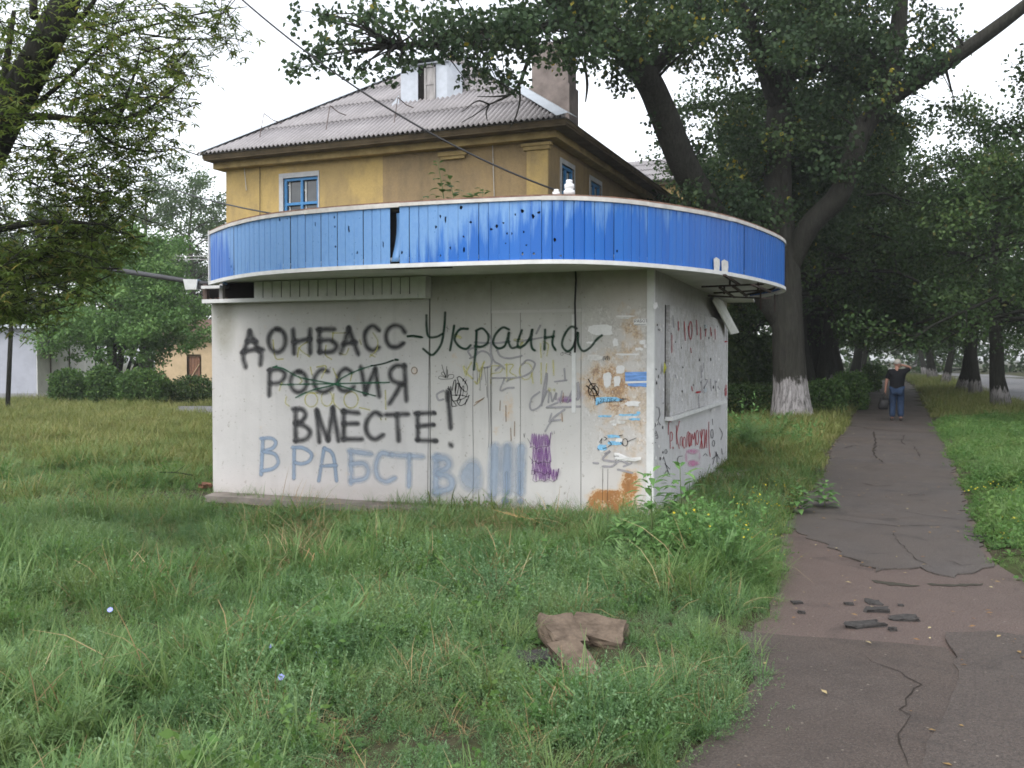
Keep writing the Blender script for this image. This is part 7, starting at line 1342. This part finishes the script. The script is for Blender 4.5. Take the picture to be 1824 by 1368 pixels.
for k, o in enumerate([o for o in bpy.data.objects if o.name.startswith('brick') and o.parent is None]): tag(o, ['broken red brick at the left foot of the kiosk wall', 'second brick fragment just left of the first at the kiosk corner'][k % 2], 'brick')

# ------------------------------------------------------------------ the walking man
PB = gp(1597, 750); YAW = -R(21)
M['skin'] = plain('weathered_skin', (.25, .135, .10), .6, .3, .1, 20); M['shirt'] = plain('black_tshirt', (.008, .0085, .010), .9, .1, .3, 12, .2); M['jeans'] = plain('blue_jeans', (.020, .034, .065), .9, .1, .35, 9, .2); M['hair'] = plain('short_grey_hair', (.34, .32, .29), .9, .1, .25, 40, .3); M['shoe'] = plain('dark_brown_shoe', (.03, .022, .018), .6); M['bag'] = plain('black_bag', (.008, .008, .009), .6, .3, .3, 8)
def skin_body(name, nodes, edges, root_i, mat_, parent, sub=2):
    me = bpy.data.meshes.new(name); me.from_pydata([n_[0] for n_ in nodes], edges, []); o = bpy.data.objects.new(name, me); COL.objects.link(o); o.modifiers.new('skin', 'SKIN'); lay = me.skin_vertices[0] if me.skin_vertices else me.attributes and None
    for i, n_ in enumerate(nodes): me.skin_vertices[0].data[i].radius = (n_[1], n_[2] if len(n_) > 2 else n_[1]); me.skin_vertices[0].data[i].use_root = (i == root_i)
    s_ = o.modifiers.new('sub', 'SUBSURF'); s_.levels = sub; s_.render_levels = sub
    dg = bpy.context.evaluated_depsgraph_get(); m2 = bpy.data.meshes.new_from_object(o.evaluated_get(dg)); bpy.data.objects.remove(o); m2.name = name; m2.materials.clear(); m2.materials.append(mat_); m2.polygons.foreach_set('use_smooth', [True] * len(m2.polygons)); m2.polygons.foreach_set('material_index', [0] * len(m2.polygons)); q = link(name, m2, parent); return q
man = thing('person', PB, 'person in black t-shirt and blue jeans walking away, right hand raised to the head', 'person'); man.rotation_euler = (0, 0, YAW)
# local frame: x right, y forward (away), z up
J = dict(pel=(0, 0, .92), wai=(0, .01, 1.06), che=(-.005, .02, 1.26), nec=(0, .05, 1.43), hd0=(.005, .085, 1.49), hd1=(.01, .105, 1.58), hd2=(.01, .10, 1.655),
         shl=(-.19, .03, 1.36), ell=(-.265, .03, 1.09), wrl=(-.29, .07, .86), hal=(-.295, .085, .78), shr=(.19, .03, 1.37), elr=(.36, .07, 1.47), wrr=(.16, .01, 1.535), har=(.09, -.005, 1.54),
         hil=(-.09, 0, .86), knl=(-.105, .05, .47), anl=(-.11, .0, .09), tol=(-.125, .15, .035), hir=(.09, 0, .86), knr=(.10, .04, .48), anr=(.105, -.09, .10), tor=(.115, .06, .03))
K = list(J); ix = {k: i for i, k in enumerate(K)}; RAD = dict(pel=(.15, .11), wai=(.14, .105), che=(.155, .11), nec=.058, hd0=.062, hd1=(.078, .095), hd2=(.06, .07), shl=.062, ell=.045, wrl=.03, hal=.034, shr=.062, elr=.045, wrr=.03, har=.034, hil=.085, knl=.058, anl=.042, tol=.035, hir=.085, knr=.058, anr=.042, tor=.035)
def nd(k, f=1.0): r0 = RAD[k]; r0 = r0 if isinstance(r0, tuple) else (r0, r0); return (J[k], r0[0] * f, r0[1] * f)
ED = [('pel', 'wai'), ('wai', 'che'), ('che', 'nec'), ('nec', 'hd0'), ('hd0', 'hd1'), ('hd1', 'hd2'), ('che', 'shl'), ('shl', 'ell'), ('ell', 'wrl'), ('wrl', 'hal'), ('che', 'shr'), ('shr', 'elr'), ('elr', 'wrr'), ('wrr', 'har'), ('pel', 'hil'), ('hil', 'knl'), ('knl', 'anl'), ('anl', 'tol'), ('pel', 'hir'), ('hir', 'knr'), ('knr', 'anr'), ('anr', 'tor')]
body = skin_body('body', [nd(k) for k in K], [(ix[a], ix[b]) for a, b in ED], 0, M['skin'], man)
def fingers(hand, dirv, sidev, curl):
    mb = MB(); h = np.array(hand); d, s_, c_ = unit(dirv), unit(sidev), unit(curl)
    for k, l in enumerate((.065, .075, .07, .055)): b = h + d * .02 + s_ * (k - 1.5) * .017; mb.tube([b, b + d * l * .4 + c_ * .004, b + d * l * .75 + c_ * .016, b + d * l * .9 + c_ * .034], [.009, .0085, .008, .006], 6)
    b = h - s_ * .032 - d * .01; mb.tube([b, b - s_ * .016 + d * .022, b - s_ * .012 + d * .05 + c_ * .012], [.011, .010, .007], 6)
    me_ = mesh_of(mb, 'fingers', M['skin']); me_.polygons.foreach_set('use_smooth', [True] * len(me_.polygons)); return link('fingers', me_, man)
fingers(J['hal'], (0, .1, -1), (0, 1, .1), (.9, 0, .2)); fingers(J['har'], (-1, .1, .15), (0, .1, 1), (-.2, .9, 0))
# face, ears and hair
mb = MB(); hc = np.array((.01, .10, 1.585))
for sx in (-1, 1): mb.lathe(hc + [sx * .083, -.005, -.025], [(.004, -.03), (.014, -.015), (.018, .012), (.010, .03), (.003, .034)], 8)
me_ = mesh_of(mb, 'ear', M['skin']); link('ear', me_, man)
mb = MB(); mb.add([hc + [-.012, .088, -.03], hc + [.012, .088, -.03], hc + [0, .118, -.035], hc + [0, .090, .02]], [(0, 1, 2), (0, 2, 3), (1, 3, 2)]); link('nose', mesh_of(mb, 'nose', M['skin']), man)
mb = MB()
for sx in (-1, 1): mb.lathe(hc + [sx * .032, .083, .005], [(.002, -.008), (.011, -.002), (.011, .003), (.002, .008)], 8)
link('eye', mesh_of(mb, 'eye', M['porcelain']), man)
mb = MB(); mb.obox(hc + [-.025, .082, -.062], (.05, 0, 0), (0, .008, 0), (0, 0, .008)); link('mouth', mesh_of(mb, 'mouth', plain('lips', (.30, .12, .10), .5)), man)
b = bmesh.new(); bmesh.ops.create_uvsphere(b, u_segments=18, v_segments=12, radius=1)
for v in b.verts: v.co = Vector((v.co.x * .093, v.co.y * .108, v.co.z * .094)) + Vector((random.uniform(-1, 1), random.uniform(-1, 1), random.uniform(-1, 1))) * .003
for f in [f for f in b.faces if f.calc_center_median().z < -.02 - .02 * (f.calc_center_median().y < 0) or (f.calc_center_median().y > .055 and f.calc_center_median().z < .035)]: b.faces.remove(f)
me_ = bpy.data.meshes.new('hair'); b.to_mesh(me_); b.free(); me_.materials.append(M['hair']); me_.polygons.foreach_set('use_smooth', [True] * len(me_.polygons)); link('hair', me_, man, hc + [0, -.008, .035])
# t-shirt and jeans as shells grown on the same joints
mid = lambda a, b, t_: tuple(np.array(J[a]) * (1 - t_) + np.array(J[b]) * t_)
sh_nodes = [((0, .0, .76), .225, .175), ((0, .005, .95), .22, .17), (J['wai'], .21, .165), (J['che'], .205, .155), ((0, .045, 1.405), .085, .075), (J['shl'], .082), (mid('shl', 'ell', .45), .075), (mid('shl', 'ell', .8), .074), (J['shr'], .082), (mid('shr', 'elr', .45), .075), (mid('shr', 'elr', .85), .074)]
skin_body('shirt', sh_nodes, [(0, 1), (1, 2), (2, 3), (3, 4), (3, 5), (5, 6), (6, 7), (3, 8), (8, 9), (9, 10)], 3, M['shirt'], man)
jn = [((0, 0, .90), .19, .14), (J['hil'], .125), (mid('hil', 'knl', .5), .11), (J['knl'], .098), (mid('knl', 'anl', .6), .09), (mid('knl', 'anl', 1.0), .092), (J['hir'], .125), (mid('hir', 'knr', .5), .11), (J['knr'], .098), (mid('knr', 'anr', .6), .09), (mid('knr', 'anr', 1.0), .092)]
skin_body('jeans', jn, [(0, 1), (1, 2), (2, 3), (3, 4), (4, 5), (0, 6), (6, 7), (7, 8), (8, 9), (9, 10)], 0, M['jeans'], man)
for a, t_ in (('anl', 'tol'), ('anr', 'tor')):
    A_j, T_j = np.array(J[a]), np.array(J[t_]); skin_body('shoe', [(tuple(A_j + [0, -.045, -.045]), .042), (tuple(A_j + [0, .02, -.035]), .045), (tuple((A_j + T_j) / 2 + [0, .02, -.02]), .046, .04), (tuple(T_j + [0, .0, 0]), .042, .034)], [(0, 1), (1, 2), (2, 3)], 1, M['shoe'], man)
# sports bag held in the left hand
cy, sy = math.cos(YAW), math.sin(YAW)
def mw(p): return PB + np.array([p[0] * cy - p[1] * sy, p[0] * sy + p[1] * cy, p[2]])
bag = thing('bag', mw((-.33, .09, .30)), 'black sports bag with a pale side patch held in the walking man\'s left hand', 'bag'); bag.rotation_euler = (0, 0, YAW)
b = bmesh.new(); bmesh.ops.create_cube(b, size=1); bmesh.ops.subdivide_edges(b, edges=b.edges, cuts=4, use_grid_fill=True)
for v in b.verts:
    u_ = v.co.copy(); n_ = Vector((u_.x, u_.y, u_.z)).normalized() * .5; u_ = u_.lerp(n_, .45); v.co = Vector((u_.x * .28 + .02 * math.sin(u_.z * 6), u_.y * .52, u_.z * .30 + .17 + u_.y * .05))
me_ = bpy.data.meshes.new('bag_body'); b.to_mesh(me_); b.free(); me_.materials.append(M['bag']); me_.polygons.foreach_set('use_smooth', [True] * len(me_.polygons)); link('bag_body', me_, bag)
for sx in (-.05, .05):
    mb = MB(); mb.tube([(sx, -.14, .28), (sx * .8, -.10, .40), (.03 + sx * .1, -.01, .475), (sx * .8, .10, .40), (sx, .14, .28)], .010, 6); link('handle', mesh_of(mb, 'handle', M['bag']), bag)
mb = MB(); mb.add([(-.02, -.245, .10), (.10, -.225, .12), (.115, -.215, .20), (.03, -.245, .17)], [(0, 1, 2, 3)]); q = link('side_patch', mesh_of(mb, 'side_patch', M['paper_white']), bag); q.modifiers.new('thickness', 'SOLIDIFY').thickness = .008
# ------------------------------------------------------------------ damp air
hm = bpy.data.materials.new('haze'); hm.use_nodes = True; hn = hm.node_tree; hn.nodes.clear(); ho_ = hn.nodes.new('ShaderNodeOutputMaterial'); hv = hn.nodes.new('ShaderNodeVolumePrincipled'); hv.inputs['Color'].default_value = (.86, .88, .9, 1); hv.inputs['Density'].default_value = .0008; hv.inputs['Anisotropy'].default_value = .3; hn.links.new(hv.outputs[0], ho_.inputs['Volume'])
mb = MB(); mb.obox((-950, -320, -1.2), (1900, 0, 0), (0, 1850, 0), (0, 0, 23.2)); tag(mb.build('haze', hm), kind='stuff')
